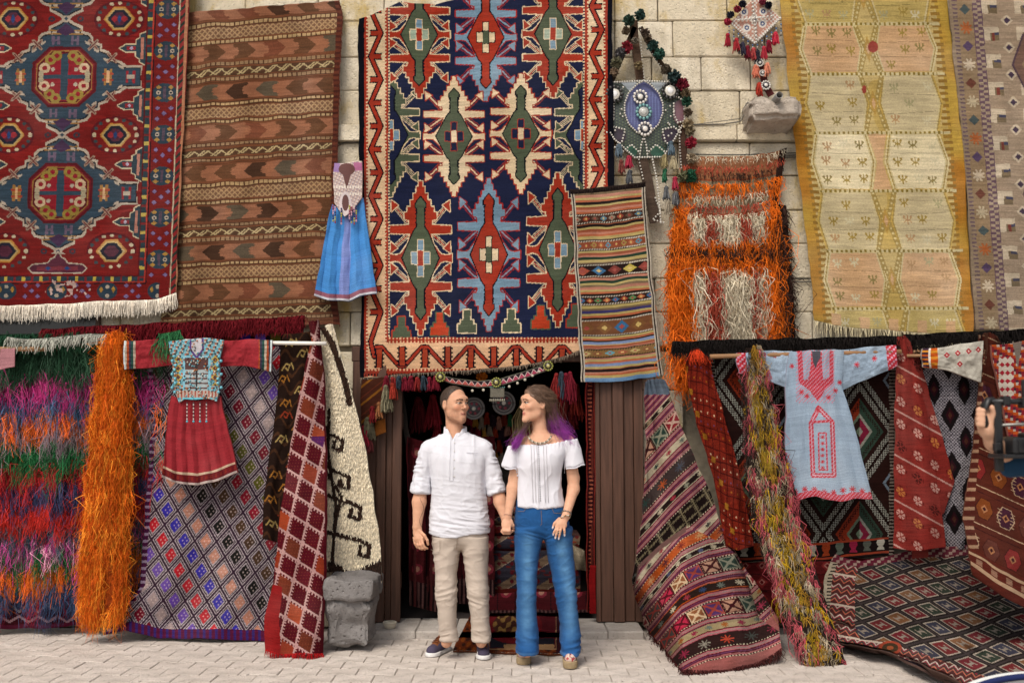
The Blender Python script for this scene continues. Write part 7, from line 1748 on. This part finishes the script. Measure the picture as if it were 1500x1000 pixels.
# held hand: back of the hand towards the camera
S.cone(q(744, 756, -.05), q(742, 770, -.065), .024, .031, .012, .6); S.cone(q(739.5, 766, -.06), q(745, 768, -.062), .022, .022, .012, .6)
for i in range(4): finger(S, [q(737 + i * 3.3, 770, -.07), q(737.5 + i * 3, 777, -.085), q(739 + i * 2.6, 781, -.065), q(740 + i * 2.2, 779, -.04)], .0082)
finger(S, [q(749, 762, -.06), q(752, 769, -.055), q(752, 774, -.04)], .0088)
# hand on the thigh
S.cone(q(829, 755, -.10), q(822, 768, -.125), .024, .030, .012, .6); S.cone(q(817, 768, -.125), q(826, 769, -.125), .020, .020, .012, .6)
for (x0, x1, x2, y2) in ((815.5, 811.5, 810.5, 783), (818.8, 815, 813.5, 788), (822.5, 820, 818.3, 789), (826.5, 827, 827, 784)): finger(S, [q(x0, 769, -.13), q((x0 + x1) / 2, 776, -.142), q(x1, 782 if y2 > 785 else 779, -.14), q(x2, y2, -.132)], .0080)
finger(S, [q(819, 759, -.115), q(812, 766, -.13), q(809.5, 773, -.135)], .0088)
def wcol(Cc):
    n = fbm(Cc * 14, 2, 3)[:, None] * .04 + 1; col = SKW * n * (1 + fbm(Cc * 70, 3, 13)[:, None] * np.array([.03, .06, .07])); face_col(Cc, Hw, Mw, .97, col, SKW, True, -.003)
    for x, y in ((810.5, 782.5), (813.5, 787.5), (818.3, 788.5), (827, 783.5), (809.5, 772.5)):
        p = q(x, y, -.14); col[(np.hypot(Cc[:, 0] - p[0], Cc[:, 2] - p[2]) < .008) & (Cc[:, 1] < YW - .132)] = c('dccfd0')
    return col
part(S, 'body', wom, M_SKIN, wcol)
# hair
S = SDF(Hw - .2, Hw + .2, .0038); S.ell(Hw + Mw @ np.array([0, .018, .032]), (.0765, .0985, .0935), .0, Mw); S.cone(Hw + Mw @ np.array([0, .075, .02]), Hw + Mw @ np.array([0, .08, -.10]), .06, .05, .04)
def cutw(X, Y, Z):
    x, y, z = X - Hw[0], Y - Hw[1], Z - Hw[2]; ly = Mw[0, 1] * x + Mw[1, 1] * y; lx = Mw[0, 0] * x + Mw[1, 0] * y
    return -(z + .95 * ly) + .004 - .10 * np.abs(lx) + .02 * (ly > .02)
S.cutf(cutw)
def whc(C_):
    L = (C_ - Hw) @ Mw; return (c('6f5646') * (1 + .35 * fbm(np.stack([L[:, 0] * 40, L[:, 1] * 12, L[:, 2] * 90], -1), 3, 2))[:, None])
part(S, 'hair', wom, M_HAIR, whc, lambda V, N: .004 * ridge(((V - Hw) @ Mw) * np.array([30, 10, 60]), 3)); woman_cap = (part.V, part.Q)
def locks(n, root, ctrl, end, spread, sd, cols, r=.0011):
    g = np.random.default_rng(sd); V = []; Qs = []; cc = []; seg = 12; base = 0
    for i in range(n):
        o0, o1, o2 = g.normal(0, 1, (3, 3)); p0 = np.array(root) + o0 * spread[0]; p1 = np.array(ctrl) + o1 * spread[1]; p2 = np.array(end) + o2 * spread[2] + (o1 * spread[1]) * .5
        t = np.linspace(0, 1, seg + 1)[:, None]; P = (1 - t) ** 2 * p0 + 2 * t * (1 - t) * p1 + t * t * p2; P = P + .007 * t * np.sin(t * 6 + g.uniform(0, 2.5, 3))
        v, f = tube_geo(P, np.linspace(r, r * .5, seg + 1), 3, False); V.append(v); Qs.append(f[0] + base); base += len(v)
        tt = np.repeat((np.arange(seg) + .5) / seg, 3)[:, None]; m = sstep(.36, .72, tt + g.normal(0, .08)); cc.append((cols[0] * (1 - m) + cols[1] * m) * g.uniform(.75, 1.25))
    return np.vstack(V), np.vstack(Qs), np.vstack(cc)
BRN, PUR = c('5f4638'), c('96329e')
sets = [(560, Hw + Mw @ np.array([.02, .09, .03]), q(806, 612, .03), q(826, 640, .0), (.020, .022, .026), (BRN, PUR)), (320, Hw + Mw @ np.array([.04, .085, .0]), q(812, 622, .02), q(834, 650, -.03), (.015, .014, .018), (c('7a4a5c'), c('a83aa8'))),
        (220, q(774, 616, -.02), q(766, 634, -.06), q(752, 656, -.085), (.009, .012, .011), (BRN, PUR)), (300, Hw + Mw @ np.array([0, .08, -.02]), q(800, 620, .03), q(808, 640, .03), (.02, .02, .02), (BRN, c('6a3a5c')))]
sets += [(90, Hw + Mw @ np.array([.02, .09, .0]), q(812, 616, .02), q(828, 646, -.01), (.03, .04, .045), (BRN, c('7a3a80'))), (45, q(776, 612, -.02), q(764, 634, -.06), q(756, 650, -.085), (.014, .02, .026), (BRN, PUR))]
for k, (n, r0, r1, r2, sp, cl) in enumerate(sets):
    V, Q, cc = locks(n, r0, r1, r2, sp, k, cl); o = mesh('hair_lock', V, Q, M_HAIR, wom, cc); o['kind'] = 'stuff'
hV, hQ = woman_cap
hn = vnorm(hV, hQ); sel = rng.choice(len(hV), 4200); L_ = (hV[sel] - Hw) @ Mw; sel = sel[L_[:, 1] > -.062]; L_ = (hV[sel] - Hw) @ Mw; tng = np.stack([-.35 * L_[:, 0] / .08, np.ones(len(sel)), -.55 - 0 * L_[:, 0]], -1) @ Mw.T
tng = tng - (tng * hn[sel]).sum(1)[:, None] * hn[sel]
strands('hair_strands', hV[sel] + hn[sel] * .001, tng + rng.normal(0, .06, (len(sel), 3)), .036, .0011, c('6a5242'), wom, M_HAIR, seg=3, var=.3, curl=.05, grav=.12)
# side braid
g = Geo(); br = [Hw + Mw @ (np.array(p_) * 1.0) for p_ in ((-.060, -.045, .085), (-.076, -.01, .075), (-.084, .03, .058), (-.080, .07, .040), (-.05, .105, .02))]
br = np.array(br); t = np.linspace(0, 1, 26)
for i, tt in enumerate(t):
    p = np.array([np.interp(tt, np.linspace(0, 1, 5), br[:, k]) for k in range(3)]); g.ball(p + [0, 0, .006 * (1 if i % 2 else -1)], .0105, c('6a5040') * (1.1 if i % 2 else .85), nu=6, nv=4)
g.build('hair_braid', M_HAIR, wom)
# blouse
BLW = c('d0cfd6')
S = SDF((-.1, -1.5, .93), (.56, -.95, 1.52), .0045)
S.loft(rows([(640, 760, 836, .080, .01), (650, 757, 834, .088, .005), (665, 758, 828, .112, -.008), (680, 759, 824, .116, -.008), (700, 759, 822, .102), (720, 757, 823, .10), (750, 753, 827, .112)], YW), .015, 2.4)
S.cone(q(759, 650, .0), q(752, 668, .0), .050, .054, .02); S.cone(q(752, 666, .0), q(747, 692, -.0), .052, .060, .004); S.cone(q(835, 647, .0), q(838, 664, .0), .050, .055, .02); S.cone(q(838, 662, .0), q(842, 690, -.0), .054, .068, .004)
zt_, zs, zh = q(0, 645)[2], q(0, 685)[2], q(0, 741)[2]; xc_ = q(790, 0)[0]; xl_, xr_ = q(758, 0)[0], q(824.5, 0)[0]
def cutb(X, Y, Z):
    top = Z - np.interp(X, [q(x_, 0)[0] for x_ in (736, 750, 772, 792, 820, 846, 856)], [q(0, y_)[2] for y_ in (655, 653, 651.5, 651, 647, 642, 642)]).astype(np.float32) + 0 * Y ; slv_ = np.where((X < xl_) | (X > xr_), (zs + np.where(X > xr_, .25 * (X - xr_), .10 * (xl_ - X)) + .004 * np.sin(X * 90)) - Z, -1); hem = zh + .03 * np.abs(X - xc_) * -1 + .006 * np.sin(X * 26) - Z
    return np.maximum(np.maximum(top, hem), slv_ + 0 * Y)
S.cutf(cutb)
def wr_b(V, N):
    gat = sstep(q(0, 662)[2], q(0, 646)[2], V[:, 2]); low = sstep(q(0, 690)[2], q(0, 740)[2], V[:, 2]); slm = ((V[:, 0] < xl_) | (V[:, 0] > xr_)) * 1.0
    return .004 * np.maximum(ridge(np.stack([V[:, 0] * 16 + V[:, 2] * 6, V[:, 1] * 10, V[:, 2] * 7 - V[:, 0] * 4], -1), 29), 0) ** 4 + .002 * gat * np.sin(V[:, 0] * 260) + .006 * low * ridge(V * np.array([22, 12, 3.5]), 2) + .006 * slm * ridge(V * np.array([24, 24, 4]), 3) + .0025 * ridge(V * np.array([12, 12, 14]), 5)
bl = part(S, 'blouse', wom, M_SHIRT, BLW, wr_b); bV = part.V
for x in (776, 780, 784, 793, 797):
    sew('lace_strip', bl, bV, [(q(x, 0)[0], q(0, 650)[2]), (q(x + 3, 0)[0], q(0, 734)[2])], .0016, M_SHIRT, c('bcb9bd'))
for k in range(26):
    y_ = 651 + k * 3.2; x, z = q(788 + k * .12, y_)[0], q(0, y_)[2]; y = fronty(bV, x, z)
    if y: g = Geo(); g.ball((x, y - .001, z), .0035, c('4a464a'), ry=.002, nu=6, nv=4); g.build('eyelet', M_BEAD, bl)
for sgn, xs_ in ((0, (740, 758)), (1, (826, 851))):
    g = Geo()
    for i in range(30):
        t = i / 29; x, z = q(xs_[0] + (xs_[1] - xs_[0]) * t, 0)[0], 0; m = (abs(bV[:, 0] - x) < .006) & (bV[:, 2] > q(0, 696)[2]); 
        if m.any(): zz = bV[m, 2].min(); y = bV[m & (bV[:, 2] < zz + .012), 1].min(); g.ball((x, y, zz), .005, BLW, nu=5, nv=3)
    if g.V: g.build('sleeve_trim', M_SHIRT, bl)['kind'] = 'stuff'
# jeans
S = SDF((-.05, -1.48, .04), (.55, -.95, 1.06), .0048)
S.loft(rows([(732, 757, 824, .095), (745, 755, 828, .105), (760, 753.5, 833, .112), (772, 755, 834, .108), (780, 768, 824, .09), (786, 785, 806, .06)], YW), .04, 2.3)
S.loft(rows([(772, 754, 797, .11), (795, 754, 793.5, .105), (820, 754.5, 788, .095), (850, 757, 786, .082, -.012), (865, 757.5, 785, .078, -.015), (885, 757.5, 785, .078, .0), (910, 757, 786, .082, .01), (935, 757, 788, .09, .015), (956, 757, 789, .098, .015)], YW), .022, 2.3)
S.loft(rows([(772, 793, 837, .11), (795, 799, 838.5, .105), (820, 804, 840.5, .095), (850, 810, 842.5, .082, -.012), (865, 813, 843.5, .078, -.018), (885, 816, 845, .078, -.01), (910, 820, 848, .082, .0), (935, 821, 850, .09, .005), (957, 822, 850, .098, .005)], YW), .022, 2.3)
def wr_j(V, N):
    kz = np.exp(-((V[:, 2] - q(0, 868)[2]) / .08) ** 2); hp = np.exp(-((V[:, 2] - q(0, 778)[2]) / .05) ** 2); an = sstep(.35, .15, V[:, 2]); s_ = np.where(V[:, 0] < q(797, 0)[0], 1, -1); p = V.copy(); p[:, 2] += .3 * s_ * (V[:, 0] - q(797, 0)[0])
    cr = np.maximum(ridge(np.stack([p[:, 0] * 12 + p[:, 2] * 8, p[:, 1] * 8, p[:, 2] * 18 - p[:, 0] * 8], -1), 27), 0) ** 4
    return .003 * cr + .006 * (kz * .9 + an) * ridge(p * np.array([9, 9, 30]), 5) + .006 * hp * ridge(p * np.array([8, 8, 44]), 7) + .003 * ridge(V * np.array([9, 9, 16]), 9)
def jcol(C_):
    b = c('224f82'); l = c('5582ab'); dkk = c('1d4272'); f = 0
    for x0, x1 in ((772, 771), (819, 830)):
        xx = q(x0, 0)[0] + (q(x1, 0)[0] - q(x0, 0)[0]) * sstep(q(0, 790)[2], q(0, 880)[2], C_[:, 2]); f = np.maximum(f, np.exp(-((C_[:, 0] - xx) / .038) ** 2) * sstep(q(0, 965)[2] , q(0, 900)[2], C_[:, 2]) * sstep(q(0, 765)[2], q(0, 800)[2], C_[:, 2]))
    f = f * (C_[:, 1] < YW) * (.8 + .25 * fbm(C_ * np.array([20, 20, 34]), 3, 3)); f = np.clip(f, 0, 1)[:, None]; col = b * (1 - f) + l * f
    lowd = sstep(q(0, 900)[2], q(0, 950)[2], C_[:, 2])[:, None]; col = col * (1 - .25 * lowd) + c('1c5296') * .25 * lowd
    hem = C_[:, 2] < q(0, 952)[2]; col[hem] = col[hem] * .8 + c('6a94ba') * .2; return col * (1 + .06 * fbm(C_ * 90, 2, 6))[:, None]
jn = part(S, 'jeans', wom, M_DENIM, jcol, wr_j); jV = part.V
GLD = c('8a6a44')
sew('fly_seam', jn, jV, [(q(790, 0)[0], q(0, 745)[2]), (q(791, 0)[0], q(0, 764)[2]), (q(789, 0)[0], q(0, 767)[2])], .0013, M_COTTON, GLD); sew('pocket_seam', jn, jV, [(q(805, 0)[0], q(0, 742)[2]), (q(808, 0)[0], q(0, 749)[2]), (q(822, 0)[0], q(0, 750)[2])], .0013, M_COTTON, GLD); sew('pocket_seam', jn, jV, [(q(758, 0)[0], q(0, 747)[2]), (q(766, 0)[0], q(0, 747)[2]), (q(769, 0)[0], q(0, 743)[2])], .0013, M_COTTON, GLD)
# platform shoes
def wedge(px, py, lab):
    o = empty('shoe', (0, 0, 0)); o.parent = wom; o.matrix_parent_inverse.translation = tuple(-np.array(wom.location)); t = gp(px, py); P = lambda s, y, z: t + np.array([s, y, z])
    S = SDF(t - [.08, .05, .01], t + [.08, .30, .17], .004); S.cone(P(0, .05, .02), P(0, .10, .02), .046, .042, .02); S.cone(P(0, .1, .02), P(0, .22, .02), .036, .034, .02); S.cone(P(0, .05, .04), P(0, .10, .045), .045, .042, .01); S.cone(P(0, .2, .02), P(0, .2, .09), .034, .034, .02); S.cone(P(0, .1, .045), P(0, .2, .085), .038, .034, .02)
    S.cutf(lambda X, Y, Z: np.maximum(.004 - Z, Z - (.05 + np.clip((Y - t[1] - .09) * .5, 0, .05))) + 0 * X)
    part(S, 'sole', o, M_KILIM, lambda C_: c('b09a78') * (1 + .10 * np.sign(np.sin(C_[:, 2] * 700)))[:, None])
    S = SDF(t - [.08, .05, .01], t + [.08, .30, .2], .004); S.cone(P(0, .045, .062), P(0, .10, .072), .036, .038, .02); S.cone(P(0, .1, .075), P(0, .18, .12), .036, .036, .02); S.cutf(lambda X, Y, Z: (.048 - Z) + 0 * X + 0 * Y)
    def cl(C_):
        col = np.repeat(c('cdb5a8')[None], len(C_), 0); fl = (vnoise(C_ * 90, 3) > .25) & (C_[:, 1] < t[1] + .06); col[fl] = c('a8484a'); col[(vnoise(C_ * 110, 8) > .45) & (C_[:, 1] < t[1] + .05)] = c('4a3a4a'); return col
    part(S, 'upper', o, M_COTTON, cl)
wedge(767, 975, ''); wedge(836, 981, '')
# jewellery
g = Geo(); a = np.linspace(math.radians(200), math.radians(340), 22); p0 = q(790, 634, -.0)
for i, t in enumerate(a):
    x = p0[0] + .078 * math.cos(t); z = p0[2] + .065 * math.sin(t); y = YW - .075 - .03 * math.sin((i / 21) * math.pi); g.ball((x, y + .01, z - .0), .0062, [c('6a5e4c'), c('9a8f7a'), c('c9c0b0')][i % 3], rz=.008)
g.build('necklace', M_BEAD, wom)
g = Geo(); e0 = Hw + Mw @ np.array([-.086, .012, -.045]); g.ball(e0, .005, c('8a8474')); g.ball(e0 + [0, -.004, -.028], .012, c('7a7a60'), ry=.005, rz=.02, nu=8); [g.ball(e0 + [dx, -.006, -.05], .003, c('a09a80')) for dx in (-.008, 0, .008)]; g.build('earring', M_BEAD, wom)
def bangle(cn, r, tilt, cols, name='bracelet', n=22, br=.004):
    g = Geo(); R = np.array(tilt, float); R /= np.linalg.norm(R); A = np.cross(R, [0, 1, 0]); A /= np.linalg.norm(A); B = np.cross(R, A)
    for i in range(n): t = i / n * 6.283; g.ball(np.array(cn) + r * (A * math.cos(t) + B * math.sin(t)), br, cols[i % len(cols)], nu=5, nv=3)
    g.build(name, M_BEAD, wom)
ax_ = q(829, 755, -.10) - q(840, 716, 0); bangle(q(830, 751, -.092), .030, ax_, [c('7a7468'), c('4a5a5a')]); bangle(q(828.2, 758, -.108), .031, ax_ + [.1, 0, .0], [c('c9bca0'), c('2a2420'), c('a8905a'), c('d5d0c8')], br=.005); bangle(q(744.2, 754.5, -.05), .027, q(744, 756, -.05) - q(751, 715, 0), [c('8a5a50')], br=.0022, n=40)
bangle(q(819.7, 779, -.141), .0098, (0.2, .1, -1), [c('c9c0a8')], 'ring', 12, .002)

# ------------------------------------------------------------ the person with the camera rig
YC = -3.8; qc = lambda px, py, dy=0.0: at(px, py, YC + dy)
cmn = empty('person', (2.62, YC - .1, 0), 'person in dark blue shirt mostly outside the frame, hand gripping the camera rig', 'person')
S = SDF((1.72, -4.25, -.0), (3.05, -3.5, 1.9), .0065)
Hc = np.array([2.62, YC - .12, 1.66]); Mc = rotz(math.radians(-80)); head(S, Hc, Mc, 1.0)
S.cone(Hc + [.01, .02, -.05], Hc + [.01, .03, -.2], .055, .06, .03)
S.loft([(1.46, 2.63, YC - .1, .12, .10), (1.38, 2.63, YC - .1, .17, .12), (1.1, 2.63, YC - .1, .16, .12), (.92, 2.63, YC - .1, .165, .12)], .03)
for s_ in (-1, 1): S.chain([(2.63 + s_ * .08, YC - .1, .9), (2.63 + s_ * .1, YC - .1, .48), (2.63 + s_ * .11, YC - .08, .07)], [.08, .055, .04], .02); S.cone((2.63 + s_ * .11, YC - .06, .04), (2.63 + s_ * .11 - .02, YC - .22, .035), .035, .035, .02)
hand = qc(1441, 612); S.chain([(2.46, YC - .1, 1.40), qc(1486, 678, .06), qc(1455, 648, .03), qc(1445, 628, .0)], [.05, .040, .030, .026], .02)
S.cone(qc(1445, 630, .0), qc(1441, 614, .01), .030, .032, .015, .8)
for i in range(4): yy = 598 + i * 7.2; S.chain([qc(1447, yy + 3, .02), qc(1436, yy + 1, .0), qc(1433.5, yy + 2, -.035), qc(1441, yy + 3, -.045)], [.0105, .0105, .010, .009], .004)
S.chain([qc(1450, 622, -.01), qc(1455, 606, -.02), qc(1453, 596, -.03)], [.013, .011, .010], .006)
part(S, 'body', cmn, M_SKIN, lambda C_: np.repeat(c('cfa286')[None], len(C_), 0))
S = SDF((1.85, -4.25, .8), (3.05, -3.5, 1.6), .0065); S.loft([(1.47, 2.63, YC - .1, .13, .11), (1.42, 2.63, YC - .1, .19, .13), (1.3, 2.63, YC - .1, .195, .15), (1.1, 2.63, YC - .1, .185, .15), (.85, 2.63, YC - .1, .19, .15)], .03)
S.chain([(2.46, YC - .1, 1.40), (2.2, YC - .0, 1.38), qc(1483, 680, .06)], [.075, .06, .052], .03); S.chain([(2.8, YC - .1, 1.40), (2.88, YC - .2, 1.15)], [.075, .07], .03)
part(S, 'shirt', cmn, M_COTTON, c('24405a'), lambda V, N: .006 * ridge(V * np.array([9, 9, 20]), 3))
S = SDF((2.35, -4.2, .06), (2.92, -3.6, 1.0), .0075); S.loft([(.95, 2.63, YC - .1, .18, .14), (.8, 2.63, YC - .1, .185, .14)], .03)
for s_ in (-1, 1): S.chain([(2.63 + s_ * .085, YC - .1, .86), (2.63 + s_ * .1, YC - .1, .48), (2.63 + s_ * .11, YC - .08, .09)], [.10, .075, .065], .03)
part(S, 'trousers', cmn, M_DENIM, c('2a2c34'))
S = SDF(Hc - .16, Hc + .16, .006); S.ell(Hc + [0, .0, .032], (.103, .085, .1), 0); S.cutf(lambda X, Y, Z: -(Z - Hc[2]) + .5 * -(X - Hc[0]) + .02 + 0 * Y); part(S, 'hair', cmn, M_HAIR, c('2f241e'))
for s_ in (-1, 1):
    S = SDF((2.5 + s_ * .11, -4.15, -.01), (2.76 + s_ * .11, -3.75, .14), .007); S.cone((2.63 + s_ * .11, YC - .06, .04), (2.63 + s_ * .11 - .02, YC - .24, .03), .045, .042, .02); S.cutf(lambda X, Y, Z: .002 - Z + 0 * X + 0 * Y); part(S, 'shoe', cmn, M_COTTON, c('22222a'))
# rig
rig = empty('camera_rig', qc(1475, 640, -.05), 'black camera on a handheld rig at the right edge', 'camera')
def rb(name, x0, y0, x1, y1, d0, d1, mat=M_BLACK, bev=.004): return box(name, np.minimum(qc(x0, y1, 0), qc(x1, y0, 0)) * [1, 0, 1] + [0, YC + d0, 0], np.maximum(qc(x0, y1, 0), qc(x1, y0, 0)) * [1, 0, 1] + [0, YC + d1, 0], mat, rig, bev)
tube('grip', [qc(1444, 626, -.01), qc(1440, 610, -.012), qc(1441, 596, -.012), qc(1448, 586, -.012), qc(1456, 585, -.012)], [.016, .017, .016, .013, .010], M_BLACK, rig, 12)
rb('upright_bar', 1455, 586, 1462, 690, -.03, -.005); tube('cross_bar', [qc(1452, 588, -.02), qc(1480, 588, -.02), qc(1520, 588, -.02), qc(1600, 588, -.02)], .011, M_BLACK, rig); tube('rod', [qc(1456, 623, -.02), qc(1500, 621, -.02), qc(1560, 618, -.02), qc(1600, 616, -.02)], .006, M_STEEL, rig)
rb('clamp', 1464, 580, 1474, 594, -.04, .0); rb('clamp', 1490, 582, 1500, 598, -.05, .0); rb('base_plate', 1450, 664, 1512, 670, -.12, .02); rb('knob', 1448, 648, 1457, 660, -.06, -.03)
cb_ = empty('camera_body', qc(1490, 655, -.06)); cb_.parent = rig; cb_.matrix_parent_inverse.translation = tuple(-np.array(rig.location))
def rc(name, x0, y0, x1, y1, d0, d1, bev=.006): return box(name, np.minimum(qc(x0, y1, 0), qc(x1, y0, 0)) * [1, 0, 1] + [0, YC + d0, 0], np.maximum(qc(x0, y1, 0), qc(x1, y0, 0)) * [1, 0, 1] + [0, YC + d1, 0], M_BLACK, cb_, bev)
rc('casing', 1466, 640, 1516, 664, -.11, -.03); rc('viewfinder_hump', 1482, 633, 1500, 641, -.10, -.04); rc('hand_grip', 1463, 642, 1470, 664, -.12, -.045)
def cyl(name, px, py, r, d0, d1, parent, mat=M_BLACK): p = qc(px, py); return tube(name, [(p[0], YC + d0, p[2]), (p[0], YC + d0 * .6 + d1 * .4, p[2]), (p[0], YC + d0 * .3 + d1 * .7, p[2]), (p[0], YC + d1, p[2])], r, mat, parent, 20)
cyl('eyepiece', 1488, 650, .024, -.135, -.1, cb_); cyl('lens_barrel', 1490, 652, .033, -.03, .09, cb_); cyl('dial', 1504, 638, .012, -.09, -.05, cb_)
rb('monitor', 1494, 556, 1530, 586, -.03, -.01); rb('monitor_arm', 1500, 584, 1506, 592, -.025, -.015)
# ------------------------------------------------------------ reflector disc, bottom right
YR = -3.72; pR = at(1662, 1122, YR); R = .70; tl = math.radians(15); th = np.linspace(0, 2 * np.pi, 73)
ringp = lambda r, z=0.0: np.stack([pR[0] + r * np.cos(th), pR[1] + r * np.sin(th) * math.cos(tl) - z * math.sin(tl), pR[2] + r * np.sin(th) * math.sin(tl) + z * math.cos(tl)], -1)
rf = empty('reflector_disc', tuple(pR), 'large pale grey reflector disc with white and navy rim at the bottom right corner', 'reflector')
P = np.vstack([[pR], ringp(.35)[:-1], ringp(.68)[:-1]]); k = np.arange(72); k2 = (k + 1) % 72
mesh('panel', P, [np.stack([1 + k, 73 + k, 73 + k2, 1 + k2], -1), np.stack([0 * k, 1 + k, 1 + k2], -1)], plain('grey_fabric', c('8f8c8c'), .7, noise=.05), rf)
tube('white_rim', ringp(.70, .006), .016, plain('white_band', c('dfe0dc'), .6), rf, 8); tube('navy_rim', ringp(.675, .012), .014, plain('navy_band', c('1f2a5a'), .6), rf, 8)
